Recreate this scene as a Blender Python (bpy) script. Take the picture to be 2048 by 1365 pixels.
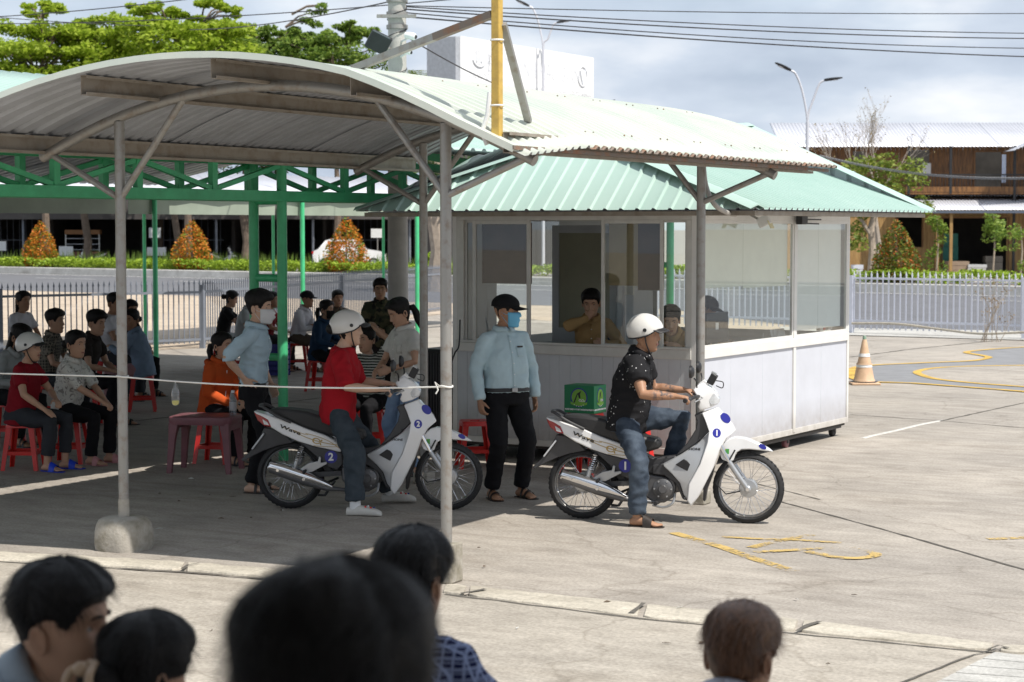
import bpy, bmesh, math, random
import numpy as np
from mathutils import Vector, Matrix, noise, Quaternion
R = math.radians
scene = bpy.context.scene
for o in list(bpy.data.objects): bpy.data.objects.remove(o)
C = scene.collection
random.seed(7)
# ------------------------------------------------------------------ camera
F, CX, CY, HZ, CAMZ = 3900.0, 1024.0, 682.5, 455.0, 2.3      # pixels of the 2048-wide photograph
PITCH = math.atan((CY-HZ)/F)
cam = bpy.data.cameras.new('camera'); camo = bpy.data.objects.new('camera', cam); C.objects.link(camo)
camo.location = (0, 0, CAMZ); camo.rotation_euler = (math.pi/2-PITCH, 0, 0)
cam.sensor_width = 36; cam.lens = F/2048*36; cam.clip_start = .05; cam.clip_end = 5000
cam.dof.use_dof = True; cam.dof.focus_distance = 15.6; cam.dof.aperture_fstop = 5.0
scene.camera = camo
# ------------------------------------------------------------------ sun and sky
SUN = Vector((1.465, -1.22, 2.75)).normalized()
sl = bpy.data.lights.new('sun', 'SUN'); so = bpy.data.objects.new('sun', sl); C.objects.link(so)
sl.energy = 4.1; sl.angle = R(.53); sl.color = (1, .95, .875)
so.rotation_euler = SUN.to_track_quat('Z', 'Y').to_euler(); so.location = (20, -20, 40)
w = bpy.data.worlds.new('World'); scene.world = w; w.use_nodes = True
nt = w.node_tree; nt.nodes.clear()
def N(tree, t, **k):
    n = tree.nodes.new(t)
    for a, b in k.items():
        if hasattr(n, a): setattr(n, a, b)
    return n
sky = N(nt, 'ShaderNodeTexSky', sky_type='NISHITA', sun_disc=False)
sky.sun_elevation = math.asin(SUN.z); sky.sun_rotation = math.atan2(SUN.x, SUN.y)
bg = N(nt, 'ShaderNodeBackground'); bg.inputs[1].default_value = .148
out = N(nt, 'ShaderNodeOutputWorld')
tc = N(nt, 'ShaderNodeTexCoord')
mp = N(nt, 'ShaderNodeMapping'); mp.inputs['Scale'].default_value = (3.2, 3.2, 11.5); mp.inputs['Location'].default_value = (3.55, .2, .95)
n1 = N(nt, 'ShaderNodeTexNoise'); n1.inputs['Scale'].default_value = 1.5; n1.inputs['Detail'].default_value = 9; n1.inputs['Roughness'].default_value = .52
n1.inputs['Distortion'].default_value = .35
mp2 = N(nt, 'ShaderNodeMapping'); mp2.inputs['Scale'].default_value = (3.2, 3.2, 9); mp2.inputs['Location'].default_value = (7.1, 2.2, 4.4)
n2 = N(nt, 'ShaderNodeTexNoise'); n2.inputs['Scale'].default_value = 1.9; n2.inputs['Detail'].default_value = 7; n2.inputs['Roughness'].default_value = .5
r1 = N(nt, 'ShaderNodeValToRGB')      # how much cloud
r1.color_ramp.elements[0].position = .30; r1.color_ramp.elements[0].color = (.78, .78, .78, 1)
r1.color_ramp.elements[1].position = .52; r1.color_ramp.elements[1].color = (1, 1, 1, 1)
r2 = N(nt, 'ShaderNodeValToRGB')      # grey bellies to white tops
e = r2.color_ramp.elements
e[0].position = .34; e[0].color = (2.45, 2.9, 3.6, 1)
e[1].position = .78; e[1].color = (7.0, 6.9, 6.75, 1)
x_ = e.new(.52); x_.color = (3.6, 4.05, 4.7, 1)
mx = N(nt, 'ShaderNodeMix', data_type='RGBA')
L = nt.links.new
L(tc.outputs['Generated'], mp.inputs[0]); L(tc.outputs['Generated'], mp2.inputs[0])
L(mp.outputs[0], n1.inputs[0]); L(mp2.outputs[0], n2.inputs[0])
L(n1.outputs[0], r1.inputs[0]); L(n2.outputs[0], r2.inputs[0])
L(r1.outputs[0], mx.inputs[0]); L(sky.outputs[0], mx.inputs[6]); L(r2.outputs[0], mx.inputs[7])
L(mx.outputs[2], bg.inputs[0]); L(bg.outputs[0], out.inputs[0])
vs = scene.view_settings; vs.view_transform = 'Standard'; vs.look = 'None'; vs.gamma = 1; vs.use_curve_mapping = False
vs.exposure = .32
scene.render.engine = 'CYCLES'

# ------------------------------------------------------------------ pixel rays (2048 x 1365 photograph)
def ray(px, py):
    a = (px-CX)/F; b = -(py-CY)/F; c, s = math.cos(PITCH), math.sin(PITCH)
    return Vector((a, c+b*s, b*c-s))
def G(px, py, z=0.0):                    # point of the plane at height z under a pixel
    d = ray(px, py); t = (z-CAMZ)/d.z
    return Vector((d.x*t, d.y*t, z))
def V(px, py, Y):                        # point at depth Y under a pixel
    d = ray(px, py); t = Y/d.y
    return Vector((d.x*t, Y, CAMZ+d.z*t))
def PV(px, py, p0, nrm):                 # point where the ray meets a plane
    d = ray(px, py); o = Vector((0, 0, CAMZ)); t = (Vector(p0)-o).dot(nrm)/d.dot(nrm)
    return o+d*t
def X(px, Y): return (px-CX)/F*Y

# ------------------------------------------------------------------ mesh helpers
def lerp(a, b, t): return a+(b-a)*t
class MB:
    def __init__(s): s.v = []; s.f = []
    def add(s, vs, fs):
        n = len(s.v); s.v += [tuple(p) for p in vs]; s.f += [tuple(i+n for i in q) for q in fs]; return s
    def box(s, c, d, m=None):
        c = Vector(c); h = [x/2 for x in d]
        vs = [Vector((x*h[0], y*h[1], z*h[2])) for x in (-1, 1) for y in (-1, 1) for z in (-1, 1)]
        if m is not None: vs = [m @ q for q in vs]
        return s.add([c+q for q in vs], [(0,1,3,2),(4,6,7,5),(0,4,5,1),(2,3,7,6),(0,2,6,4),(1,5,7,3)])
    def b2(s, lo, hi):
        lo = Vector(lo); hi = Vector(hi); return s.box((lo+hi)/2, hi-lo)
    def bar(s, p0, p1, w, h, up=(0,0,1)):
        p0 = Vector(p0); p1 = Vector(p1); d = (p1-p0); l = d.length; d.normalize(); up = Vector(up)
        if abs(d.dot(up)) > .98: up = Vector((1,0,0))
        y = up.cross(d).normalized(); z = d.cross(y)
        return s.box((p0+p1)/2, (l, w, h), Matrix((d, y, z)).transposed())
    def rings(s, rs, cap0=True, cap1=True, closed=True):
        n = len(rs[0]); k = len(s.v)
        for r in rs: s.v += [tuple(p) for p in r]
        m = n if closed else n-1
        for i in range(len(rs)-1):
            for j in range(m):
                a = k+i*n+j; b = k+i*n+(j+1) % n
                s.f.append((a, b, b+n, a+n))
        if cap0 and closed: s.f.append(tuple(k+j for j in reversed(range(n))))
        if cap1 and closed: s.f.append(tuple(k+(len(rs)-1)*n+j for j in range(n)))
        return s
    def tube(s, pts, r, n=10, cap=True, flat=None, up=None):
        pts = [Vector(p) for p in pts]; m = len(pts)
        rr = list(r) if isinstance(r, (list, tuple)) else [r]*m
        if flat is None: flat = [1]*m
        elif not isinstance(flat, (list, tuple)): flat = [flat]*m
        tg = [((pts[min(i+1, m-1)]-pts[max(i-1, 0)])).normalized() for i in range(m)]
        a = Vector(up) if up is not None else (Vector((0,0,1)) if abs(tg[0].z) < .9 else Vector((1,0,0)))
        u = (a-tg[0]*a.dot(tg[0])).normalized(); rs = []
        for i in range(m):
            u = (u-tg[i]*u.dot(tg[i])).normalized(); v = tg[i].cross(u)
            rs.append([pts[i]+(u*math.cos(2*math.pi*j/n)*flat[i]+v*math.sin(2*math.pi*j/n))*rr[i] for j in range(n)])
        return s.rings(rs, cap, cap)
    def lathe(s, prof, n=24, axis='z', c=(0,0,0), cap=False):
        c = Vector(c); rs = []
        for (r, h) in prof:
            q = []
            for j in range(n):
                a = 2*math.pi*j/n; x, y = r*math.cos(a), r*math.sin(a)
                p = {'z': (x, y, h), 'y': (x, h, -y), 'x': (h, x, y)}[axis]
                q.append(c+Vector(p))
            rs.append(q)
        return s.rings(rs, cap, cap)
    def ball(s, c, r, n=12, m=8):
        if not isinstance(r, (list, tuple)): r = (r, r, r)
        rs = []
        for i in range(1, m):
            t = math.pi*i/m-math.pi/2
            rs.append([(c[0]+r[0]*math.cos(t)*math.cos(2*math.pi*j/n), c[1]+r[1]*math.cos(t)*math.sin(2*math.pi*j/n), c[2]+r[2]*math.sin(t)) for j in range(n)])
        return s.rings(rs)
    def prism(s, poly, a, b, f=None):
        """poly: 2-D outline; f(u,v,w) -> 3-D; extruded from w=a to w=b"""
        f = f or (lambda u, v, w: (u, v, w)); n = len(poly)
        return s.add([f(u, v, a) for u, v in poly]+[f(u, v, b) for u, v in poly],
                     [tuple(reversed(range(n))), tuple(range(n, 2*n))]+[(i, (i+1) % n, n+(i+1) % n, n+i) for i in range(n)])
    def mesh(s, name, sharp=35, tri=False, fix=True):
        me = bpy.data.meshes.new(name); me.from_pydata(s.v, [], s.f)
        if fix:
            bm = bmesh.new(); bm.from_mesh(me)
            if tri: bmesh.ops.triangulate(bm, faces=[q for q in bm.faces if len(q.verts) > 4])
            bmesh.ops.recalc_face_normals(bm, faces=bm.faces); bm.to_mesh(me); bm.free()
        if sharp:
            me.polygons.foreach_set('use_smooth', [True]*len(me.polygons))
            if sharp < 180: me.set_sharp_from_angle(angle=R(sharp))
        me.update(); return me
    def build(s, name, mat, parent=None, sharp=35, bevel=0, tri=True, fix=True):
        return mk(name, s.mesh(name, sharp, tri, fix), mat, parent, bevel)
def mk(name, me, mat, parent=None, bevel=0):
    o = bpy.data.objects.new(name, me); C.objects.link(o)
    if mat is not None and not me.materials:
        for m in (mat if isinstance(mat, (list, tuple)) else [mat]): me.materials.append(m)
    if parent is not None: o.parent = parent
    if bevel:
        b = o.modifiers.new('bevel', 'BEVEL'); b.width = bevel; b.segments = 2; b.limit_method = 'ANGLE'; b.angle_limit = R(40)
    return o
def tag(o, label=None, cat=None, group=None, kind=None):
    if label: o['label'] = label
    if cat: o['category'] = cat
    if group: o['group'] = group
    if kind: o['kind'] = kind
    return o
def thing(name, label, cat, loc=(0,0,0), rz=0, group=None):
    o = bpy.data.objects.new(name, None); C.objects.link(o); o.empty_display_size = .1
    o.location = loc; o.rotation_euler = (0, 0, rz)
    return tag(o, label, cat, group)
def dup(root, loc, rz=None, label=None):
    def cp(o, par):
        c = o.copy(); C.objects.link(c); c.parent = par
        for ch in [q for q in bpy.data.objects if q.parent == o]: cp(ch, c)
        return c
    r = cp(root, None); r.location = loc
    if rz is not None: r.rotation_euler = (0, 0, rz)
    if label: r['label'] = label
    return r
def solid(o, t, off=-1, mo=0):
    m = o.modifiers.new('solid', 'SOLIDIFY'); m.thickness = t; m.offset = off; m.material_offset = mo; m.material_offset_rim = mo; return o
_dg = []
def text(name, body, size, mat, parent=None, mtx=None, ext=.002, align='CENTER', sx=1, bold=0):
    cu = bpy.data.curves.new(name, 'FONT'); cu.body = body; cu.size = size; cu.extrude = ext; cu.offset = bold
    cu.align_x = align; cu.align_y = 'CENTER'; cu.resolution_u = 3
    t = bpy.data.objects.new('t', cu); C.objects.link(t); bpy.context.view_layer.update()
    me = bpy.data.meshes.new_from_object(t.evaluated_get(bpy.context.evaluated_depsgraph_get()))
    bpy.data.objects.remove(t); me.materials.clear()
    if sx != 1: me.transform(Matrix.Diagonal((sx, 1, 1, 1)))
    if mtx is not None: me.transform(mtx)
    return mk(name, me, mat, parent)
def frame(o, x, y):                      # matrix with given origin, x axis and y axis
    x = Vector(x).normalized(); y = Vector(y); y = (y-x*x.dot(y)).normalized(); z = x.cross(y)
    m = Matrix((x, y, z)).transposed().to_4x4(); m.translation = Vector(o); return m

# ------------------------------------------------------------------ materials
def mat(name, col, rough=.6, metal=0, var=.12, vs=6, bump=0, bs=60, col2=None, spec=.5, sss=0, stretch=None, coat=0, c2pos=(.45, .65), detail=5, world=False):
    m = bpy.data.materials.new(name); m.use_nodes = True; t = m.node_tree; b = t.nodes['Principled BSDF']
    b.inputs['Roughness'].default_value = rough; b.inputs['Metallic'].default_value = metal
    b.inputs['Specular IOR Level'].default_value = spec
    if sss: b.inputs['Subsurface Weight'].default_value = sss; b.inputs['Subsurface Radius'].default_value = (.012, .005, .003)
    if coat: b.inputs['Coat Weight'].default_value = coat; b.inputs['Coat Roughness'].default_value = .08
    l = t.links.new
    if world: co = N(t, 'ShaderNodeNewGeometry').outputs['Position']
    else: co = N(t, 'ShaderNodeTexCoord').outputs['Object']
    if stretch:
        q = N(t, 'ShaderNodeMapping'); q.inputs['Scale'].default_value = stretch; l(co, q.inputs[0]); co = q.outputs[0]
    nz = N(t, 'ShaderNodeTexNoise'); nz.inputs['Scale'].default_value = vs; nz.inputs['Detail'].default_value = detail; nz.inputs['Roughness'].default_value = .6
    l(co, nz.inputs[0])
    rp = N(t, 'ShaderNodeValToRGB'); el = rp.color_ramp.elements
    if col2 is not None:
        el[0].position, el[1].position = c2pos; el[0].color = (*col, 1); el[1].color = (*col2, 1)
    else:
        el[0].position, el[1].position = .3, .7
        el[0].color = (*[c*(1-var) for c in col], 1); el[1].color = (*[min(1, c*(1+var)) for c in col], 1)
    l(nz.outputs[0], rp.inputs[0]); l(rp.outputs[0], b.inputs['Base Color'])
    if bump:
        nb = N(t, 'ShaderNodeTexNoise'); nb.inputs['Scale'].default_value = bs; nb.inputs['Detail'].default_value = 4
        l(co, nb.inputs[0]); bp = N(t, 'ShaderNodeBump'); bp.inputs['Strength'].default_value = bump; bp.inputs['Distance'].default_value = .01
        l(nb.outputs[0], bp.inputs['Height']); l(bp.outputs[0], b.inputs['Normal'])
    return m
def glass(name, tint=(.96, .98, .97), refl=1.0, rough=.0):
    m = bpy.data.materials.new(name); m.use_nodes = True; t = m.node_tree; t.nodes.clear(); l = t.links.new
    o = N(t, 'ShaderNodeOutputMaterial'); tr = N(t, 'ShaderNodeBsdfTransparent'); gl = N(t, 'ShaderNodeBsdfGlossy'); mxs = N(t, 'ShaderNodeMixShader')
    lw = N(t, 'ShaderNodeLayerWeight'); lw.inputs[0].default_value = .5; pw = N(t, 'ShaderNodeMath', operation='POWER'); pw.inputs[1].default_value = 4
    fr = N(t, 'ShaderNodeMath', operation='MULTIPLY_ADD'); fr.inputs[1].default_value = .9; fr.inputs[2].default_value = .045
    mu = N(t, 'ShaderNodeMath', operation='MULTIPLY'); mu.inputs[1].default_value = refl; l(lw.outputs['Facing'], pw.inputs[0]); l(pw.outputs[0], fr.inputs[0])
    tr.inputs[0].default_value = (*tint, 1); gl.inputs['Roughness'].default_value = rough; gl.inputs[0].default_value = (1, 1, 1, 1)
    l(fr.outputs[0], mu.inputs[0]); mu.use_clamp = True; l(mu.outputs[0], mxs.inputs[0]); l(tr.outputs[0], mxs.inputs[1]); l(gl.outputs[0], mxs.inputs[2]); l(mxs.outputs[0], o.inputs[0])
    return m
M = {}
M['steel'] = mat('galvanised_steel', (.34,.33,.31), .5, .55, vs=14, col2=(.24,.19,.15), c2pos=(.5,.78), bump=.15, bs=120)
M['rusty'] = mat('rusty_steel', (.22,.18,.15), .65, .35, vs=10, col2=(.30,.14,.07), c2pos=(.48,.68), bump=.3, bs=90)
M['mint'] = mat('mint_roof_paint', (.45,.52,.465), .42, 0, vs=1.3, col2=(.60,.62,.55), c2pos=(.26,.60), bump=.05, bs=40, detail=9)
M['mint_fresh'] = mat('mint_roof_fresh', (.39,.54,.48), .42, 0, vs=1.5, col2=(.44,.58,.52), c2pos=(.35,.7))
M['under'] = mat('sheet_underside', (.44,.46,.50), .55, .1, vs=4, col2=(.36,.375,.40), c2pos=(.4,.75), stretch=(1,1,1))
M['purlin'] = mat('purlin_steel', (.36,.32,.27), .6, .3, vs=9, col2=(.25,.20,.15), c2pos=(.45,.75))
M['green'] = mat('green_enamel', (.07,.50,.22), .38, 0, vs=5, var=.15)
M['yellow'] = mat('yellow_enamel', (.60,.40,.09), .5, 0, vs=16, col2=(.50,.33,.08), c2pos=(.45,.6), bump=.15)
M['alu'] = mat('aluminium_frame', (.62,.61,.57), .45, .15, vs=8, var=.07)
M['pvc'] = mat('pvc_panel', (.58,.60,.66), .4, 0, vs=3, var=.05)
M['pvc_grey'] = mat('pvc_panel_grey', (.56,.58,.60), .42, 0, vs=3, var=.06)
M['dark'] = mat('black_plastic', (.02,.02,.022), .45, 0, var=.3)
M['rubber'] = mat('tyre_rubber', (.022,.022,.023), .75, 0, var=.3, vs=30, bump=.2, bs=200)
M['chrome'] = mat('chrome', (.75,.75,.76), .13, 1, var=.04)
M['silver'] = mat('silver_paint', (.46,.47,.48), .32, .6, var=.05)
M['white_paint'] = mat('white_gloss_paint', (.80,.80,.80), .22, 0, var=.03, coat=.5)
M['white'] = mat('white_matt', (.78,.78,.77), .55, 0, var=.05)
M['red_plastic'] = mat('red_plastic', (.62,.018,.012), .35, 0, var=.12, vs=4)
M['maroon'] = mat('maroon_plastic', (.20,.075,.09), .45, 0, var=.15)
M['concrete_block'] = mat('cast_concrete', (.42,.39,.34), .85, 0, vs=6, col2=(.20,.18,.13), c2pos=(.45,.72), bump=.5, bs=40)
M['pole_concrete'] = mat('pole_concrete', (.46,.44,.41), .85, 0, vs=3, var=.15, bump=.3, bs=30)
M['glass'] = glass('window_glass', refl=.8)
M['wood'] = mat('varnished_boards', (.25,.115,.035), .5, 0, vs=3, col2=(.09,.04,.014), c2pos=(.4,.65), stretch=(6,6,.6))
M['wood_light'] = mat('pale_boards', (.42,.26,.10), .55, 0, vs=3, col2=(.30,.17,.06), c2pos=(.4,.65), stretch=(6,6,.6))
M['zinc'] = mat('zinc_sheet', (.66,.66,.70), .38, .25, vs=.5, var=.08)
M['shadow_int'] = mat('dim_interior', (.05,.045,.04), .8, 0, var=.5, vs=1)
M['orange'] = mat('cone_plastic', (.62,.42,.27), .6, 0, vs=8, var=.14)
M['rope'] = mat('white_rope', (.75,.74,.70), .8, 0)
M['cable'] = mat('black_cable', (.03,.03,.035), .6, 0)
M['paint_yellow'] = mat('road_paint_yellow', (.58,.37,.08), .8, 0, vs=11, col2=(.43,.38,.30), c2pos=(.42,.62), detail=9, world=True)
M['paint_white'] = mat('road_paint_white', (.70,.69,.66), .7, 0, vs=5, var=.12)
def worn(name, col, cover=.5):
    m = mat(name, col, .8, 0, var=.12, vs=6, world=True); t = m.node_tree; l = t.links.new; b = t.nodes['Principled BSDF']; o = t.nodes['Material Output']
    g = N(t, 'ShaderNodeNewGeometry'); a = N(t, 'ShaderNodeTexNoise'); a.inputs['Scale'].default_value = 26; a.inputs['Detail'].default_value = 8; a.inputs['Roughness'].default_value = .75; l(g.outputs['Position'], a.inputs[0])
    a2 = N(t, 'ShaderNodeTexNoise'); a2.inputs['Scale'].default_value = 2.2; a2.inputs['Detail'].default_value = 3; l(g.outputs['Position'], a2.inputs[0])
    ad = N(t, 'ShaderNodeMath', operation='MULTIPLY_ADD'); ad.inputs[1].default_value = .9; l(a2.outputs[0], ad.inputs[0]); l(a.outputs[0], ad.inputs[2])
    r = N(t, 'ShaderNodeValToRGB'); r.color_ramp.elements[0].position = 1.12-cover*.3-.28; r.color_ramp.elements[1].position = 1.12-cover*.3+.26; l(ad.outputs[0], r.inputs[0])
    tr = N(t, 'ShaderNodeBsdfTransparent'); x = N(t, 'ShaderNodeMixShader'); l(r.outputs[0], x.inputs[0]); l(tr.outputs[0], x.inputs[1]); l(b.outputs[0], x.inputs[2]); l(x.outputs[0], o.inputs[0]); return m
M['paint_yellow'] = worn('road_paint_yellow', (.54,.38,.13), -.08); M['paint_border'] = worn('track_paint_yellow', (.60,.38,.07), 1.25)
def dirty(m, z0, z1, col=(.26,.21,.16), amt=.75):
    t = m.node_tree; l = t.links.new; b = t.nodes['Principled BSDF']; src = b.inputs['Base Color'].links[0].from_socket
    co = N(t, 'ShaderNodeTexCoord'); sp = N(t, 'ShaderNodeSeparateXYZ'); l(co.outputs['Object'], sp.inputs[0]); mr = N(t, 'ShaderNodeMapRange'); mr.inputs[1].default_value = z0; mr.inputs[2].default_value = z1; mr.inputs[3].default_value = 1; mr.inputs[4].default_value = 0; l(sp.outputs[2], mr.inputs[0])
    n = N(t, 'ShaderNodeTexNoise'); n.inputs['Scale'].default_value = 9; n.inputs['Detail'].default_value = 8; n.inputs['Roughness'].default_value = .7; l(co.outputs['Object'], n.inputs[0])
    mu = N(t, 'ShaderNodeMath', operation='MULTIPLY'); l(mr.outputs[0], mu.inputs[0]); l(n.outputs[0], mu.inputs[1]); m2 = N(t, 'ShaderNodeMath', operation='MULTIPLY'); m2.inputs[1].default_value = amt*1.6; m2.use_clamp = True; l(mu.outputs[0], m2.inputs[0])
    x = N(t, 'ShaderNodeMix', data_type='RGBA'); l(m2.outputs[0], x.inputs[0]); l(src, x.inputs[6]); x.inputs[7].default_value = (*col, 1); l(x.outputs[2], b.inputs['Base Color'])
dirty(M['pvc'], .14, .5, amt=.6); dirty(M['pvc_grey'], .14, .6, amt=.7)
M['navy'] = mat('navy_sticker', (.02,.025,.20), .4, 0)
M['hedge'] = mat('hedge_leaf', (.12,.20,.03), .55, 0, vs=3, col2=(.17,.26,.05), c2pos=(.4,.6))
cy = scene.cycles
cy.max_bounces = 7; cy.diffuse_bounces = 3; cy.glossy_bounces = 3; cy.transmission_bounces = 4; cy.transparent_max_bounces = 12; cy.caustics_reflective = False; cy.caustics_refractive = False
def leafmat(name, cols, trans=.3):
    m = bpy.data.materials.new(name); m.use_nodes = True; t = m.node_tree; t.nodes.clear(); l = t.links.new
    o = N(t, 'ShaderNodeOutputMaterial'); d = N(t, 'ShaderNodeBsdfPrincipled'); d.inputs['Roughness'].default_value = .5; d.inputs['Specular IOR Level'].default_value = .3
    tr = N(t, 'ShaderNodeBsdfTranslucent'); mx_ = N(t, 'ShaderNodeMixShader'); mx_.inputs[0].default_value = trans
    g = N(t, 'ShaderNodeNewGeometry'); r = N(t, 'ShaderNodeValToRGB'); el = r.color_ramp.elements
    el[0].color = (*cols[0], 1); el[1].color = (*cols[-1], 1); el[0].position = .05; el[1].position = .95
    for i, c in enumerate(cols[1:-1]): q = el.new((i+1)/(len(cols)-1)); q.color = (*c, 1)
    l(g.outputs['Random Per Island'], r.inputs[0]); l(r.outputs[0], d.inputs['Base Color']); l(r.outputs[0], tr.inputs[0])
    l(d.outputs[0], mx_.inputs[1]); l(tr.outputs[0], mx_.inputs[2]); l(mx_.outputs[0], o.inputs[0]); return m
# ------------------------------------------------------------------ ground, road, pavement
def concrete_mat(name, base, dark, seed=0):
    m = bpy.data.materials.new(name); m.use_nodes = True; t = m.node_tree; b = t.nodes['Principled BSDF']; l = t.links.new
    b.inputs['Roughness'].default_value = .85; b.inputs['Specular IOR Level'].default_value = .3
    g = N(t, 'ShaderNodeNewGeometry'); mpn = N(t, 'ShaderNodeMapping'); mpn.inputs['Location'].default_value = (seed, seed*.7, 0); mpn.inputs['Rotation'].default_value = (0, 0, R(30))
    l(g.outputs['Position'], mpn.inputs[0]); co = mpn.outputs[0]
    def nz(s, d, sc=(1,1,1), ro=.6):
        q = N(t, 'ShaderNodeMapping'); q.inputs['Scale'].default_value = sc; l(co, q.inputs[0])
        n = N(t, 'ShaderNodeTexNoise'); n.inputs['Scale'].default_value = s; n.inputs['Detail'].default_value = d; n.inputs['Roughness'].default_value = ro; l(q.outputs[0], n.inputs[0]); return n.outputs[0]
    def ramp(x, a, b_, c0, c1):
        r = N(t, 'ShaderNodeValToRGB'); r.color_ramp.elements[0].position = a; r.color_ramp.elements[1].position = b_
        r.color_ramp.elements[0].color = (*c0, 1); r.color_ramp.elements[1].color = (*c1, 1); l(x, r.inputs[0]); return r.outputs[0]
    def mixm(a, b_, f=1.0, mode='MULTIPLY'):
        x = N(t, 'ShaderNodeMix', data_type='RGBA', blend_type=mode); x.inputs[0].default_value = f; l(a, x.inputs[6]); l(b_, x.inputs[7]); return x.outputs[2]
    c = ramp(nz(.35, 8, (1, 1.6, 1)), .36, .66, dark, base)
    c = mixm(c, ramp(nz(2.2, 8, (1, 2.2, 1), .7), .3, .7, (.74,.73,.72), (1.14,1.14,1.14)))
    c = mixm(c, ramp(nz(45, 3), .3, .7, (.78,.78,.78), (1.16,1.16,1.16)))
    c = mixm(c, ramp(nz(9, 2, (1, 3, 1)), .70, .78, (1,1,1), (.70,.68,.66)))
    c = mixm(c, ramp(nz(14, 2, (1, 2.5, 1)), .70, .76, (1,1,1), (1.28,1.28,1.28)))
    c = mixm(c, ramp(nz(.8, 5, (1, 1.4, 1), .55), .58, .70, (1,1,1), (.80,.785,.77)))
    c = mixm(c, ramp(nz(1.3, 3, (.12, 3.5, 1), .5), .60, .72, (1,1,1), (.86,.85,.84)))
    vo = N(t, 'ShaderNodeTexVoronoi', feature='DISTANCE_TO_EDGE'); vo.inputs['Scale'].default_value = .33
    dn = N(t, 'ShaderNodeTexNoise'); dn.inputs['Scale'].default_value = 1.7; dn.inputs['Detail'].default_value = 6; l(co, dn.inputs[0])
    ad = N(t, 'ShaderNodeMix', data_type='RGBA', blend_type='LINEAR_LIGHT'); ad.inputs[0].default_value = .35; l(co, ad.inputs[6]); l(dn.outputs[1], ad.inputs[7]); l(ad.outputs[2], vo.inputs[0])
    cr = ramp(vo.outputs[0], .0, .006, (.62,.60,.57), (1,1,1)); c = mixm(c, cr, .55)
    l(c, b.inputs['Base Color'])
    bp = N(t, 'ShaderNodeBump'); bp.inputs['Strength'].default_value = .35; bp.inputs['Distance'].default_value = .01; l(nz(38, 5), bp.inputs['Height']); l(bp.outputs[0], b.inputs['Normal'])
    return m
M['yard'] = concrete_mat('yard_concrete', (.45,.407,.353), (.35,.318,.28))
M['apron'] = concrete_mat('apron_concrete', (.475,.43,.365), (.385,.35,.30), 11)
M['kerbstrip'] = concrete_mat('kerb_concrete', (.56,.515,.43), (.46,.42,.35), 23)
M['slab'] = concrete_mat('slab_concrete', (.54,.53,.50), (.46,.45,.42), 31)
M['pavement'] = concrete_mat('pavement_beige', (.56,.46,.35), (.48,.39,.30), 5)
M['asphalt'] = mat('asphalt', (.135,.135,.145), .85, 0, vs=1.2, var=.16, bump=.3, bs=80, world=True, detail=9)
M['asphalt_old'] = mat('track_asphalt', (.23,.23,.235), .85, 0, vs=3, var=.12, bump=.3, bs=80, world=True, detail=9)
M['joint'] = mat('joint_dirt', (.11,.10,.085), .95, 0, vs=9, var=.35, world=True)

def sheet(name, poly, z, m, kind='structure', sharp=0):
    b = MB(); b.add([(p[0], p[1], z) for p in poly], [tuple(range(len(poly)))])
    o = b.build(name, m, sharp=sharp, tri=True)
    me = o.data
    if len(me.polygons) and me.polygons[0].normal.z < 0: me.flip_normals()
    return tag(o, kind=kind)
EXT = 1500
ground = sheet('ground', [(-EXT,-60), (EXT,-60), (EXT,EXT), (-EXT,EXT)], 0, M['yard'])
# line of the median kerb (recedes to the left)
KA, KB = G(0, 547), G(2048, 592)
kd = (KB-KA).normalized(); kn = Vector((-kd.y, kd.x, 0))      # kn points away from the camera
def kpt(t, off): p = KA+kd*t+kn*off; return (p.x, p.y)
FP = [G(-420, 735), G(0, 714), G(405, 697), G(885, 629), G(1300, 655), G(1702, 667), G(2048, 679), G(2500, 692)]   # fence line
pav = [(p.x, p.y) for p in FP]
sheet('pavement', pav+[kpt(170, -9), kpt(-160, -9)], .004, M['pavement'])
sheet('road', [kpt(-400, -26), kpt(300, -11), kpt(300, 14), kpt(-400, 14)], .008, M['asphalt'])
# asphalt comes right up to the yard on the right-hand side
sheet('road_shoulder', [(G(1640, 660).x, G(1640, 660).y), (G(2700, 690).x, G(2700, 690).y), kpt(120, -8), kpt(40, -8)], .012, M['asphalt'])
sheet('pavement_strip', [(p.x, p.y) for p in (G(1560, 668), G(1560, 655), G(2048, 664), G(2600, 676), G(2600, 700), G(2048, 682))], .016, M['slab'])
for k, (o0, o1) in enumerate(((-1.1, -.85), (-5.2, -5.05))):
    if k == 0: sheet('road_marking', [kpt(-200, o0), kpt(200, o0), kpt(200, o1), kpt(-200, o1)], .018, M['paint_white'])
    else:
        for i in range(-12, 14): sheet('road_marking', [kpt(i*9, o0), kpt(i*9+4, o0), kpt(i*9+4, o1), kpt(i*9, o1)], .018, M['paint_white'])
b = MB()
pk = lambda t, o_, z: (*kpt(t, o_), z)
b.rings([[pk(t, 0, .0), pk(t, .04, .30), pk(t, .08, .33), pk(t, .30, .33), pk(t, .30, 0)] for t in np.linspace(-200, 200, 60)])
tag(b.build('median_kerb', M['slab']), kind='structure')
sheet('median_soil', [kpt(-200, .3), kpt(200, .3), kpt(200, 2.6), kpt(-200, 2.6)], .30, mat('soil', (.10,.075,.05), .95, var=.3, world=True))
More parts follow.
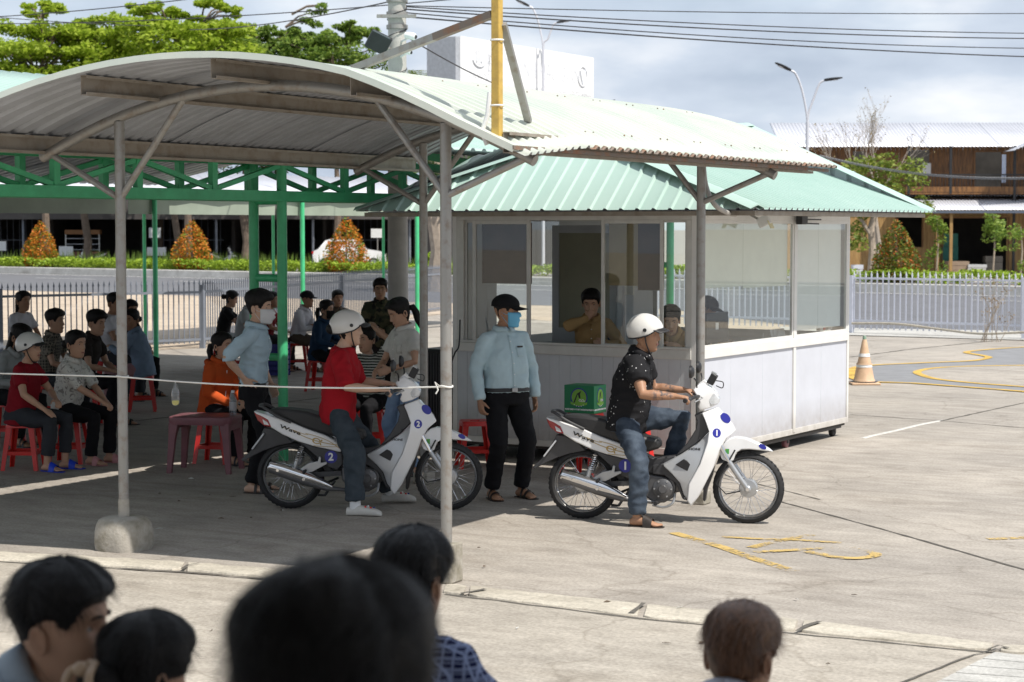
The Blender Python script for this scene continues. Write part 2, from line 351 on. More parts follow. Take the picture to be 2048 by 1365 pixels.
# ---- concrete strip between the yard and the nearer apron, pieces with broken gaps
sheet('apron', [(p.x, p.y) for p in (G(-700, 1098), G(0, 1124), G(880, 1188), G(1340, 1243), G(2000, 1306), G(2700, 1372), G(2700, 1372)+Vector((0,-12,0)), G(-700,1098)+Vector((0,-16,0)))], .006, M['apron'])
ka = [(-500, 1090, 1112), (0, 1105, 1125), (372, 1124, 1144), (880, 1168, 1188), (935, 1172, 1194), (1286, 1208, 1238), (1600, 1240, 1268), (1990, 1288, 1306), (2500, 1335, 1356)]
def strip_at(px):
    for i in range(len(ka)-1):
        if ka[i][0] <= px <= ka[i+1][0]:
            t = (px-ka[i][0])/(ka[i+1][0]-ka[i][0]); return lerp(ka[i][1], ka[i+1][1], t), lerp(ka[i][2], ka[i+1][2], t)
kerb = thing('kerb', 'pale cracked concrete kerb strip crossing the foreground of the yard', 'kerb', G(0, 1115))
kerb['kind'] = 'structure'; del kerb['category']
ki = kerb.matrix_basis.inverted() if False else Matrix.Translation(-Vector(kerb.location))
rs_ = random.Random(5)
for a, b_ in ((-480, 366), (376, 872), (890, 930), (940, 1278), (1292, 1592), (1606, 1984), (2004, 2480)):
    rr = []
    n = max(3, int((b_-a)/22))
    for i in range(n+1):
        px = lerp(a, b_, i/n); y0, y1 = strip_at(px); j0 = rs_.uniform(-1.2, 1.2); j1 = rs_.uniform(-1.6, 1.6)
        e0 = 0 if 0 < i < n else rs_.uniform(1, 4)
        p0, p1 = G(px+e0, y0+j0+e0*.4), G(px-e0, y1+j1-e0*.8); u = (p1-p0)
        h = .012
        rr.append([ki @ (p0+Vector((0,0,-.02))), ki @ (p0+Vector((0,0,.004))), ki @ (p0+u*.12+Vector((0,0,h*.7))), ki @ (p0+u*.985+Vector((0,0,h+.004))), ki @ (p1+Vector((0,0,h-.002))), ki @ (p1+Vector((0,0,-.02)))])
    MB().rings(rr).build('kerb_stone', M['kerbstrip'], kerb, sharp=50)
# joints and cracks
BROKEN = [((1262,1226),(1275,1212),(1292,1206)), ((1592,1262),(1612,1250),(1640,1243)), ((1975,1300),(1996,1290),(2014,1296)), ((920,1186),(945,1182),(972,1178)), ((364,1138),(378,1130),(396,1126))]
def strip(pts, wid, z, m, name, jit=0, sd=1):
    rj = random.Random(sd); P = []
    for i in range(len(pts)-1):
        n = max(1, int((pts[i+1]-pts[i]).length/.12)) if jit else 1
        for k in range(n): P.append(pts[i].lerp(pts[i+1], k/n))
    P.append(pts[-1]); b = MB(); vv = []
    for i, p in enumerate(P):
        d = (P[min(i+1, len(P)-1)]-P[max(i-1, 0)]).normalized(); nn = Vector((-d.y, d.x, 0)); p = p+nn*rj.uniform(-jit, jit); ww = wid*(1+(rj.uniform(-.5, .5) if jit else 0))
        vv += [(p.x+nn.x*ww/2, p.y+nn.y*ww/2, z), (p.x-nn.x*ww/2, p.y-nn.y*ww/2, z)]
    b.add(vv, [(2*i, 2*i+1, 2*i+3, 2*i+2) for i in range(len(P)-1)])
    o = b.build(name, m, sharp=0, fix=False)
    if o.data.polygons[0].normal.z < 0: o.data.flip_normals()
    return tag(o, kind='structure')
for k_, pl in enumerate(BROKEN): strip([G(*q, .021) for q in pl], .028, .021, M['joint'], 'broken_edge', .016, 40+k_)
strip([G(1560, 1004), G(1760, 1058), G(1900, 1098), G(2300, 1212)], .022, .004, M['joint'], 'expansion_joint', .004, 2)
strip([G(1640, 1000), G(1480, 960), G(1400, 935)], .015, .004, M['joint'], 'expansion_joint', .004, 3)
strip([G(1880, 843), G(2050, 806), G(2300, 760)], .03, .004, M['joint'], 'expansion_joint', .006, 4)
strip([G(1700, 715), G(1830, 698), G(1990, 682)], .05, .004, M['joint'], 'expansion_joint', .01, 5)
strip([G(1700, 830), G(1880, 842), G(2200, 870)], .02, .004, M['joint'], 'expansion_joint', .006, 6)
strip([G(-200, 905), G(60, 868), G(330, 836), G(640, 797), G(900, 768)], .05, .004, M['joint'], 'expansion_joint', .012, 7)
for k, pts in enumerate(([G(-100, 1121), G(366, 1146), G(870, 1190)], [G(890, 1191), G(1280, 1240), G(1596, 1271), G(1990, 1309), G(2300, 1340)])):
    strip(pts, .03, .0085, M['joint'], 'kerb_crack', .008, 8+k)
strip([G(2010, 1300), G(1900, 1330), G(1860, 1350), G(1800, 1375)], .014, .013, M['joint'], 'slab_crack', .02, 12)
# rough slab in the bottom right corner with grooves
b = MB(); P4 = [G(1990, 1312), G(2300, 1345), G(2300, 1420), G(1820, 1400)]
for i in range(2):
    for j in range(6):
        q = lambda u, v: P4[0].lerp(P4[1], u).lerp(P4[3].lerp(P4[2], u), v)
        a0, a1, c0, c1 = i/2+.002, (i+1)/2-.002, j/6+.006, (j+1)/6-.006
        vv = [q(a0, c0), q(a1, c0), q(a1, c1), q(a0, c1)]
        b.add([(p.x, p.y, 0) for p in vv]+[(p.x, p.y, .022) for p in vv], [(3,2,1,0),(4,5,6,7),(0,1,5,4),(1,2,6,5),(2,3,7,6),(3,0,4,7)])
tag(b.build('grooved_slab', M['slab'], sharp=0), kind='structure')
# ---- S-bend test track with yellow borders
U = lambda x, y: G(1380+x/2.626, 400+y/2.626)
def smooth_path(pts, n=8):
    o = []; P = [pts[0]]+list(pts)+[pts[-1]]
    for i in range(1, len(P)-2):
        for k in range(n):
            t = k/n; a, b_, c, d = P[i-1], P[i], P[i+1], P[i+2]
            o.append(.5*((2*b_)+(c-a)*t+(2*a-5*b_+4*c-d)*t*t+(3*b_-a-3*c+d)*t**3))
    return o+[P[-2]]
up = smooth_path([U(*p) for p in ((1950,765),(1754,776),(1600,786),(1480,797),(1455,806),(1535,820),(1568,832),(1480,848),(1250,858),(1000,869),(880,880),(850,900),(860,940),(960,960))])
lo = smooth_path([U(*p) for p in ((960,960),(1150,965),(1300,975),(1500,990),(1754,1010),(1950,1026))])
isl = smooth_path([U(*p) for p in ((1950,868),(1754,872),(1450,877),(1290,886),(1215,898),(1192,910),(1220,925),(1300,945),(1500,966),(1754,985),(1950,1000))])
sheet('test_track', [(p.x, p.y) for p in up+lo[1:]], .004, M['asphalt_old'])
sheet('track_island', [(p.x, p.y) for p in isl], .008, M['yard'])
strip(up, .13, .012, M['paint_border'], 'track_border'); strip(lo, .13, .012, M['paint_border'], 'track_border'); strip(isl, .13, .012, M['paint_border'], 'track_border')
W2 = lambda x, y: G(1340+x/2.893, 1020+y/2.893)
# worn yellow lettering on the yard
strip([W2(20,135), W2(300,218), W2(500,290), W2(720,358)], .095, .005, M['paint_yellow'], 'yellow_marking')
strip([W2(470,222), W2(620,185), W2(820,148)], .085, .006, M['paint_yellow'], 'yellow_marking')
strip([W2(300,160), W2(470,170), W2(760,180), W2(990,196)], .06, .007, M['paint_yellow'], 'yellow_marking')
lp = smooth_path([W2(*p) for p in ((490,250),(700,238),(880,226),(1040,224),(1150,245),(1190,268),(1090,285),(960,278),(860,258),(790,246))])
strip(lp, .085, .008, M['paint_yellow'], 'yellow_marking')
strip([W2(1840,172), W2(2048,164), W2(2300,155)], .09, .005, M['paint_yellow'], 'yellow_marking')
# plastered-over cable run beside the kiosk
cr_ = MB(); cr_.tube([U(x, y)+Vector((0,0,-.012)) for x, y in ((905,1252),(960,1238),(1080,1212),(1200,1182),(1325,1158))], .055, 8, flat=.3)
tag(cr_.build('cable_cover', mat('plaster', (.58,.56,.52), .9, var=.25, vs=14, bump=.6)), kind='structure')
# litter on the ground: leaves and paper scraps
for i in range(46):
    px, py = rs_.choice([(rs_.uniform(900, 2040), rs_.uniform(1060, 1360)), (rs_.uniform(0, 900), rs_.uniform(1150, 1360)), (rs_.uniform(300, 860), rs_.uniform(860, 1100))])
    p = G(px, py); a = rs_.uniform(0, 6.3); l_ = rs_.uniform(.012, .03)
    ps = [(math.cos(a)*l_, math.sin(a)*l_, .004), (-math.sin(a)*l_*.4, math.cos(a)*l_*.4, .010), (-math.cos(a)*l_, -math.sin(a)*l_, .004), (math.sin(a)*l_*.4, -math.cos(a)*l_*.4, .003)]
    b = MB(); b.add([(x, y, z+.010) for x, y, z in ps]+[(x, y, z+.008) for x, y, z in ps], [(0,1,2,3),(7,6,5,4),(0,4,5,1),(1,5,6,2),(2,6,7,3),(3,7,4,0)])
    if i == 0:
        M['leaf_dry'] = mat('dry_leaf', (.10,.07,.045), .8, var=.4); M['scrap'] = mat('paper_scrap', (.66,.66,.63), .8)
        LM, SM = MB(), MB()
    (LM if i % 3 else SM).add([(x+p.x, y+p.y, z) for x, y, z in b.v], b.f)
tag(LM.build('fallen_leaves', M['leaf_dry'], sharp=0), 'small dry leaves scattered on the concrete', 'leaves', kind='stuff')
tag(SM.build('paper_scraps', M['scrap'], sharp=0), 'tiny white paper scraps scattered on the concrete', 'scraps', kind='stuff')
# ------------------------------------------------------------------ corrugated sheet builder
def corr(fn, a0, a1, b0, b1, pitch=.12, h=.02, nb=12, prof='trap'):
    """grid: a runs across the ribs, b along them; fn(a, b, h) -> point"""
    A = []
    n = int(round((a1-a0)/pitch))
    for i in range(n):
        base = a0+i*pitch
        if prof == 'trap': A += [(base, 0), (base+pitch*.55, 0), (base+pitch*.66, h), (base+pitch*.88, h)]
        else: A += [(base, 0), (base+pitch*.25, h*.5), (base+pitch*.5, h), (base+pitch*.75, h*.5)]
    A.append((a1, 0)); b = MB(); k = len(A)
    for j in range(nb+1):
        bb = lerp(b0, b1, j/nb)
        for a, hh in A: b.v.append(tuple(fn(a, bb, hh)))
    for j in range(nb):
        for i in range(k-1): b.f.append((j*k+i, j*k+i+1, (j+1)*k+i+1, (j+1)*k+i))
    return b
def up_normals(o):
    me = o.data; s = sum(p.normal.z*p.area for p in me.polygons)
    if s < 0: me.flip_normals()
    return o
# ------------------------------------------------------------------ arched canopy in the foreground
canopy = thing('arched_canopy', 'arched pale mint corrugated canopy on thin grey steel posts over the motorbikes', 'canopy', (-1.58, 13.2, 0), R(-29))
def zt(s, off=0): return 3.255-.12*(s+.15)**2+off
def arch(s, y, h=0, off=.145):
    a = math.atan(-.24*(s+.15)); return (s-math.sin(a)*h, y, zt(s)+off+math.cos(a)*h)
def fedge(s): return -(.70-.19*s)          # the front gable edge is cut askew
def sag(s, y): return .085*max(0, min(1, (s-.9)/.8))*max(0, min(1, (.5-y)/.9))
TY = (0.0, 4.1)
rj = random.Random(3)
for i in range(6):
    y0 = -.52+i*.96; y1 = y0+.97
    def fn(a, b, h, i=i):
        if i == 0: a = lerp(fedge(b), .44, (a+.52)/.96)
        x, y, z = arch(b, a, h+.003*(i % 2))
        return (x, y, z-sag(b, a))                                           # dented front corner
    o = corr(fn, y0, y1 if i < 5 else y0+.96, -2.17, 2.07+rj.uniform(-.01, .012), .12, .02, 22).build('roof_sheet', [M['mint'], M['under']], canopy, sharp=25, fix=False)
    up_normals(o); solid(o, .002, -1, 1)
# rust along the right-hand eave and folded trim on the front gable
b = MB(); pr = []
for s in np.linspace(-2.17, 2.0, 24):
    x, y, z = arch(s, fedge(s), .0); z -= sag(s, y); a = math.atan(.24*(s+.15)); nx, nz = math.sin(a), math.cos(a)
    pr.append([(x+nx*.026, y+.10, z+nz*.026), (x+nx*.030, y-.012, z+nz*.030), (x-nx*.012, y-.016, z-nz*.012), (x-nx*.012, y-.012, z-nz*.012), (x+nx*.026, y-.008, z+nz*.026), (x+nx*.022, y+.10, z+nz*.022)])
b.rings(pr); b.build('gable_trim', M['mint'], canopy)
for s in (-2.05, -1.0, -.06, .90, 1.90):
    x, y, z = arch(s, 0, 0, .072)
    bb = MB(); w_, h_, t_ = .05, .13, .004       # C-section purlin, open at the end
    y0, y1 = fedge(s)+.10, 5.1
    bb.b2((x-w_/2, y0, z-h_/2), (x-w_/2+t_, y1, z+h_/2)); bb.b2((x-w_/2+t_, y0, z+h_/2-t_), (x+w_/2, y1, z+h_/2)); bb.b2((x-w_/2+t_, y0, z-h_/2), (x+w_/2, y1, z-h_/2+t_))
    bb.b2((x+w_/2-t_, y0, z-h_/2+t_), (x+w_/2, y1, z-h_/2+.02)); bb.b2((x+w_/2-t_, y0, z+h_/2-.02), (x+w_/2, y1, z+h_/2-t_))
    bb.build('purlin', M['purlin'], canopy, sharp=0)
x, y, z = arch(2.05, 0, -.02); MB().b2((x-.02, -.38, z-.03), (x-.012, 5.2, z-.004)).build('eave_flashing', M['rusty'], canopy, sharp=0)
# rusty rib ends along the right-hand eave, screws along the purlins
o = corr(lambda a, b, h: (lambda q: (q[0], q[1], q[2]+.003))(arch(b, a, h)), .56, 5.24, 2.062, 2.084, .12, .02, 1).build('eave_rust', [M['rusty'], M['rusty']], canopy, sharp=25, fix=False); up_normals(o); solid(o, .003, 0)
sc = MB()
for s_ in (-2.0, -1.0, -.06, .90, 1.86):
    for k in range(47):
        if (k*7+int(s_*10)) % 5 in (0, 2) and k > 8: q = arch(s_, -.52+(k+.77)*.12, .024); sc.lathe([(.0,.006), (.005,.005), (.007,0), (.007,-.006)], 6, 'z', q)
sc.build('roof_screws', M['rusty'], canopy, sharp=0)['kind'] = 'stuff'
for ty in TY:
    MB().tube([(s, ty, zt(s)) for s in np.linspace(-2.09, 1.97, 22)], .038, 12).build('arch_tube', M['steel'], canopy)
    for sx in (-1.37, 1.32):
        MB().tube([(sx, ty, .02), (sx, ty, zt(sx)-.03)], .037, 14).build('post', M['steel'], canopy)
        for e_ in ((-2.0, -.8) if sx < 0 else (.8, 1.9)):
            MB().tube([(sx, ty, 2.5), (e_, ty, zt(e_)-.02)], .024, 10).build('brace', M['steel'], canopy)
    # footing
foot = [(-1.37, 0, .36, .23, 'round'), (1.32, 0, .16, .26, 'sq'), (1.32, 4.1, .15, .12, 'sq'), (-1.37, 4.1, .15, .1, 'sq')]
for x, y, wd, h, kd_ in foot:
    if kd_ == 'round':
        pr = []
        for t, k in ((0, .99), (.05, 1.02), (.13, 1.0), (.18, .95), (.215, .86), (.232, .70), (.236, .4)):
            ring = []
            for j in range(28):
                a = 2*math.pi*j/28; c, s = math.cos(a), math.sin(a); q = (abs(c)**3.4+abs(s)**3.4)**(-1/3.4)
                jj = 1+.03*noise.noise((c*2, s*2, t*9)); ring.append((x+wd/2*q*c*k*jj, y+wd/2*q*s*k*jj, t))
            pr.append(ring)
        MB().rings(pr).build('footing', M['concrete_block'], canopy, sharp=60)
        MB().tube([(x, y, .23), (x, y, .36)], .041, 14).build('post_collar', M['concrete_block'], canopy)
    else:
        fb = MB(); fb.b2((x-wd/2, y-wd/2, 0), (x+wd/2, y+wd/2, h)); fb.build('footing', M['concrete_block'], canopy, bevel=.012)
# ---- yellow sign pole standing on the canopy, with two struts
yp = thing('roof_pole', 'yellow square steel pole rising from the canopy eave, braced by two struts', 'pole', (-1.58, 13.2, 0), R(-29))
p0 = Vector((*arch(1.84, -.25, .0)[:2], arch(1.84, -.25, -.05)[2]-.05))
MB().box((p0.x, p0.y, p0.z+.95), (.056, .056, 1.9)).build('pole', M['yellow'], yp, bevel=.006)
for h in (.22, .62, 1.05):
    q = MB(); z = p0.z+h
    q.lathe([(.042, -.006), (.045, 0), (.042, .006)], 12, 'z', (p0.x, p0.y, z)); q.build('cable_tie', M['rope'], yp)
def rod_pt(s, y): q = arch(s, y, .01); return Vector(q)
f1 = rod_pt(.60, .02); top1 = Vector((p0.x-.03, p0.y, p0.z+.78))
for k in range(5):
    a, c = k/5, (k+1)/5
    MB().bar(f1.lerp(top1, a), f1.lerp(top1, c), .045, .045).build('strut', M['steel'] if k < 3 else M['rusty'], yp)
f2 = rod_pt(1.74, .33); MB().bar(f2, Vector((p0.x+.03, p0.y+.02, p0.z+.72)), .045, .03).build('strut', M['steel'], yp)
MB().tube([p0+Vector((-.06,-.02,-.02)), p0+Vector((-.09,-.03,.06)), p0+Vector((-.045,-.04,.16)), p0+Vector((-.04,-.02,.30))], .016, 8).build('conduit', M['white'], yp)
# ------------------------------------------------------------------ green steel shed behind
GA = R(57)
shed0 = G(567, 921)
shed = thing('green_shed', 'long open shed with green lattice trusses and mint corrugated roof behind the canopy', 'shed', shed0, GA)
# local: x along the truss (away from camera to the right), y to the back-left
def truss(y, x0, x1, zb, zt_, step=1.0, chord=.10):
    MB().b2((x0, y-.05, zb-.05), (x1, y+.05, zb+.05)).build('bottom_chord', M['green'], shed, sharp=0)
    MB().b2((x0, y-.04, zt_-.035), (x1, y+.04, zt_+.035)).build('top_chord', M['green'], shed, sharp=0)
    n = int((x1-x0)/step)
    for i in range(n+1):
        x = x0+i*step
        MB().b2((x-.035, y-.03, zb+.05), (x+.035, y+.03, zt_-.035)).build('truss_vertical', M['green'], shed, sharp=0)
        if i < n:
            a, c = (zt_-.05, zb+.06) if i % 2 else (zb+.06, zt_-.05)
            MB().bar((x+.035, y, a), (x+step-.035, y, c), .045, .045).build('truss_diagonal', M['green'], shed, sharp=0)
truss(0, -9, 11, 2.605, 2.95); truss(.42, -9, 11, 2.605, 2.95)
for cx_ in (0, 8):
    for y in (0, .36): MB().tube([(cx_, y, 0), (cx_, y, 2.95)], .05, 16).build('column', M['green'], shed)
    for z in (.25, 1.02, 1.80, 2.56): MB().tube([(cx_, 0, z), (cx_, .36, z)], .038, 12).build('rung', M['green'], shed)
RW = 11.7
def shed_roof(a, b, h):
    y = b; zr = 3.03+1.15*(1-abs(max(y, -.3)-5.85)/6.35)
    return (a, y, zr+h)
for i in range(20):
    for (b0, b1) in ((-1.35, 5.85), (5.85, 12.1)):
        o = corr(shed_roof, -9+i, -8+i+.02, b0, b1, .2, .025, 6).build('roof_sheet', [M['mint_fresh'], M['under']], shed, sharp=25, fix=False); up_normals(o); solid(o, .002, -1, 1)
for y in (2, 4, 5.85, 7.7, 9.7):
    z = 3.03+1.15*(1-abs(y-5.85)/6.35)-.06; MB().b2((-9, y-.03, z-.05), (11, y+.03, z+.05)).build('purlin', M['purlin'], shed, sharp=0)
for x in np.arange(-8, 12, 4):
    MB().bar((x, 0, 2.95), (x, 5.85, 4.0), .08, .1).build('rafter', M['green'], shed, sharp=0); MB().bar((x, 5.85, 4.0), (x, RW, 2.95), .08, .1).build('rafter', M['green'], shed, sharp=0)
for a in (2.6, 6.6, 10.6, 14.7, 18.5):
    MB().tube([(a, RW, 0), (a, RW, 2.9)], .045, 12).build('column', M['green'], shed)
MB().b2((-2, RW-.04, 2.86), (26, RW+.04, 2.96)).build('eave_beam', M['green'], shed, sharp=0)
M['tarp'] = mat('grey_green_tarp', (.30,.35,.28), .6, 0, vs=1.2, var=.15)
for i in range(7):
    x0 = -2+i*4
    q = MB(); n = 10
    rr = [[(lerp(x0+.03, x0+3.97, k/n), RW+.06+.02*math.sin(k*1.9+i), 2.84), (lerp(x0+.03, x0+3.97, k/n), RW+.075+.02*math.sin(k*1.9+i), 2.53), (lerp(x0+.03, x0+3.97, k/n), RW+.085+.02*math.sin(k*1.9+i), 2.53), (lerp(x0+.03, x0+3.97, k/n), RW+.07+.02*math.sin(k*1.9+i), 2.84)] for k in range(n+1)]
    q.rings(rr).build('tarp_valance', M['tarp'], shed)
# lean-to beyond, its sunlit zinc roof shows through the truss
lean = thing('lean_to_roof', 'low white corrugated lean-to roof seen in the sun through the green trusses', 'roof', shed0, GA)
for i in range(14):
    o = corr(lambda a, b, h: (a, b, 2.86+(b-12.3)*.17+h), -4+i*2, -2+i*2, 12.3, 15.6, .2, .04, 2).build('roof_sheet', [M['zinc'], M['under']], lean, sharp=20, fix=False); up_normals(o); solid(o, .002, -1, 1)
for a in np.arange(-2, 26, 4): MB().tube([(a, 15.2, 0), (a, 15.2, 3.36)], .035, 10).build('post', M['green'], lean)
# ------------------------------------------------------------------ mobile control kiosk
K0 = Vector((1.72, 18.2, 0)); KA_ = R(58.5)
kio = thing('control_kiosk', 'white aluminium and glass control kiosk on casters under a mint hipped roof', 'kiosk', K0, KA_)
KE2 = Vector((math.cos(KA_), math.sin(KA_), 0)); KE1 = Vector((-math.sin(KA_), math.cos(KA_), 0))
def fy(px): q = PV(px, 600, K0, KE2); return (q-K0).dot(KE1)        # front face: pixel column -> local y
def rx(px): q = PV(px, 600, K0, KE1); return (q-K0).dot(KE2)        # right face: pixel column -> local x
LX, LY, ZB, ZS, ZT = rx(1699), 2.72, .15, 1.13, 2.44
def kb(name, lo, hi, m, par=kio, bevel=.003): return MB().b2(lo, hi).build(name, m, par, sharp=30, bevel=bevel)
al = M['alu']; T = .05
M['alu_white'] = mat('white_frame', (.76,.75,.72), .4, .05, vs=6, var=.05); dirty(M['alu_white'], .14, .4, amt=.6)
# corner posts
for (x, y) in ((0,0), (LX-T,0), (0,LY-T), (LX-T,LY-T)):
    kb('corner_post', (x, y, ZB), (x+T, y+T, ZT), M['alu_white'])
# base rails, sill rails, head rails of the four sides
def side_rails(nm, z0, z1, d=0.0):
    kb(nm, (-d, T, z0), (T-.004, LY-T, z1), al); kb(nm, (T, -d, z0), (LX-T, T-.004, z1), M['alu_white'])
    kb(nm, (LX-T+.004, T, z0), (LX, LY-T, z1), al); kb(nm, (T, LY-T+.004, z0), (LX-T, LY, z1), al)
side_rails('base_rail', ZB, ZB+.06); side_rails('sill_rail', ZS-.07, ZS+.02, .012); side_rails('head_rail', ZT-.07, ZT)
# front lower cladding: pvc boards
n = 22; y0, y1 = T, LY-T
for i in range(n):
    a, b_ = lerp(y0, y1, i/n), lerp(y0, y1, (i+1)/n)
    kb('cladding_board', (.012, a+.0008, ZB+.06), (.028, b_-.0008, ZS-.07), M['pvc_grey'], bevel=.002)
# right lower cladding: wide white boards in two bays
mull = rx(1590)
for (a, b_, k) in ((T, mull-.03, 3), (mull+.03, LX-T, 2)):
    for i in range(k):
        kb('cladding_board', (lerp(a, b_, i/k)+.0012, .012, ZB+.06), (lerp(a, b_, (i+1)/k)-.0012, .028, ZS-.07), M['pvc'], bevel=.0015)
kb('mullion', (mull-.03, -.006, ZB+.02), (mull+.03, T-.006, ZT-.02), M['alu_white'])
# back and left walls of pvc boards (seen from inside)
for i in range(17):
    a, b_ = lerp(T, LY-T, i/17), lerp(T, LY-T, (i+1)/17)
    if not (.25 < (a+b_)/2 < 2.35): kb('wall_board', (LX-.03, a+.001, ZB+.06), (LX-.014, b_-.001, ZT-.07), M['pvc_grey'], bevel=0)
    else: kb('wall_board', (LX-.03, a+.001, ZB+.06), (LX-.014, b_-.001, ZS-.07), M['pvc_grey'], bevel=0)
M['pane_back'] = M['glass']
kb('window_pane', (LX-.03, .25, ZS+.02), (LX-.024, 2.35, ZT-.07), M['glass'], bevel=0)
for i in range(20):
    a, b_ = lerp(T, LX-T, i/20), lerp(T, LX-T, (i+1)/20)
    if i < 4 or i > 10: kb('wall_board', (a+.001, LY-.03, ZB+.06), (b_-.001, LY-.014, ZT-.07), M['pvc_grey'], bevel=0)
    else: kb('wall_board', (a+.001, LY-.03, ZB+.06), (b_-.001, LY-.014, ZS-.07), M['pvc_grey'], bevel=0)
kb('window_pane', (lerp(T, LX-T, .2), LY-.03, ZS+.02), (lerp(T, LX-T, .55), LY-.024, ZT-.07), M['glass'], bevel=0)
kb('floor_deck', (.03, .03, ZB-.03), (LX-.03, LY-.03, ZB+.015), M['shadow_int'])
kb('ceiling_panel', (.03, .03, ZT-.02), (LX-.03, LY-.03, ZT+.01), M['pvc_grey'])
# front windows: frames and sliding panes
def win(nm, ya, yb, z0, z1, xoff, fr=.035, m=al, glassmat=None):
    f_ = MB(); f_.b2((xoff, ya, z0), (xoff+.025, ya+fr, z1)); f_.b2((xoff, yb-fr, z0), (xoff+.025, yb, z1))
    f_.b2((xoff, ya+fr, z0), (xoff+.025, yb-fr, z0+fr)); f_.b2((xoff, ya+fr, z1-fr), (xoff+.025, yb-fr, z1))
    w_ = f_.build(nm, m, kio, sharp=30, bevel=.003)
    kb('pane', (xoff+.009, ya+fr, z0+fr), (xoff+.014, yb-fr, z1-fr), glassmat or M['glass'], par=w_, bevel=0)
    return w_
zw0, zw1 = ZS+.02, ZT-.07
Yf = [fy(p) for p in (1372, 1322, 1203, 1060, 945, 927)]
kb('window_jamb', (0, T, zw0), (T-.004, Yf[0], zw1), al); kb('window_jamb', (0, Yf[5], zw0), (T-.004, LY-T, zw1), al)
win('sliding_window', Yf[0], Yf[1]+.02, zw0, zw1, .026, .025)
win('sliding_window', Yf[1]-.02, Yf[2]+.005, zw0, zw1, -.002, .035)
win('sliding_window', Yf[3], Yf[4], zw0, zw1, -.002, .04)
win('sliding_window', Yf[4]-.02, Yf[5], zw0, zw1, .026, .025)
kb('window_track', (-.02, T, ZS+.008+.014), (.045, LY-T, ZS+.03+.014), al)
# right windows
def winr(xa, xb, z0, z1, fr=.035):
    f_ = MB(); f_.b2((xa, .002, z0), (xa+fr, .03, z1)); f_.b2((xb-fr, .002, z0), (xb, .03, z1)); f_.b2((xa+fr, .002, z0), (xb-fr, .03, z0+fr)); f_.b2((xa+fr, .002, z1-fr), (xb-fr, .03, z1))
    w_ = f_.build('fixed_window', M['alu_white'], kio, sharp=30, bevel=.003)
    kb('pane', (xa+fr, .012, z0+fr), (xb-fr, .017, z1-fr), M['glass'], par=w_, bevel=0)
winr(T, mull-.03, zw0, zw1); winr(mull+.03, LX-T, zw0, zw1)
M['blind_green'] = mat('pale_blind', (.78,.80,.72), .7, 0, var=.04)
M['blind_white'] = mat('white_blind', (.84,.86,.85), .7, 0, var=.03)
M['blind_brown'] = mat('brown_blind', (.06,.035,.025), .7, 0, var=.2)
M['blind_tan'] = mat('tan_blind', (.30,.24,.14), .7, 0, var=.1)
for (xa, xb, zb_, m_) in ((T+.04, (mull)/2, 1.72, 'blind_green'), (mull/2+.006, mull-.07, 1.70, 'blind_green'), (mull+.07, (mull+LX)/2, 1.22, 'blind_white'), ((mull+LX)/2+.006, LX-.12, 1.22, 'blind_white')):
    kb('roller_blind', (xa, .06, zb_), (xb, .064, zw1-.02), M[m_], bevel=0)
kb('roller_blind', (.10, Yf[3]+.04, 1.74), (.104, Yf[4]-.05, zw1-.03), M['blind_brown'], bevel=0)
kb('roller_blind', (.10, Yf[1]+.02, 1.70), (.104, Yf[1]+.30, zw1-.03), M['blind_brown'], bevel=0)
kb('roller_blind', (.11, Yf[1]+.30, 1.74), (.114, Yf[2]-.02, zw1-.03), M['blind_tan'], bevel=0)
# door leaf standing inside, half glazed
dm = MB(); ya, yb = fy(1128)+.1, fy(1072)+.55; xd = 1.25
dm.b2((xd, ya, ZB+.02), (xd+.04, yb, 1.25)); dm.b2((xd, ya, 1.25), (xd+.04, ya+.08, 2.32)); dm.b2((xd, yb-.08, 1.25), (xd+.04, yb, 2.32)); dm.b2((xd, ya+.08, 2.24), (xd+.04, yb-.08, 2.32))
door = dm.build('door', M['pvc_grey'], kio, bevel=.003)
kb('door_pane', (xd+.016, ya+.08, 1.25), (xd+.022, yb-.08, 2.24), mat('tinted_pane', (.36,.35,.25), .3, var=.06), par=door, bevel=0)
MB().ball((xd-.03, ya+.05, 1.16), .03).build('door_knob', M['chrome'], door)
kb('partition', (1.0, fy(1150)-.02, ZB+.02), (1.6, fy(1150)+.02, 2.38), M['pvc'])
kb('switch_box', (.97, fy(1150)-.12, 1.62), (1.0, fy(1150)-.02, 1.78), M['white'])
# desk along the front and right
kb('desk_top', (.06, T+.02, 1.10), (.62, LY-.1, 1.125), M['wood_light'])
kb('desk_top', (.66, T+.02, 1.02), (LX-.1, .66, 1.045), M['wood_light'])
# casters
for k, (x, y) in enumerate(((.25, .10), (LX*.62, .12), (LX-.14, .13), (.25, LY-.2), (LX-.2, LY-.2))):
    c_ = MB(); c_.b2((x-.05, y-.03, .115), (x+.05, y+.03, .122)); c_.b2((x-.02, y-.036, .05), (x+.02, y-.030, .118)); c_.b2((x-.02, y+.030, .05), (x+.02, y+.036, .118))
    cc = c_.build('caster', M['dark'], kio, sharp=0)
    w_ = MB(); w_.lathe([(.012, -.028), (.05, -.026), (.058, -.016), (.058, .016), (.05, .026), (.012, .028)], 18, 'y', (x, y, .058), True)
    w_.build('wheel', M['maroon'] if k == 1 else M['rubber'], cc)
kb('chassis_bar', (.05, .06, ZB-.06), (LX-.05, .12, ZB-.03), M['dark']); kb('chassis_bar', (.05, LY-.12, ZB-.06), (LX-.05, LY-.06, ZB-.03), M['dark'])
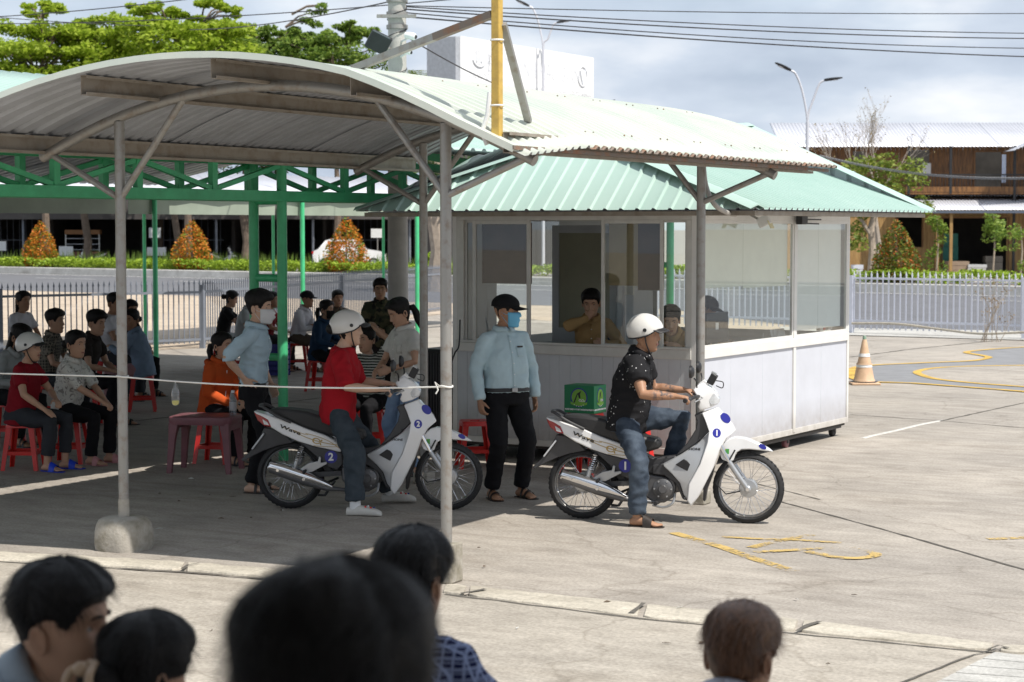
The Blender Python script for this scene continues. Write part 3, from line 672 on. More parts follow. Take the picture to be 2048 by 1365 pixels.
# ---- hipped roof
ez = 2.46
c_fl, c_fr, c_br, c_bl = (-.5, LY+.83, ez), (-.5, -.85, ez), (4.08, -.85, ez), (4.08, LY+.83, ez)
a_f, a_b = (.32, 1.36, 3.20), (4.06, 1.36, 3.45)
def bil(q, a, b_):                       # quad q: bottom-left, bottom-right, top-right, top-left
    p = [Vector(v) for v in q]; lo_ = p[0].lerp(p[1], a); hi_ = p[3].lerp(p[2], a); return lo_.lerp(hi_, b_)
def slope(q, pitch, h, top0, top1, nm='roof_sheet', cut=True, m=None):
    """ribs run straight up the slope, each clipped by the hips"""
    p = [Vector(v) for v in q]; e = p[1]-p[0]; Lh = e.length; e.normalize()
    nrm = e.cross(p[3]-p[0]).normalized()
    if nrm.z < 0: nrm = -nrm
    upv = nrm.cross(e); upv = upv if upv.z > 0 else -upv
    t3, t2 = (p[3]-p[0]).dot(e), (p[2]-p[0]).dot(e); h3, h2 = (p[3]-p[0]).dot(upv), (p[2]-p[0]).dot(upv)
    def hgt(a):
        if a < t3: return h3*a/max(t3, 1e-4)
        if a > t2: return h2*(Lh-a)/max(Lh-t2, 1e-4)
        return lerp(h3, h2, (a-t3)/max(t2-t3, 1e-4))
    n = int(Lh/pitch); A = []
    for i in range(n):
        s = i*Lh/n; d = Lh/n; A += [(s, 0), (s+d*.70, 0), (s+d*.79, h), (s+d*.91, h)]
    A.append((Lh, 0)); per = 4*max(1, int(1.0/pitch)); k0 = 0
    while k0 < len(A)-1:
        seg = A[k0:k0+per+1]; b = MB()
        for a, hh in seg:
            H_ = max(.002, hgt(a)); b.v.append(tuple(p[0]+e*a+nrm*hh)); b.v.append(tuple(p[0]+e*a+upv*H_+nrm*min(hh, H_*.1)))
        for i in range(len(seg)-1): b.f.append((2*i, 2*i+2, 2*i+3, 2*i+1))
        o = b.build(nm, [m or M['mint_fresh'], M['under']], kio, sharp=0, fix=False); up_normals(o); solid(o, .002, -1, 1); k0 += per
slope([c_fl, c_fr, a_f, a_f], .165, .020, 0, 0)
slope([c_fr, c_br, a_b, a_f], .125, .022, 0, 0)
slope([c_br, c_bl, a_b, a_b], .2, .03, 0, 0)
slope([c_bl, c_fl, a_f, a_b], .2, .03, 0, 0)
for a, b_ in ((c_fl, a_f), (c_fr, a_f), (a_f, a_b), (c_bl, a_b), (c_br, a_b)):
    a = Vector(a); b_ = Vector(b_); d = (b_-a).normalized(); sd = d.cross(Vector((0,0,1))).normalized()
    q = MB(); rr = []
    for t in np.linspace(0.0, 1, 10):
        c = a.lerp(b_, t)+Vector((0,0,.042)); rr.append([c+sd*.10+Vector((0,0,-.035)), c+sd*.02, c-sd*.02, c-sd*.10+Vector((0,0,-.035)), c-sd*.10+Vector((0,0,-.039)), c+Vector((0,0,-.006)), c+sd*.10+Vector((0,0,-.039))])
    q.rings(rr).build('hip_cap', M['mint_fresh'], kio)
kb('eave_beam', (-.44, -.79, ez-.055), (-.40, LY+.77, ez-.012), M['purlin']); kb('eave_beam', (-.40, -.79, ez-.055), (4.0, -.75, ez-.012), M['purlin'])
kb('soffit', (-.40, -.75, ez-.012), (4.0, LY+.75, ez-.006), M['pvc_grey'], bevel=0)
# ---- fittings on the kiosk corner
fl = thing('flood_light', 'small white floodlight under the kiosk eave beside the steel post', 'light', K0, KA_)
xx = rx(1497)
MB().box((xx, -.16, 2.36), (.05, .13, .10), Matrix.Rotation(R(-25), 3, 'X')).build('housing', M['white'], fl, bevel=.01)
MB().box((xx+.0, -.232, 2.328), (.085, .006, .085), Matrix.Rotation(R(-25), 3, 'X')).build('lens', mat('lamp_lens', (.78,.72,.45), .25), fl)
MB().bar((xx, -.10, 2.38), (xx, -.02, 2.42), .02, .02).build('bracket', M['steel'], fl)
an = thing('antenna_box', 'small black antenna box with thin rods under the kiosk eave', 'antenna', K0, KA_)
xx = rx(1592); MB().b2((xx-.09, -.10, 2.33), (xx+.06, -.03, 2.42)).build('housing', M['dark'], an, bevel=.006)
for dz, dx in ((.0, .42), (.045, .48), (.085, .5)): MB().tube([(xx+.05, -.06, 2.34+dz*.9), (xx+dx, -.07, 2.335+dz)], .007, 6).build('rod', M['dark'], an)
cd = MB(); cd.tube(smooth_path([V(1407, 330, 17.3), V(1412, 372, 17.3), V(1428, 408, 17.2), V(1452, 425, 17.4), V(1470, 430, 18.0)]), .022, 8)
tag(cd.build('conduit', M['pole_concrete']), 'curved grey flexible conduit running from canopy to kiosk eave', 'conduit')
wc = MB(); wc.tube(smooth_path([V(920, 640, 19.3), V(918, 690, 19.25), V(910, 706, 19.2), V(904, 722, 19.3)]), .008, 6)
tag(wc.build('cable', M['cable']), 'thin black cable hanging at the left corner of the kiosk', 'cable')
# ------------------------------------------------------------------ foliage helpers
rl = random.Random(11)
def leaves(clumps, size, flat=.5, jitter=.35, up=.4):
    """clumps: (centre, radius xyz, count); one folded leaf per item, all numpy"""
    rg = np.random.default_rng(rl.randrange(10**6)); cs = []
    for c, r, n in clumps:
        q = rg.normal(size=(n, 3)); q /= np.maximum(1e-6, np.linalg.norm(q, axis=1))[:, None]; q *= rg.uniform(.25, 1, (n, 1))**.5
        cs.append(np.array(c)+q*np.array(r))
    P = np.concatenate(cs); n = len(P)
    a = rg.normal(size=(n, 3)); a[:, 2] = a[:, 2]*flat-.15; a /= np.linalg.norm(a, axis=1)[:, None]
    nr = rg.normal(size=(n, 3)); nr[:, 2] = np.abs(nr[:, 2])+up
    b = np.cross(nr, a); b /= np.maximum(1e-6, np.linalg.norm(b, axis=1))[:, None]; c = np.cross(a, b)
    s = size*(1+rg.uniform(-jitter, jitter, (n, 1)))
    vs = np.stack([P-a*s*.5, P+b*s*.26-c*s*.05, P+a*s*.5-c*s*.12, P-b*s*.26-c*s*.05], 1).reshape(-1, 3)
    m = MB(); m.v = [tuple(x) for x in vs.tolist()]; i = np.arange(n)*4
    m.f = [t for k in i.tolist() for t in ((k, k+1, k+2), (k, k+2, k+3))]
    return m
def limb(m, p, d, l, r, depth, tips, spread=.55, n=3, gn=.0):
    pts = [Vector(p)]; d = Vector(d).normalized(); rr = [r]
    for i in range(4):
        d = (d+Vector((rl.uniform(-1,1), rl.uniform(-1,1), rl.uniform(-1,1)))*.13+Vector((0,0,gn))).normalized(); pts.append(pts[-1]+d*l/4); rr.append(r*(1-.13*(i+1)))
    m.tube(pts, rr, 6 if r > .03 else 4)
    if depth == 0: tips.append(pts[-1]); return
    for k in range(n):
        q = pts[rl.choice((2, 3, 4))] if k else pts[4]
        nd = (d+Vector((rl.uniform(-1,1), rl.uniform(-1,1), rl.uniform(-.5,.8)))*spread).normalized()
        limb(m, q, nd, l*rl.uniform(.6, .85), r*.55, depth-1, tips, spread, n, gn)
M['bark'] = mat('bark', (.16,.12,.09), .9, 0, vs=4, var=.35, bump=.5, bs=30)
M['bark_pale'] = mat('pale_bark', (.34,.28,.22), .9, 0, vs=4, var=.3, bump=.5, bs=30)
M['bark_dead'] = mat('dead_wood', (.36,.31,.26), .9, 0, vs=5, var=.25)
M['leaf_bright'] = leafmat('bright_leaf', [(.22,.32,.025), (.38,.50,.045), (.50,.60,.08)], .55)
M['leaf_mid'] = leafmat('mid_leaf', [(.10,.18,.03), (.20,.30,.05), (.32,.42,.08)], .5)
M['leaf_dark'] = leafmat('dark_leaf', [(.03,.06,.02), (.06,.10,.03), (.10,.15,.04)], .3)
M['leaf_cone'] = leafmat('orange_shoot', [(.12,.20,.02), (.24,.28,.025), (.55,.22,.025), (.66,.20,.025), (.74,.24,.035)], .3)
M['leaf_cone2'] = leafmat('red_shoot', [(.08,.15,.02), (.15,.22,.03), (.24,.20,.03), (.52,.12,.03)], .3)
M['leaf_hedge'] = leafmat('hedge_leaf', [(.18,.28,.02), (.28,.40,.03), (.36,.48,.05)], .3)
M['leaf_grass'] = leafmat('grass_blade', [(.12,.20,.03), (.20,.28,.06)], .3)
def tree(name, label, cat, px, Y, h, tiers, leafm, size, trunk_r=.25, barkm='bark', group=None, seed=0):
    """tiers: (dx, z, radius, thickness, clumps, leaves per clump)"""
    rl.seed(seed+px); base = Vector((X(px, Y), Y, 0)); t = thing(name, label, cat, base, 0, group)
    tr = MB(); top = Vector((rl.uniform(-.3, .3), rl.uniform(-.3, .3), h*.9))
    path = [Vector((0,0,-.05)), top*.3+Vector((rl.uniform(-.3,.3), 0, 0)), top*.62+Vector((rl.uniform(-.3,.3), 0, 0)), top]
    tr.tube(smooth_path(path, 4), [trunk_r*(1-.075*i) for i in range(13)], 8)
    cl = []
    for dx, z, rad, th, nc, nl in tiers:
        for k in range(nc):
            a = rl.uniform(0, 6.283); q = rad*math.sqrt(rl.uniform(.05, 1)); c = Vector((dx+q*math.cos(a), q*math.sin(a)*.8, z+rl.uniform(-th, th)+.12*q))
            if q > .4*rad and k % 2 == 0: tr.tube([Vector((dx*.6, 0, max(.5, z-q*.35-.3))), c*.5+Vector((dx*.3, 0, (z-q*.1)*.5)), c], [.07, .05, .02], 5)
            cr = rl.uniform(.5, 1.0)*max(.45, rad*.33); cl.append((c, (cr, cr, cr*.42), nl))
    tr.build('trunk', M[barkm], t)
    leaves(cl, size).build('crown', M[leafm], t, sharp=0, fix=False)
    return t
TG = 'green trees across the road'
# bright layered trees on the left, darker ones behind
tree('layered_tree', 'tall bright green tree with stacked flat branches at the far left', 'tree', 95, 104, 14.2, [(-.2,13.7,1.5,.25,12,90), (0,12.5,2.4,.3,26,90), (-.6,11.4,3.2,.35,40,90), (.2,10.2,3.5,.4,46,90), (-.3,9.0,3.6,.5,40,90)], 'leaf_bright', .30, group=TG, seed=1)
tree('layered_tree', 'bright green spreading tree just right of the tallest layered tree', 'tree', 235, 106, 13, [(.2,12.9,2.3,.4,26,90), (-.4,11.9,3.0,.5,44,90), (.3,10.7,3.5,.6,50,90), (0,9.5,3.4,.6,36,80)], 'leaf_bright', .30, group=TG, seed=2)
tree('layered_tree', 'bright green tree with upswept branches above the canopy ridge', 'tree', 375, 103, 13.8, [(-1.4,13.4,1.5,.4,14,90), (1.4,13.5,1.4,.5,14,90), (0,12.3,3.1,.4,42,90), (.5,11.2,3.5,.5,50,90), (0,10,3.4,.6,40,90)], 'leaf_bright', .30, group=TG, seed=3)
tree('bushy_tree', 'dark green bushy tree with one long drooping shoot behind the canopy', 'tree', 500, 110, 12.5, [(-2.4,12.9,1.5,.6,26,100), (-.3,12.8,1.7,.6,30,100), (1.6,12.6,1.6,.6,28,100), (3.0,13.0,.6,.5,8,80), (3.5,13.9,.45,.4,6,60), (4.1,14.6,.35,.25,4,50), (0,11.4,3.6,.8,60,100)], 'leaf_mid', .24, group=TG, seed=4)
tree('bushy_tree', 'mid green rounded tree left of the concrete utility pole', 'tree', 672, 108, 12.5, [(-1.3,12.4,1.4,.6,24,100), (1.2,12.9,1.3,.5,24,100), (.0,11.7,2.7,.7,54,100), (.3,10.4,3.2,.8,50,100)], 'leaf_mid', .24, group=TG, seed=5)
tree('bushy_tree', 'low dark tree at the far left edge behind the layered trees', 'tree', -30, 112, 10.5, [(0,10.4,3.4,.8,34,90), (0,8.8,3.6,.9,34,80)], 'leaf_mid', .3, group=TG, seed=6)
tree('bushy_tree', 'dark green tree behind the spreading bright trees', 'tree', 320, 116, 11, [(-3,10.4,3.0,.8,34,90), (3,10.6,3.4,.9,40,90), (0,9,4,.9,34,80)], 'leaf_mid', .3, group=TG, seed=7)
# feathery palm between the pole and the billboard
pt = thing('palm', 'feathery yellow green palm between the utility pole and billboard', 'palm', (X(852, 98), 98, 0))
MB().tube([(0,0,-.05), (.1,0,4), (0,0,8.6)], [.2,.16,.12], 8).build('trunk', M['bark_pale'], pt)
pm_ = MB()
for k in range(22):
    a = rl.uniform(0, 6.283); e_ = rl.uniform(.2, 1.3); d = Vector((math.cos(a)*math.cos(e_), math.sin(a)*math.cos(e_), math.sin(e_))); sp = [Vector((0,0,8.5))+d*t*2.2+Vector((0,0,-1.1*t*t*math.cos(e_))) for t in np.linspace(0, 1, 9)]
    for i in range(8):
        s = (sp[i+1]-sp[i]).normalized(); sd = s.cross(Vector((0,0,1))).normalized(); L_ = .55*math.sin(math.pi*(i+1)/10)+.1
        for sg in (-1, 1):
            for q in (0, .5):
                o_ = sp[i].lerp(sp[i+1], q); tip = o_+sd*sg*L_+s*.3+Vector((0,0,-.2)); pm_.add([o_, o_+s*.07, tip], [(0,1,2)])
pm_.build('crown', leafmat('palm_leaf', [(.16,.22,.05), (.30,.34,.10)], .4), pt, sharp=0, fix=False)
# ------------------------------------------------------------------ median hedge and clipped cone shrubs
def kmed(px, off):
    o = KA+kn*off; r = (px-CX)/F; t = (r*o.y-o.x)/(kd.x-r*kd.y); return o+kd*t, t
t0, t1 = kmed(-60, 1)[1], kmed(2110, 1)[1]
rg = np.random.default_rng(4); n = 17000
tt = rg.uniform(t0, t1, n); oo = rg.uniform(.38, 1.7, n); zz = .32+.46*np.sqrt(rg.uniform(0, 1, n))+.05*np.sin(tt*2.1)+.03*np.sin(tt*5.3)
hd = leaves([((0,0,0), (.01,.01,.01), n)], .15)
arr = np.array(hd.v).reshape(n, 4, 3)+np.stack([KA.x+kd.x*tt+kn.x*oo, KA.y+kd.y*tt+kn.y*oo, zz], 1)[:, None, :]
hd.v = [tuple(q) for q in arr.reshape(-1, 3).tolist()]
tag(hd.build('hedge', M['leaf_hedge'], sharp=0, fix=False), 'low clipped bright green hedge along the median kerb', 'hedge', kind='stuff')
# wispy grass behind it
ng = 1500; gm = MB()
for k in range(ng):
    t = rl.uniform(t0, kmed(900, 1)[1]); p = KA+kd*t+kn*rl.uniform(1.6, 2.4); hh = rl.uniform(.4, .95); a = rl.uniform(-.3, .3)
    gm.add([(p.x-.03, p.y, .3), (p.x+.03, p.y, .3), (p.x+a*.6, p.y, .3+hh)], [(0,1,2)])
tag(gm.build('tall_grass', M['leaf_grass'], sharp=0, fix=False), 'wispy tall grass growing behind the hedge', 'grass', kind='stuff')
def cone_shrub(px, w, h, lm, label):
    p, _ = kmed(px, 1.6); t = thing('cone_shrub', label, 'shrub', (p.x, p.y, .3), 0, 'clipped cone shrubs on the median')
    rg = np.random.default_rng(px); n = 3600; z = h*(1-np.sqrt(rg.uniform(0, 1, n)))*1.0
    prof = np.interp(z/h, [0, .12, .35, .6, .85, 1], [.40, .5, .46, .33, .16, .03])*w
    a = rg.uniform(0, 6.283, n); rr = prof*np.sqrt(rg.uniform(.45, 1.12, n))*(1+.12*np.sin(a*5+z*4))
    q = leaves([((0,0,0), (.01,.01,.01), n)], .125, up=.1)
    ar = np.array(q.v).reshape(n, 4, 3)+np.stack([rr*np.cos(a), rr*np.sin(a), z+.05], 1)[:, None, :]; q.v = [tuple(x) for x in ar.reshape(-1, 3).tolist()]
    q.build('crown', M[lm], t, sharp=0, fix=False)
    MB().tube([(0,0,-.02), (0,0,h*.8)], [.06,.02], 6).build('trunk', M['bark'], t)
cone_shrub(82, 1.75, 2.3, 'leaf_cone', 'orange tipped cone shrub at the left end of the median')
cone_shrub(385, 1.85, 2.35, 'leaf_cone', 'orange tipped cone shrub between the left canopy post and green columns')
cone_shrub(693, 1.9, 2.45, 'leaf_cone', 'orange tipped cone shrub in front of the parked white car')
cone_shrub(1792, 1.75, 2.25, 'leaf_cone2', 'green cone shrub with red tips behind the white fence')
# ------------------------------------------------------------------ fences
def fence(name, label, pts, bar_sp, h, rails, m, mp_, postw, posts, bw=.009):
    t = thing(name, label, 'fence', pts[0]); o = Vector(t.location); P = [q-o for q in pts]
    bm_ = MB(); bm_.b2((-bw,-bw,.10), (bw,bw,h-.03)); bm_.add([(-.016,-.016,h-.05), (.016,-.016,h-.05), (.016,.016,h-.05), (-.016,.016,h-.05), (0,0,h+.05)], [(0,1,4),(1,2,4),(2,3,4),(3,0,4),(3,2,1,0)])
    me = bm_.mesh('bar', 0); me.materials.append(m); nb = 0
    for i in range(len(P)-1):
        a, b_ = P[i], P[i+1]; L_ = (b_-a).length; k = int(L_/bar_sp); d = (b_-a).normalized(); ang = math.atan2(d.y, d.x)
        for j in range(k):
            q = mk('bar', me, None, t); q.location = a.lerp(b_, (j+.5)/k); q.rotation_euler = (0,0,ang); nb += 1
        for z in rails: MB().bar(a+Vector((0,0,z)), b_+Vector((0,0,z)), .035, .045).build('rail', mp_, t, sharp=0)
        np_ = max(1, round(L_/posts))
        for j in range(np_):
            q = a.lerp(b_, j/np_); MB().box((q.x, q.y, (h-.06)/2), (postw, postw, h-.06), Matrix.Rotation(ang, 3, 'Z')).build('post', mp_, t, sharp=0)
    return t
M['fence_grey'] = mat('fence_grey_paint', (.20,.22,.26), .5, .1, var=.1)
M['fence_white'] = mat('fence_white_paint', (.60,.62,.70), .45, 0, var=.06)
M['gold'] = mat('gold_tip', (.55,.40,.12), .4, .3)
fence('steel_fence', 'blue grey spiked steel fence behind the seated people on the left', FP[0:4], .107, 1.27, (1.07, .17), M['fence_grey'], M['fence_grey'], .09, 4.2)
fence('steel_fence', 'white spiked steel fence with gold tips along the right side', [FP[4], FP[5], FP[6], G(2150, 682)], .134, 1.32, (1.20, .28), M['fence_white'], M['fence_white'], .09, 3.3, .0135)
hs = MB(); hs.tube(smooth_path([p+Vector((0,-.1,z)) for p, z in ((FP[5], .22), (G(1790, 670), .24), (G(1880, 673), .15), (G(1960, 677), .10), (G(2048, 680), .16), (G(2140, 683), .2))]), .025, 6)
tag(hs.build('water_pipe', mat('dirty_pvc_pipe', (.42,.38,.31), .6)), 'thin dirty plastic pipe lying along the foot of the white fence', 'pipe')
wd = thing('dry_weed', 'dry brown weed growing at the foot of the white fence', 'weed', G(1985, 684)); wm = MB(); tips = []
for k in range(9): limb(wm, (rl.uniform(-.3,.3), rl.uniform(-.1,.1), 0), (rl.uniform(-.4,.4), 0, 1), rl.uniform(.3, .8), .008, 1, tips, .6, 3)
wm.build('stem', M['bark_pale'], wd); leaves([(tuple(p), (.1,.1,.08), 8) for p in tips], .05).build('foliage', leafmat('dry_leafmat', [(.30,.22,.12), (.20,.13,.07)], .2), wd, sharp=0, fix=False)
# ------------------------------------------------------------------ utility pole with lamps, cameras, wires
UP = Vector((X(796, 30), 30, 0))
up_ = thing('utility_pole', 'thick round concrete utility pole with steel bands behind the canopy', 'pole', UP)
MB().tube([(0,0,0), (0,0,4), (0,0,8.4)], [.165,.145,.125], 20).build('shaft', M['pole_concrete'], up_)
for z in (5.35, 5.55, 5.75, 5.9): MB().lathe([(.15,-.03), (.165,-.03), (.165,.03), (.15,.03)], 18, 'z', (0,0,z)).build('band', M['steel'], up_)
for k in range(7):
    z0 = 3.5+.35*k; MB().tube([(.15*math.cos(a_+k), .15*math.sin(a_+k)-.02, z0+.05*a_) for a_ in np.linspace(0, 9, 24)], .007, 4).build('wire_wrap', M['cable'], up_)
for z in (5.5, 5.85): MB().bar((-.3,-.16,z), (.3,-.16,z), .05, .05).build('crossarm', M['steel'], up_)
def floodlamp(px, py, label, rx_, s):
    p = V(px, py, 29.7); t = thing('pole_floodlight', label, 'light', p)
    MB().box((0,0,0), (.34*s, .08, .30*s), Matrix.Rotation(R(25), 3, 'X') @ Matrix.Rotation(R(28), 3, 'Y')).build('housing', M['dark'], t, bevel=.02)
    MB().box((0,-.045,.02), (.28*s, .01, .24*s), Matrix.Rotation(R(25), 3, 'X') @ Matrix.Rotation(R(28), 3, 'Y')).build('lens', mat('grey_lens', (.16,.17,.19), .2), t)
    MB().bar((.05,.05,-.05), (UP.x-p.x, .3, -.1), .03, .03).build('bracket', M['steel'], t)
floodlamp(757, 85, 'black floodlight on the left side of the utility pole', 25, 1)
for px, py, s, lb in ((822, 73, 1, 'upper white security camera on the utility pole'), (815, 104, .8, 'lower white security camera on the utility pole')):
    p = V(px, py, 29.7); t = thing('security_camera', lb, 'camera', p)
    MB().tube([(-.09*s,.02,.02), (-.02*s,0,.01), (.05*s,-.03,-.01), (.07*s,-.04,-.015)], [.045*s,.055*s,.055*s,.04*s], 12).build('housing', M['white'], t)
    MB().tube([(.071*s,-.041,-.015), (.075*s,-.045,-.016)], .03*s, 12).build('lens', M['dark'], t); MB().bar((-.05*s,.02,-.03), (UP.x-p.x, .3, -.08), .025, .025).build('bracket', M['white'], t)
def cable(a, b_, sag, r, label, group=None, name='overhead_cable', m='cable', n=20):
    a = Vector(a); b_ = Vector(b_); pts = [a.lerp(b_, t)-Vector((0,0,sag*4*t*(1-t))) for t in np.linspace(0, 1, n)]
    return tag(MB().tube(pts, r, 5).build(name, M[m]), label, 'cable', group)
CG = 'overhead cables'
for k, (y0, y1, sg, r) in enumerate(((12, 20, .06, .009), (14, 62, .10, .010), (19, 72, .12, .012), (26, 92, .14, .010), (34, 112, .10, .013))):
    cable(V(812, y0, 30), V(2200, y1+6, 42), sg, r, 'thin overhead cable number %s from top crossing the sky right of the utility pole' % ('one', 'two', 'three', 'four', 'five')[k], CG)
for k, (p0, p1, sg, Y0, Y1) in enumerate((((-80, 38), (660, -40), .1, 45, 36), ((-80, 48), (1000, -10), .15, 48, 36), ((-80, 28), (300, 52), .05, 50, 60), ((380, 60), (778, 4), .1, 48, 30))):
    cable(V(*p0, Y0), V(*p1, Y1), sg, .011, ('uppermost thin cable crossing the sky over the left trees', 'long thin cable sloping up over the left trees', 'short cable dipping behind the tallest left tree', 'cable reaching the utility pole from the left trees')[k], CG)
cable(V(815, 75, 30), V(1230, 200, 60), .5, .012, 'thin cable sagging from the utility pole in front of the billboard', CG)
tw = MB(); A_, B_ = V(1640, 312, 70), V(2150, 352, 60)
for k in range(5):
    tw.tube([A_.lerp(B_, t)-Vector((0,0,.35*4*t*(1-t)))+Vector((0, .035*math.cos(t*90+k*1.26), .035*math.sin(t*90+k*1.26))) for t in np.linspace(0, 1, 160)], .010, 4)
tag(tw.build('cable_bundle', mat('grey_cable', (.28,.28,.28), .6)), 'thick twisted bundle of grey cables in front of the wooden building', 'cable')
# ------------------------------------------------------------------ twin-arm street lamps
def lamp(px, Y, h, spread, dy, label):
    t = thing('street_lamp', label, 'lamp', (X(px, Y), Y, 0), 0, 'twin arm street lamps')
    MB().tube([(0,0,0), (0,0,h*.5), (0,0,h-2.2)], [.10,.08,.065], 12).build('mast', M['zinc'], t)
    MB().lathe([(.2,0), (.2,.05), (.12,.08), (.11,.5)], 12).build('mast_base', M['zinc'], t)
    for sg, top, ext in ((-1, h-.15, spread*.5), (1, h-.55-dy, spread*.48)):
        pts = smooth_path([Vector((0,0,h-2.6)), Vector((sg*.03,0,h-1.9)), Vector((sg*ext*.35,0,top-.75)), Vector((sg*ext*.72,0,top-.12)), Vector((sg*ext,0,top+.02))], 6)
        MB().tube(pts, .045, 8).build('arm', M['zinc'], t)
        hd_ = MB(); c = Vector((sg*(ext+.02), 0, top+.04)); d = Vector((sg*.82, -.25, .36 if sg < 0 else .10)).normalized(); sd = d.cross(Vector((0,0,1))).normalized(); u_ = sd.cross(d)
        prof = ((0,.05,.05), (.1,.10,.06), (.3,.16,.065), (.55,.16,.05), (.72,.10,.03), (.76,.03,.01))
        hd_.rings([[c+d*s_+sd*(w_*math.cos(q))+u_*(h_*math.sin(q)) for q in np.linspace(0, 6.283, 13)[:-1]] for s_, w_, h_ in prof])
        lh = hd_.build('lamp_head', M['dark'], t); c2 = c+d*.45-u_*.055
        MB().box(c2, (.22, .16, .02), Matrix((d, sd, u_)).transposed()).build('led_panel', M['zinc'], lh)
lamp(1612, 80, 8.8, 1.35, 0, 'twin arm street lamp rising above the kiosk roof on the right')
lamp(1086, 96, 13.2, 1.35, .4, 'twin arm street lamp standing behind the white billboard')
# ------------------------------------------------------------------ billboard on a showroom
BL, BR = V(921, 120, 90), V(1187, 150, 101.5); BL.z = BR.z = 0
bd = (BR-BL).normalized(); bn = Vector((bd.y, -bd.x, 0)); blen = (BR-BL).length
bb_ = thing('billboard', 'large white rooftop billboard with faded grey lettering above the canopy', 'billboard', BL, math.atan2(bd.y, bd.x))
MB().b2((0, 0, 8.2), (blen, 1.6, 11.05)).build('sign_box', mat('sign_white', (.86,.86,.86), .5, var=.02), bb_)
M['sign_side'] = mat('sign_side_grey', (.40,.42,.45), .6)
MB().b2((-.35, .05, 8.2), (-.005, 1.6, 11.0)).build('side_panel', M['sign_side'], bb_)
M['faded'] = mat('faded_print', (.73,.745,.775), .6, var=.04); M['faded2'] = mat('faded_print_pale', (.77,.78,.795), .6, var=.04)
def btext(s, x, z, size, m, sx=1): return text('lettering', s, size, m, bb_, frame((x, -.012, z), (1,0,0), (0,0,1)), .001, sx=sx)
btext('ĐÔ THÀNH HẬU GIANG', blen*.56, 9.95, 1.15, M['faded'], .78)
btext('ĐẠI LÝ ỦY QUYỀN CHÍNH THỨC CỦA DOTHANH AUTO', blen*.58, 8.95, .52, M['faded2'], .72)
btext('DAEWOO', blen*.125, 9.35, .42, M['faded2']); btext('TRUCKS', blen*.125, 8.9, .36, M['faded2']); btext('DOTHANH', blen*.90, 9.05, .45, M['faded2'])
lg = MB(); cxx, czz = blen*.125, 10.2
for k in (-1, 0, 1): lg.tube([(cxx+k*.22, -.012, czz-.3+abs(k)*.1), (cxx+k*.26, -.012, czz+.35-abs(k)*.05)], .07, 6)
lg.tube([(cxx+.62*math.cos(a), -.012, czz+.42*math.sin(a)) for a in np.linspace(-2.8, -.34, 14)], .06, 6); lg.build('emblem', M['faded2'], bb_)
lg = MB(); cxx, czz = blen*.905, 10.0
lg.tube([(cxx+.5*math.cos(a), -.012, czz+.5*math.sin(a)) for a in np.linspace(0, 6.283, 25)], .05, 6); lg.tube([(cxx-.3,-.012,czz+.3), (cxx,-.012,czz-.4), (cxx+.3,-.012,czz+.3)], .06, 6); lg.build('emblem', M['faded'], bb_)
sh = thing('showroom', 'plain showroom building carrying the white billboard behind the canopy', 'building', BL, math.atan2(bd.y, bd.x))
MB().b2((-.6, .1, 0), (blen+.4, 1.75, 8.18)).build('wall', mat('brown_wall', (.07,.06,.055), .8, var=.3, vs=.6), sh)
for k in range(5): MB().b2((.4+k*2.6, .02, .3), (2.6+k*2.6, .095, 3.2)).build('window', M['dark'], sh)
# ------------------------------------------------------------------ dim shop row across the road on the left
sp0 = Vector((X(-420, 120), 120, 0)); shops = thing('shop_row', 'dim open fronted shop row across the road under a deep awning added for shade', 'building', sp0)
SW = X(930, 120)-sp0.x
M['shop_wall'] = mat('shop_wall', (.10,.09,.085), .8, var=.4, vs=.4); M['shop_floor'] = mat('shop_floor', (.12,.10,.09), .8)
MB().b2((0, 5.8, 0), (SW, 6, 4.2)).build('back_wall', M['shop_wall'], shops); MB().b2((-.2, -9, 3.2), (SW, 6.2, 3.32)).build('roof', M['shadow_int'], shops)  # roof runs far forward as an added awning, to keep the shops in shade
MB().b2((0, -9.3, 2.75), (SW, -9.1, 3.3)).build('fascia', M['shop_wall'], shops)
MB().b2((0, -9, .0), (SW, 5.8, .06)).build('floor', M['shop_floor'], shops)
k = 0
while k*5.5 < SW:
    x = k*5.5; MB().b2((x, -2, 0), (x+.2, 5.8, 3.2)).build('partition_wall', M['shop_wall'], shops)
    MB().tube([(x+.1, -8.8, 0), (x+.1, -8.8, 3.2)], .07, 8).build('awning_post', M['fence_grey'], shops)
    if k % 2 == 0:
        gr_ = MB()
        for q in range(12): gr_.b2((x+.6+q*.38, -1.9, .1), (x+.63+q*.38, -1.87, 3.0))
        gr_.b2((x+.6, -1.92, 1.5), (x+5.0, -1.86, 1.56)); gr_.build('window_grille', M['fence_grey'], shops)
    k += 1
def panel(px0, py0, px1, py1, Y, m, name, label, cat, th=.05):
    a, b_ = V(px0, py1, Y), V(px1, py0, Y); t = thing(name, label, cat, ((a.x+b_.x)/2, Y, 0))
    w_ = (b_.x-a.x)/2; MB().b2((-w_, 0, a.z), (w_, th, b_.z)).build('board', m, t)
    MB().b2((-.03, th, 0), (.03, th+.04, a.z+.1)).build('stand', M['steel'], t)
    return t
panel(298, 456, 321, 476, 110.6, M['white'], 'shop_sign', 'small white sign board hanging in front of the dim shops', 'sign')
panel(742, 458, 768, 476, 110.6, M['white'], 'shop_sign', 'small white sign board to the right of the parked car', 'sign')
panel(-6, 483, 12, 502, 110.6, M['white'], 'shop_sign', 'white sign board cut by the left edge of the photo', 'sign')
panel(118, 493, 146, 512, 110, M['white'], 'shop_barrier', 'white low barrier beside the leftmost cone shrub', 'barrier')
panel(294, 495, 332, 512, 110, M['white'], 'shop_barrier', 'white low barrier left of the middle cone shrub', 'barrier')
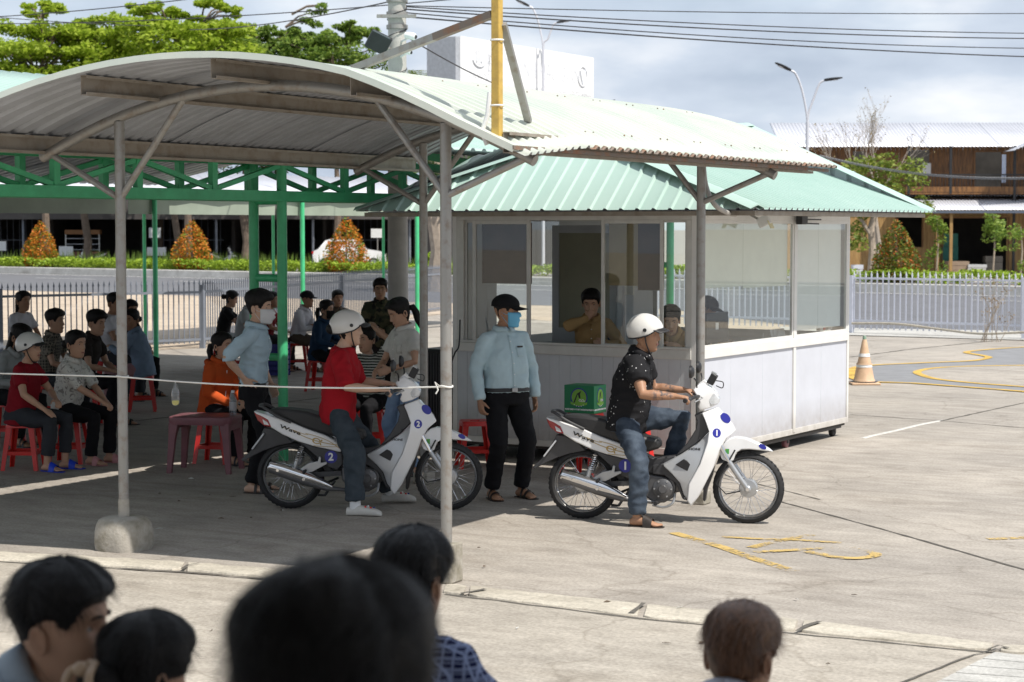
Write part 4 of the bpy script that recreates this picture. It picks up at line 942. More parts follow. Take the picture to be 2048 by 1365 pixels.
dc = thing('display_case', 'glass display case with an orange top in the dim shop', 'display case', V(165, 510, 112)); dc.location.z = 0
MB().b2((-1.0,0,0), (1.0,.6,.9)).build('cabinet', mat('case_red', (.16,.04,.04), .6), dc); MB().b2((-1.0,0,1.9), (1.0,.6,2.15)).build('top', mat('case_orange', (.30,.14,.05), .6), dc)
for k in range(3): MB().b2((-.95,.05,1.0+k*.32), (.95,.5,1.03+k*.32)).build('shelf', M['pvc_grey'], dc)
for k in (-1, 1): MB().b2((k*.96-.03,.02,.9), (k*.96+.03,.08,1.9)).build('corner_post', M['alu'], dc)
# street trees' trunks in the shade
for px, r, lb in ((172, .22, 'dark trunk standing behind the leftmost cone shrub'), (352, .2, 'thin dark trunk left of the middle cone shrub'), (490, .25, 'dark trunk beside the green column'), (872, .35, 'thick pale trunk close to the kiosk wall')):
    Y_ = 109 if px < 800 else 70; t = thing('street_tree', lb, 'tree', (X(px, Y_), Y_, 0), 0, 'shaded street trees'); rl.seed(px)
    MB().tube([(0,0,-.05), (.15,0,1.5), (-.1,.1,3.2), (.1,0,6.0)], [r*1.2, r, r*.9, r*.6], 9).build('trunk', M['bark'] if px < 800 else M['bark_pale'], t)
    zc = 5.6 if px < 800 else 5.0
    leaves([((rl.uniform(-2,2), rl.uniform(-1.5,1.5), zc+rl.uniform(-.8,1.2)), (.9,.9,.5), 70) for _ in range(16 if px < 800 else 10)], .28).build('crown', M['leaf_dark'], t, sharp=0, fix=False)
p = kmed(868, 2.0)[0]; t = thing('low_shrub', 'small yellow green shrub at the edge of the kiosk wall', 'shrub', (p.x, p.y, .25))
leaves([((rl.uniform(-.5,.5), rl.uniform(-.3,.3), rl.uniform(.3,1.0)), (.3,.3,.3), 60) for _ in range(9)], .2).build('foliage', M['leaf_hedge'], t, sharp=0, fix=False); MB().tube([(0,0,-.05),(0,0,.8)], .03, 5).build('stem', M['bark'], t)
# ------------------------------------------------------------------ parked white car
cb = V(700, 531, 107); car = thing('parked_car', 'white parked hatchback half hidden behind a cone shrub across the road', 'car', (cb.x, cb.y, 0), R(3))
prof = [(-2.0,.35),(-2.05,.75),(-1.98,1.02),(-1.75,1.12),(-1.35,1.58),(-1.05,1.66),(.1,1.66),(.45,1.55),(1.0,1.10),(1.75,.98),(2.02,.80),(2.05,.45),(1.95,.30),(-1.9,.28)]
q = MB(); 
q.rings([[(x*(.97 if abs(y) > .75 else 1), y*(.80 if z > 1.15 else 1), z) for x, z in prof] for y in (-.88, -.80, .80, .88)])
body = q.build('body', M['white_paint'], car, sharp=30)
gl_ = mat('car_glass', (.03,.035,.04), .08)
for sg in (-1, 1):
    MB().prism([(-1.25,1.16),(-1.12,1.50),(-.15,1.56),(-.15,1.16)], sg*.72, sg*.745, lambda u, v, w: (u, w, v)).build('side_window', gl_, car)
    MB().prism([(-.07,1.16),(-.07,1.56),(.15,1.56),(.75,1.16)], sg*.72, sg*.745, lambda u, v, w: (u, w, v)).build('side_window', gl_, car)
    for wx in (-1.3, 1.3):
        wh = MB().lathe([(.05,-.1),(.30,-.1),(.33,-.07),(.33,.07),(.30,.1),(.05,.1)], 20, 'y', (wx, sg*.80, .33), True).build('wheel', M['rubber'], car)
        MB().lathe([(.02,0),(.2,0),(.21,sg*.02),(.02,sg*.03)], 16, 'y', (wx, sg*.90, .33), True).build('hub_cap', M['silver'], wh)
    MB().box((-2.0, sg*.66, .92), (.08, .3, .12)).build('tail_light', M['red_plastic'], car); MB().box((1.95, sg*.62, .80), (.1, .3, .12)).build('headlight', M['chrome'], car)
MB().prism([(-1.72,1.14),(-1.38,1.53),(-1.36,1.50),(-1.68,1.13)], -.6, .6, lambda u, v, w: (u-.02, w, v)).build('rear_window', gl_, car)
MB().prism([(.55,1.49),(.98,1.14),(1.0,1.16),(.57,1.51)], -.6, .6, lambda u, v, w: (u+.02, w, v)).build('windscreen', gl_, car)
# ------------------------------------------------------------------ two-storey wooden building on the right
WB = thing('wooden_building', 'two storey brown plank building with pale corrugated roof and balcony on the right', 'building', (X(1594, 98), 98, 0), R(-1.5))
WL = 20.0
def planks(name, x0, x1, z0, z1, y, m, holes=(), wdt=.21):
    b = MB(); n = int((x1-x0)/wdt)
    for i in range(n):
        a, c = x0+(x1-x0)*i/n, x0+(x1-x0)*(i+1)/n; segs = [(z0, z1)]
        for hx0, hx1, hz0, hz1 in holes:
            if hx0 < (a+c)/2 < hx1:
                ns = []
                for s0, s1 in segs:
                    if hz0 > s0: ns.append((s0, min(s1, hz0)))
                    if hz1 < s1: ns.append((max(s0, hz1), s1))
                segs = [s for s in ns if s[1]-s[0] > .02]
        dy = rl.uniform(-.012, .012)
        for s0, s1 in segs: b.b2((a+.004, y+dy, s0), (c-.004, y+dy+.03, s1))
    return b.build(name, m, WB, sharp=0)
wx = lambda px: X(px, 98)-X(1594, 98)
h_up = [(wx(1815), wx(1857), 4.95, 6.15), (wx(1944), wx(1998), 4.1, 6.05), (wx(1700), wx(1726), 4.95, 6.1)]
planks('plank_wall', 0, WL, 4.05, 6.45, 0, M['wood'], h_up)
h_lo = [(wx(1790), wx(1842), 1.3, 2.9), (wx(1884), wx(2012), 0, 2.75)]
planks('plank_wall', -.5, WL, 0, 3.9, .3, M['wood_light'], h_lo)
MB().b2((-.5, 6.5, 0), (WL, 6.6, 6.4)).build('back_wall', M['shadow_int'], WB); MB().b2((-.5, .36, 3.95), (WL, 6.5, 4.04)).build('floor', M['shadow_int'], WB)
MB().b2((-.5,.35,0), (-.4,6.5,6.4)).build('end_wall', M['wood'], WB)
for hx0, hx1, hz0, hz1 in h_up+h_lo:
    f_ = MB(); f_.b2((hx0-.06,-.04,hz0), (hx0,.05,hz1)); f_.b2((hx1,-.04,hz0), (hx1+.06,.05,hz1)); f_.b2((hx0-.06,-.04,hz1), (hx1+.06,.05,hz1+.07)); f_.build('window_frame', M['wood'], WB, sharp=0)
MB().b2((wx(1840), -.08, 4.95), (wx(1857), -.04, 5.5)).build('notice', M['white'], WB); MB().b2((wx(1990), -.9, 4.5), (wx(1998), -.85, 5.9)).build('door_leaf', mat('pale_blue', (.55,.62,.78), .6), WB)
# main roof: corrugated, falling towards the road
def wroof(a, b, h): return (a, b, 6.25+(b+1.2)*.27+h)
for i in range(6):
    o = corr(wroof, -1.0+i*3.6, 2.6+i*3.6, -1.2, 4.2, .18, .045, 2, 'sine').build('roof_sheet', [M['zinc'], M['under']], WB, sharp=30, fix=False); up_normals(o); solid(o, .004, -1, 1)
for i in range(4):
    o = corr(lambda a, b, h: (a, b, 3.12+(b+3.2)*.24+h), wx(1795)+i*3.6, wx(1795)+3.6+i*3.6, -3.2, -.02, .16, .045, 2, 'sine').build('lean_to_sheet', [M['zinc'], M['under']], WB, sharp=30, fix=False); up_normals(o); solid(o, .004, -1, 1)
MB().b2((wx(1795), -3.2, 2.98), (wx(1795)+14.4, -3.1, 3.1)).build('gutter', mat('blue_grey_gutter', (.10,.12,.16), .5), WB)
# balcony
MB().b2((wx(1800), -1.25, 3.92), (WL, -.02, 4.04)).build('balcony_floor', M['wood'], WB); MB().b2((wx(1800), -1.27, 4.04), (WL, -1.22, 4.3)).build('balcony_edge', M['wood'], WB)
MB().b2((wx(1800), -1.27, 4.86), (WL, -1.21, 4.92)).build('handrail', M['dark'], WB)
for k in range(60):
    x = wx(1800)+k*.16
    if x < WL: MB().b2((x, -1.25, 4.3), (x+.025, -1.23, 4.86)).build('baluster', M['dark'], WB, sharp=0)
for x in (wx(1805), wx(1887), wx(2012)): MB().b2((x-.06, -1.28, 0 if x > wx(1900) else 3.95), (x+.06, -1.16, 6.3)).build('column', M['dark'], WB)
for x in (wx(1850), wx(1876)): MB().b2((x-.07, -3.0, 0), (x+.07, -2.86, 3.1)).build('veranda_post', M['wood_light'], WB)
# white gable wing at the right edge
MB().prism([(0,0),(4,0),(4,3.2),(2.6,4.2),(0,2.9)], 0, .1, lambda u, v, w: (wx(2000)+u, -1.9+w, 3.4+v)).build('gable_panel', M['zinc'], WB) if False else None
o = corr(lambda a, b, h: (a, b, 6.0+(a-wx(1992))*.42+h), wx(1992), wx(1992)+5.4, -3.4, -.9, .18, .045, 2, 'sine').build('porch_sheet', [M['zinc'], M['under']], WB, sharp=30, fix=False); up_normals(o); solid(o, .004, -1, 1)
# clutter under the lean-to
tl = mat('teal_tarp', (.02,.14,.11), .6)
def junk(px, w_, d_, h_, m, name, label, cat, Y=95.5, z=0):
    t = thing(name, label, cat, (X(px, Y), Y, z)); q = MB(); n = 3
    for k in range(n): q.b2((-w_/2+rl.uniform(-.05,.05), -d_/2, h_*k/n+.004), (w_/2+rl.uniform(-.05,.05), d_/2, h_*(k+1)/n-.01))
    q.build('stack', m, t, sharp=0)
junk(1898, .7, .5, 2.0, tl, 'hanging_tarp', 'dark teal tarp hanging in the open ground floor of the wooden building', 'tarp', 98.0)
junk(1912, 1.0, .8, .65, mat('cardboard', (.30,.22,.16), .8), 'board_stack', 'low stack of brown boards under the lean-to', 'boards')
junk(1952, .9, .5, .5, M['pvc_grey'], 'crate_stack', 'grey crates piled under the lean-to', 'crates', 95.2)
junk(1985, .8, .6, .9, M['shadow_int'], 'machine', 'dark machine standing under the lean-to', 'machine', 95.4)
junk(1712, .5, .5, .62, M['pvc'], 'white_cabinet', 'small white cabinet behind the fence by the pale trunk', 'cabinet', 88)
# trees in front of it
for px, Y_, lb, sd, hh in ((1690, 92, 'bare leafless tree beside the street lamp', 5, 4.1), (1752, 91, 'taller bare tree in front of the pale roof', 9, 4.6)):
    rl.seed(sd); t = thing('bare_tree', lb, 'tree', (X(px, Y_), Y_, 0)); m_ = MB(); tips = []
    m_.tube([(0,0,-.05), (.1,0,1.5), (-.1,.1,3), (0,0,hh)], [.16,.13,.11,.10], 7)
    for k in range(4): limb(m_, (0,0,hh-.3*k), (rl.uniform(-.6,.6), rl.uniform(-.5,.5), 1), 1.55, .04, 3, tips, .42, 3, .04)
    m_.build('trunk', M['bark_dead'], t)
    leaves([(tuple(p), (.15,.15,.1), 2) for p in tips], .10).build('foliage', leafmat('brown_remnant', [(.25,.17,.09), (.3,.25,.12)], .2), t, sharp=0, fix=False)
rl.seed(21); t = thing('leafy_tree', 'leafy green tree with a pale forked trunk left of the wooden building', 'tree', (X(1742, 88), 88, 0))
m_ = MB(); m_.tube([(0,0,-.05), (.05,0,1.2), (0,.1,2.3), (.3,0,3.6)], [.2,.17,.16,.1], 9); m_.tube([(0,0,1.9), (-.5,.1,2.7), (-1.0,0,3.4)], [.1,.08,.05], 7); m_.build('trunk', M['bark_pale'], t)
cl = [((rl.uniform(-1.2,2.0), rl.uniform(-.9,.9), rl.uniform(3.3,5.4)), (.65,.65,.4), 75) for _ in range(26)]+[((rl.uniform(-1.4,-.4), rl.uniform(-.5,.5), rl.uniform(1.4,3.2)), (.4,.4,.35), 55) for _ in range(8)]+[((rl.uniform(.8,2.6), rl.uniform(-.5,.5), rl.uniform(2.9,3.6)), (.4,.4,.3), 55) for _ in range(7)]
leaves(cl, .22).build('crown', leafmat('yellowgreen_leaf', [(.10,.16,.02), (.20,.26,.04), (.30,.34,.06)], .35), t, sharp=0, fix=False)
for px, Y_, h_, w_, lb, lm in ((1872, 93.5, 2.9, .35, 'vine like plant climbing a post of the wooden building', 'leaf_mid'), (1985, 91, 3.0, .45, 'drooping plant on a bare stem before the open ground floor', 'leaf_mid'), (2040, 89, 2.4, 1.1, 'loose green bush at the right edge of the photo', 'leaf_mid')):
    rl.seed(px); t = thing('garden_plant', lb, 'plant', (X(px, Y_), Y_, 0)); MB().tube([(0,0,-.05), (.08,0,h_*.5), (0,0,h_*.97)], [.05,.04,.02], 6).build('stem', M['bark_pale'], t)
    z0 = .2 if px != 1985 else h_*.55
    leaves([((rl.uniform(-w_,w_), rl.uniform(-w_,w_)*.6, rl.uniform(z0, h_)), (.3,.3,.28), 34) for _ in range(16)], .19).build('foliage', M[lm], t, sharp=0, fix=False)
# ------------------------------------------------------------------ traffic cone
cn = thing('traffic_cone', 'faded orange traffic cone with two white bands beside the test track', 'cone', G(1728, 769))
MB().lathe([(.17,.035), (.155,.07), (.145,.09), (.125,.20), (.078,.42), (.040,.62), (.028,.66)], 24).build('shell', M['orange'], cn)
MB().lathe([(.028,.655), (.026,.70), (.015,.715), (.004,.715)], 16).build('tip', mat('tip_green', (.20,.30,.22), .6), cn)
MB().lathe([(.084,.405), (.0865,.41), (.0765,.455), (.074,.452)], 24).build('reflective_band', M['white'], cn); MB().lathe([(.117,.252), (.119,.255), (.111,.292), (.108,.288)], 24).build('reflective_band', M['white'], cn)
MB().lathe([(.10,.298), (.117,.296), (.119,.292), (.113,.31)], 24).build('ridge', M['orange'], cn)
bs_ = MB().lathe([(.17,.03), (.20,.032), (.20,.045), (.16,.05)], 8).build('collar', M['dark'], cn); MB().b2((-.21,-.21,0), (.21,.21,.034)).build('base', M['orange'], cn, bevel=.012)
# ------------------------------------------------------------------ motorbike (underbone), local: x forward, y left, z up, origin under the rear axle
from mathutils.bvhtree import BVHTree
def BZ(px, py): return ((px-325)/728.0, (1248+.0285*(px-325)-py)/728.0)
WBASE, WR = BZ(1272, 1073)[0], .277
M['panel_dark'] = mat('dark_grey_plastic', (.05,.05,.053), .45, 0, var=.15)
M['silver_panel'] = mat('silver_panel', (.52,.53,.54), .3, .35, var=.04)
M['seat'] = mat('seat_vinyl', (.022,.022,.023), .5, 0, var=.2, bump=.15, bs=250)
M['tail_red'] = mat('red_lens', (.30,.01,.015), .15, 0, coat=.6)
M['engine'] = mat('engine_alloy', (.16,.16,.165), .45, .6, var=.2)
M['gold_print'] = mat('gold_print', (.45,.31,.10), .35, .3); M['blue_print'] = mat('blue_print', (.025,.03,.30), .35, 0, var=.05)
M['black_print'] = mat('black_print', (.02,.02,.02), .4); M['white_print'] = mat('white_print', (.85,.85,.85), .5, var=.02)
M['green_label'] = mat('green_label', (.10,.42,.10), .5, vs=30, col2=(.55,.55,.08), c2pos=(.55,.6)); M['headlight'] = mat('headlight_lens', (.62,.64,.66), .06, .2, var=.2, vs=25)
def motorbike(number, label, loc, rz):
    B = thing('motorbike', label, 'motorbike', loc, rz, 'numbered test motorbikes')
    def pan(name, out, wd, m, bevel=.008, par=B, ys=None):
        P = [BZ(*q) for q in out]; n = len(P); wd = wd if isinstance(wd, (list, tuple)) else [wd]*n
        lo, hi = (None, None) if ys is None else ys
        b = MB()
        b.add([(x, -w_ if ys is None else lo, z) for (x, z), w_ in zip(P, wd)]+[(x, w_ if ys is None else hi, z) for (x, z), w_ in zip(P, wd)],
              [tuple(range(n)), tuple(reversed(range(n, 2*n)))]+[(i, (i+1) % n, n+(i+1) % n, n+i) for i in range(n)])
        return b.build(name, m, par, sharp=35, bevel=bevel)
    def surf(o, px, py):
        x, z = BZ(px, py); t = BVHTree.FromPolygons([v.co[:] for v in o.data.vertices], [p.vertices[:] for p in o.data.polygons])
        h = t.ray_cast(Vector((x, -2, z)), Vector((0, 1, 0)))
        if h[0] is None: return Vector((x, -.12, z)), Vector((0, -1, 0))
        nn = h[1] if h[1].y < 0 else -h[1]
        return h[0], nn
    def fr(o, px, py, rot=0, off=.002):
        p, nn = surf(o, px, py); xa = Vector((math.cos(rot), 0, math.sin(rot))); xa = (xa-nn*xa.dot(nn)).normalized(); ya = nn.cross(xa); m = Matrix((xa, ya, nn)).transposed().to_4x4(); m.translation = p+nn*off; return m
    def disc(o, px, py, r, m=None, off=.002, rot=0, sq=1):
        mt = fr(o, px, py, rot, off); b = MB(); b.add([mt @ Vector((r*math.cos(a), r*sq*math.sin(a), 0)) for a in np.linspace(0, 6.283, 25)[:-1]]+[mt @ Vector((r*math.cos(a), r*sq*math.sin(a), -.004)) for a in np.linspace(0, 6.283, 25)[:-1]], [tuple(range(24))]+[(i, (i+1) % 24, 24+(i+1) % 24, 24+i) for i in range(24)])
        return b.build('number_disc', m or M['blue_print'], o, sharp=0)
    # wheels
    for k, xh in enumerate((0, WBASE)):
        W = bpy.data.objects.new('wheel', None); C.objects.link(W); W.parent = B; W.location = (xh, 0, WR); W.empty_display_size = .05
        tw_ = .040 if k == 0 else .034
        MB().lathe([(WR-.052,-tw_*.55), (WR-.035,-tw_), (WR-.012,-tw_*.82), (WR-.002,-tw_*.35), (WR,0), (WR-.002,tw_*.35), (WR-.012,tw_*.82), (WR-.035,tw_), (WR-.052,tw_*.55), (WR-.052,-tw_*.55)], 56, 'y').build('tyre', M['rubber'], W, sharp=50)
        tread = MB()
        for j in range(44):
            a = 2*math.pi*j/44
            for sg in (-1, 1):
                m3 = Matrix.Rotation(-a, 3, 'Y'); tread.box(m3 @ Vector((WR-.003, sg*tw_*.42, 0)), (.005, tw_*.5, .016), m3 @ Matrix.Rotation(sg*.5, 3, 'X'))
        tread.build('tread', M['rubber'], W, sharp=0)
        MB().lathe([(WR-.050,-.022), (WR-.046,-.026), (WR-.052,-.020), (WR-.064,-.008), (WR-.066,0), (WR-.064,.008), (WR-.052,.020), (WR-.046,.026), (WR-.050,.022)], 48, 'y').build('rim', M['chrome'], W, sharp=60)
        sp = MB()
        for j in range(36):
            a = 2*math.pi*j/36; sg = 1 if j % 2 else -1; da = .55*(1 if (j//2) % 2 else -1)
            sp.tube([(.045*math.cos(a+da), sg*.030, .045*math.sin(a+da)), ((WR-.060)*math.cos(a), sg*.004, (WR-.060)*math.sin(a))], .0016, 4, cap=False)
        sp.build('spokes', M['chrome'], W)['kind'] = 'stuff'
        MB().lathe([(.0,-.075), (.018,-.075), (.02,-.05), (.066,-.045), (.072,-.030), (.072,.030), (.064,.045), (.02,.05), (.018,.075), (0,.075)] if k else [(0,-.09), (.02,-.09), (.022,-.05), (.055,-.045), (.06,-.03), (.06,.03), (.055,.045), (.085,.048), (.085,.054), (.02,.056), (0,.09)], 24, 'y').build('hub', M['silver'], W)
        ax = MB().lathe([(0,-.105), (.014,-.105), (.014,-.088), (0,-.088)], 8, 'y').build('axle_nut', M['chrome'], W)
    # front end
    fx, fz = WBASE, WR
    for sg in (-1, 1):
        MB().tube([(fx, sg*.082, fz), (BZ(1220, 1000)[0], sg*.082, BZ(1220, 1000)[1]), (BZ(1168, 920)[0], sg*.080, BZ(1168, 920)[1])], [.020,.021,.021], 12).build('fork_leg', M['silver'], B)
        MB().tube([(BZ(1172, 925)[0], sg*.080, BZ(1172, 925)[1]), (BZ(1085, 760)[0], sg*.078, BZ(1085, 760)[1])], .015, 10).build('fork_tube', M['chrome'], B)
        MB().ball((fx, sg*.085, fz), (.028,.018,.030)).build('axle_lug', M['silver'], B)
    fen = pan('front_fender', [(1110,872),(1130,820),(1165,788),(1200,779),(1260,788),(1330,818),(1385,848),(1412,868),(1380,864),(1330,856),(1280,850),(1235,850),(1205,868),(1190,912),(1160,918),(1125,905)], [.058,.06,.055,.05,.052,.05,.035,.008,.035,.05,.056,.06,.066,.078,.082,.07], M['white_paint'])
    d = disc(fen, 1352, 836, .032, sq=.55, rot=-.45)
    lab = MB(); mt = fr(fen, 1150, 868, 0, .003); lab.add([mt @ Vector(q) for q in ((-.022,-.032,0), (.020,-.030,0), (.022,.032,0), (-.020,.030,0))], [(0,1,2,3)]); lab.build('inspection_label', M['green_label'], fen, sharp=0)
    MB().tube([(BZ(1200, 850)[0], -.085, BZ(1200, 850)[1]), (BZ(1110, 1040)[0]-.02, -.09, BZ(1110, 1040)[1]), (BZ(1150, 1100)[0], -.085, BZ(1150, 1100)[1]), (BZ(1230, 1085)[0], -.075, BZ(1230, 1085)[1])], .006, 6).build('brake_cable', M['dark'], B)
    pan('mud_flap', [(1045,960),(1085,930),(1070,1000),(1040,1080),(1030,1148),(1018,1140),(1020,1040)], .055, M['dark'])
    shield = pan('leg_shield', [(1095,612),(1010,640),(1030,680),(1057,740),(1050,800),(1010,920),(945,1035),(935,1130),(958,1166),(1000,1110),(1080,950),(1115,850),(1150,785),(1200,745),(1180,705)],
        [.055,.085,.10,.145,.165,.175,.165,.15,.14,.14,.125,.10,.07,.018,.03], M['white_paint'], .010)
    cover = pan('inner_cover', [(1056,746),(1000,802),(900,870),(795,925),(800,940),(850,985),(892,1032),(915,1100),(936,1128),(946,1035),(1010,920),(1050,802)], [.10,.11,.12,.12,.12,.125,.13,.13,.135,.15,.155,.145], M['silver_panel'], .008)
    for sg in (-1, 1):
        pan('side_vent', [(868,928),(915,896),(935,905),(985,962),(940,968)], 0, M['dark'], .004, ys=((sg*.140), (sg*.118)) if sg > 0 else (-.140, -.118))
        MB().ball((*[(BZ(1003, 783)[0]), sg*.122], BZ(1003, 783)[1]), .008, 8, 6).build('screw', M['dark'], B)
        MB().ball((*[(BZ(921, 1120)[0]), sg*.140], BZ(921, 1120)[1]), .011, 8, 6).build('screw', M['dark'], B)
    pan('neck_cover', [(968,650),(1008,636),(1030,680),(1056,744),(1000,800),(900,868),(862,884),(930,808),(975,735),(985,690)], .072, M['panel_dark'])
    pan('lower_cowl', [(735,935),(795,922),(845,975),(890,1030),(912,1100),(934,1138),(905,1126),(868,1040),(800,992),(735,985)], .10, M['panel_dark'])
    pan('frame_tunnel', [(640,850),(735,900),(862,884),(880,905),(795,930),(735,985),(640,960)], .07, M['panel_dark'])
    # handlebar unit
    hc = pan('handlebar_cowl', [(962,508),(985,482),(1012,470),(1060,498),(1090,528),(1106,565),(1100,592),(1060,612),(1005,626),(988,604),(1002,575),(985,540)], [.10,.085,.06,.075,.06,.04,.045,.07,.085,.09,.11,.12], M['white_paint'], .008)
    pan('headlight', [(1036,548),(1082,527),(1108,562),(1101,590),(1062,598)], [.085,.066,.044,.05,.078], M['headlight'], .006)
    pan('visor_screen', [(985,478),(1020,452),(1055,478),(1010,492)], .05, M['white_paint'], .006)
    hx, hz = BZ(1000, 545); ex, ez_ = BZ(940, 552)
    for sg in (-1, 1):
        MB().tube([(hx, sg*.08, hz), (hx-.02, sg*.17, hz+.005), (ex+.02, sg*.25, ez_)], .013, 10).build('handlebar', M['dark'], B)
        MB().tube([(ex+.022, sg*.235, ez_), (ex-.004, sg*.345, ez_-.004)], [.018,.017], 12).build('grip', M['dark'], B)
        MB().tube([(hx+.02, sg*.17, hz), (hx+.035, sg*.22, hz-.002), (ex+.07, sg*.33, ez_-.012)], .006, 6).build('brake_lever', M['silver'], B)
        mx_, mz_ = BZ(966, 412); sx_, sz_ = BZ(990, 492)
        st = MB().tube(smooth_path([Vector((sx_, sg*.17, sz_)), Vector((sx_+.0, sg*.20, sz_+.05)), Vector((mx_+.02, sg*.255, mz_-.03))], 4), .006, 6).build('mirror_stalk', M['dark'], B)
        MB().rings([[(mx_+.012*k_, sg*.26+r_*.055*math.cos(a), mz_+.02+r_*.050*math.sin(a)) for a in np.linspace(0, 6.283, 17)[:-1]] for k_, r_ in ((-1.2,.96), (-.9,1), (0.4,.95), (1.6,.6), (2.0,.2))]).build('mirror', M['dark'], st)
        MB().rings([[(mx_-.0150+.0004*k_, sg*.26+r_*.05*math.cos(a), mz_+.02+r_*.045*math.sin(a)) for a in np.linspace(0, 6.283, 17)[:-1]] for k_, r_ in ((0,1), (1,1))]).build('mirror_glass', M['chrome'], st)
    dx_, dz_ = BZ(1066, 452)
    dev = MB().box((dx_, -.02, dz_), (.055, .075, .085), Matrix.Rotation(R(28), 3, 'Y')).build('sensor_box', M['dark'], B, bevel=.006)
    MB().box((dx_+.012, -.02, dz_+.046), (.04, .06, .014), Matrix.Rotation(R(28), 3, 'Y')).build('sensor_cap', M['silver'], dev)
    MB().tube(smooth_path([Vector((dx_+.03, -.05, dz_-.01)), Vector((dx_+.085, -.06, dz_-.02)), Vector((dx_+.08, -.05, dz_-.065)), Vector((dx_+.03, -.03, dz_-.05))]), .004, 6).build('sensor_cable', M['dark'], dev)
    MB().bar((dx_-.02, -.02, dz_-.03), (BZ(1020, 492)[0], -.02, BZ(1020, 492)[1]), .03, .012).build('sensor_mount', M['dark'], dev)
    # tail, seat, rear
    tail = pan('tail_cowl', [(112,656),(150,666),(240,692),(350,728),(440,768),(545,805),(600,835),(642,868),(638,910),(560,890),(470,868),(380,838),(290,796),(222,754),(140,690)], [.07,.085,.105,.115,.118,.118,.118,.116,.116,.118,.118,.118,.115,.105,.08], M['white_paint'], .010)
    pan('seat', [(200,650),(250,642),(330,648),(440,664),(520,692),(600,722),(690,772),(768,788),(778,838),(700,862),(600,818),(500,786),(420,758),(340,722),(240,690)], [.07,.09,.11,.125,.13,.13,.115,.09,.085,.10,.12,.12,.118,.11,.08], M['seat'], .022)
    for sg in (-1, 1):
        MB().tube(smooth_path([Vector((BZ(150, 626)[0], sg*.06, BZ(150, 626)[1])), Vector((BZ(175, 632)[0], sg*.10, BZ(175, 632)[1])), Vector((BZ(250, 678)[0], sg*.125, BZ(250, 678)[1])), Vector((BZ(345, 724)[0], sg*.128, BZ(345, 724)[1]))]), .012, 8).build('grab_rail', M['panel_dark'], B)
        pan('indicator_strip', [(128,676),(165,690),(205,716),(214,742),(180,732)], 0, M['white_print'], .002, ys=(sg*.098, sg*.100)) if False else None
    MB().tube([(BZ(150, 626)[0], -.06, BZ(150, 626)[1]), (BZ(145, 624)[0], 0, BZ(145, 624)[1]), (BZ(150, 626)[0], .06, BZ(150, 626)[1])], .012, 8).build('grab_rail', M['panel_dark'], B)
    tl_ = pan('tail_light', [(116,664),(158,682),(204,708),(224,750),(182,744),(138,712)], [.072,.09,.104,.112,.10,.078], M['tail_red'], .006)
    pan('tail_lens', [(170,704),(200,722),(212,742),(180,736)], [.098,.106,.110,.102], M['headlight'], .003)
    pan('rear_fender', [(175,758),(225,766),(300,800),(345,850),(250,868),(170,895),(105,925),(42,960),(32,946),(82,902),(128,852)], [.06,.07,.075,.07,.06,.055,.05,.04,.038,.05,.055], M['panel_dark'], .006)
    pan('number_plate', [(172,788),(178,794),(108,884),(100,880)], .085, M['pvc_grey'], .001)
    pan('side_cover', [(395,845),(470,870),(560,892),(642,912),(648,980),(615,1018),(560,995),(505,945)], .108, M['panel_dark'], .008)
    pan('inner_fender', [(300,800),(400,845),(505,945),(560,995),(600,1040),(560,1060),(520,1000),(455,905),(380,855)], .05, M['dark'], .004)
    for sg in (-1, 1):
        MB().bar((0, sg*.085, WR), (BZ(640, 1035)[0], sg*.085, BZ(640, 1035)[1]), .022, .040).build('swing_arm', M['panel_dark'], B)
        a_, b_ = Vector((BZ(410, 862)[0], sg*.112, BZ(410, 862)[1])), Vector((BZ(368, 985)[0], sg*.112, BZ(368, 985)[1]))
        MB().tube([a_, b_], .010, 8).build('shock_rod', M['dark'], B); MB().tube([a_.lerp(b_, .62), a_.lerp(b_, 1.08)], .019, 10).build('shock_body', M['silver'], B)
        d_ = (b_-a_).normalized(); u_ = d_.cross(Vector((0,1,0))).normalized(); v_ = d_.cross(u_)
        MB().tube([a_.lerp(b_, .06+.74*t)+(u_*math.cos(t*50)+v_*math.sin(t*50))*.021 for t in np.linspace(0, 1, 72)], .0042, 5).build('shock_spring', M['chrome'], B)
    pan('chain_case', [(280,1030),(640,1010),(650,1060),(290,1085)], 0, M['panel_dark'], .004, ys=(.095, .125))
    # exhaust
    ex_ = MB(); pts = [(214,972),(222,976),(300,1000),(400,1036),(480,1064),(540,1088),(592,1112)]; rr = [.036,.044,.048,.046,.040,.030,.016]
    ex_.tube([Vector((BZ(*q)[0], -.165+.02*i/6, BZ(*q)[1])) for i, q in enumerate(pts)], rr, 18, flat=1)
    exo = ex_.build('exhaust', M['chrome'], B, sharp=50)
    MB().tube([Vector((BZ(225, 985)[0], -.160, BZ(225, 985)[1]-.006)), Vector((BZ(420, 1060)[0], -.152, BZ(420, 1060)[1]-.01)), Vector((BZ(560, 1115)[0], -.140, BZ(560, 1115)[1]-.006)), Vector((BZ(640, 1130)[0], -.12, BZ(640, 1130)[1])), Vector((BZ(760, 1150)[0], -.07, BZ(760, 1150)[1])), Vector((BZ(850, 1100)[0], 0, BZ(850, 1100)[1]))], [.040,.040,.024,.016,.016,.016], 12).build('exhaust_pipe', M['engine'], B)
    for q in ((275,1000), (428,1058)): MB().lathe([(0,-.006), (.012,-.006), (.014,.004), (0,.006)], 12, 'y', (BZ(*q)[0], -.216 if q[0] < 300 else -.204, BZ(*q)[1])).build('shield_bolt', M['chrome'], exo)
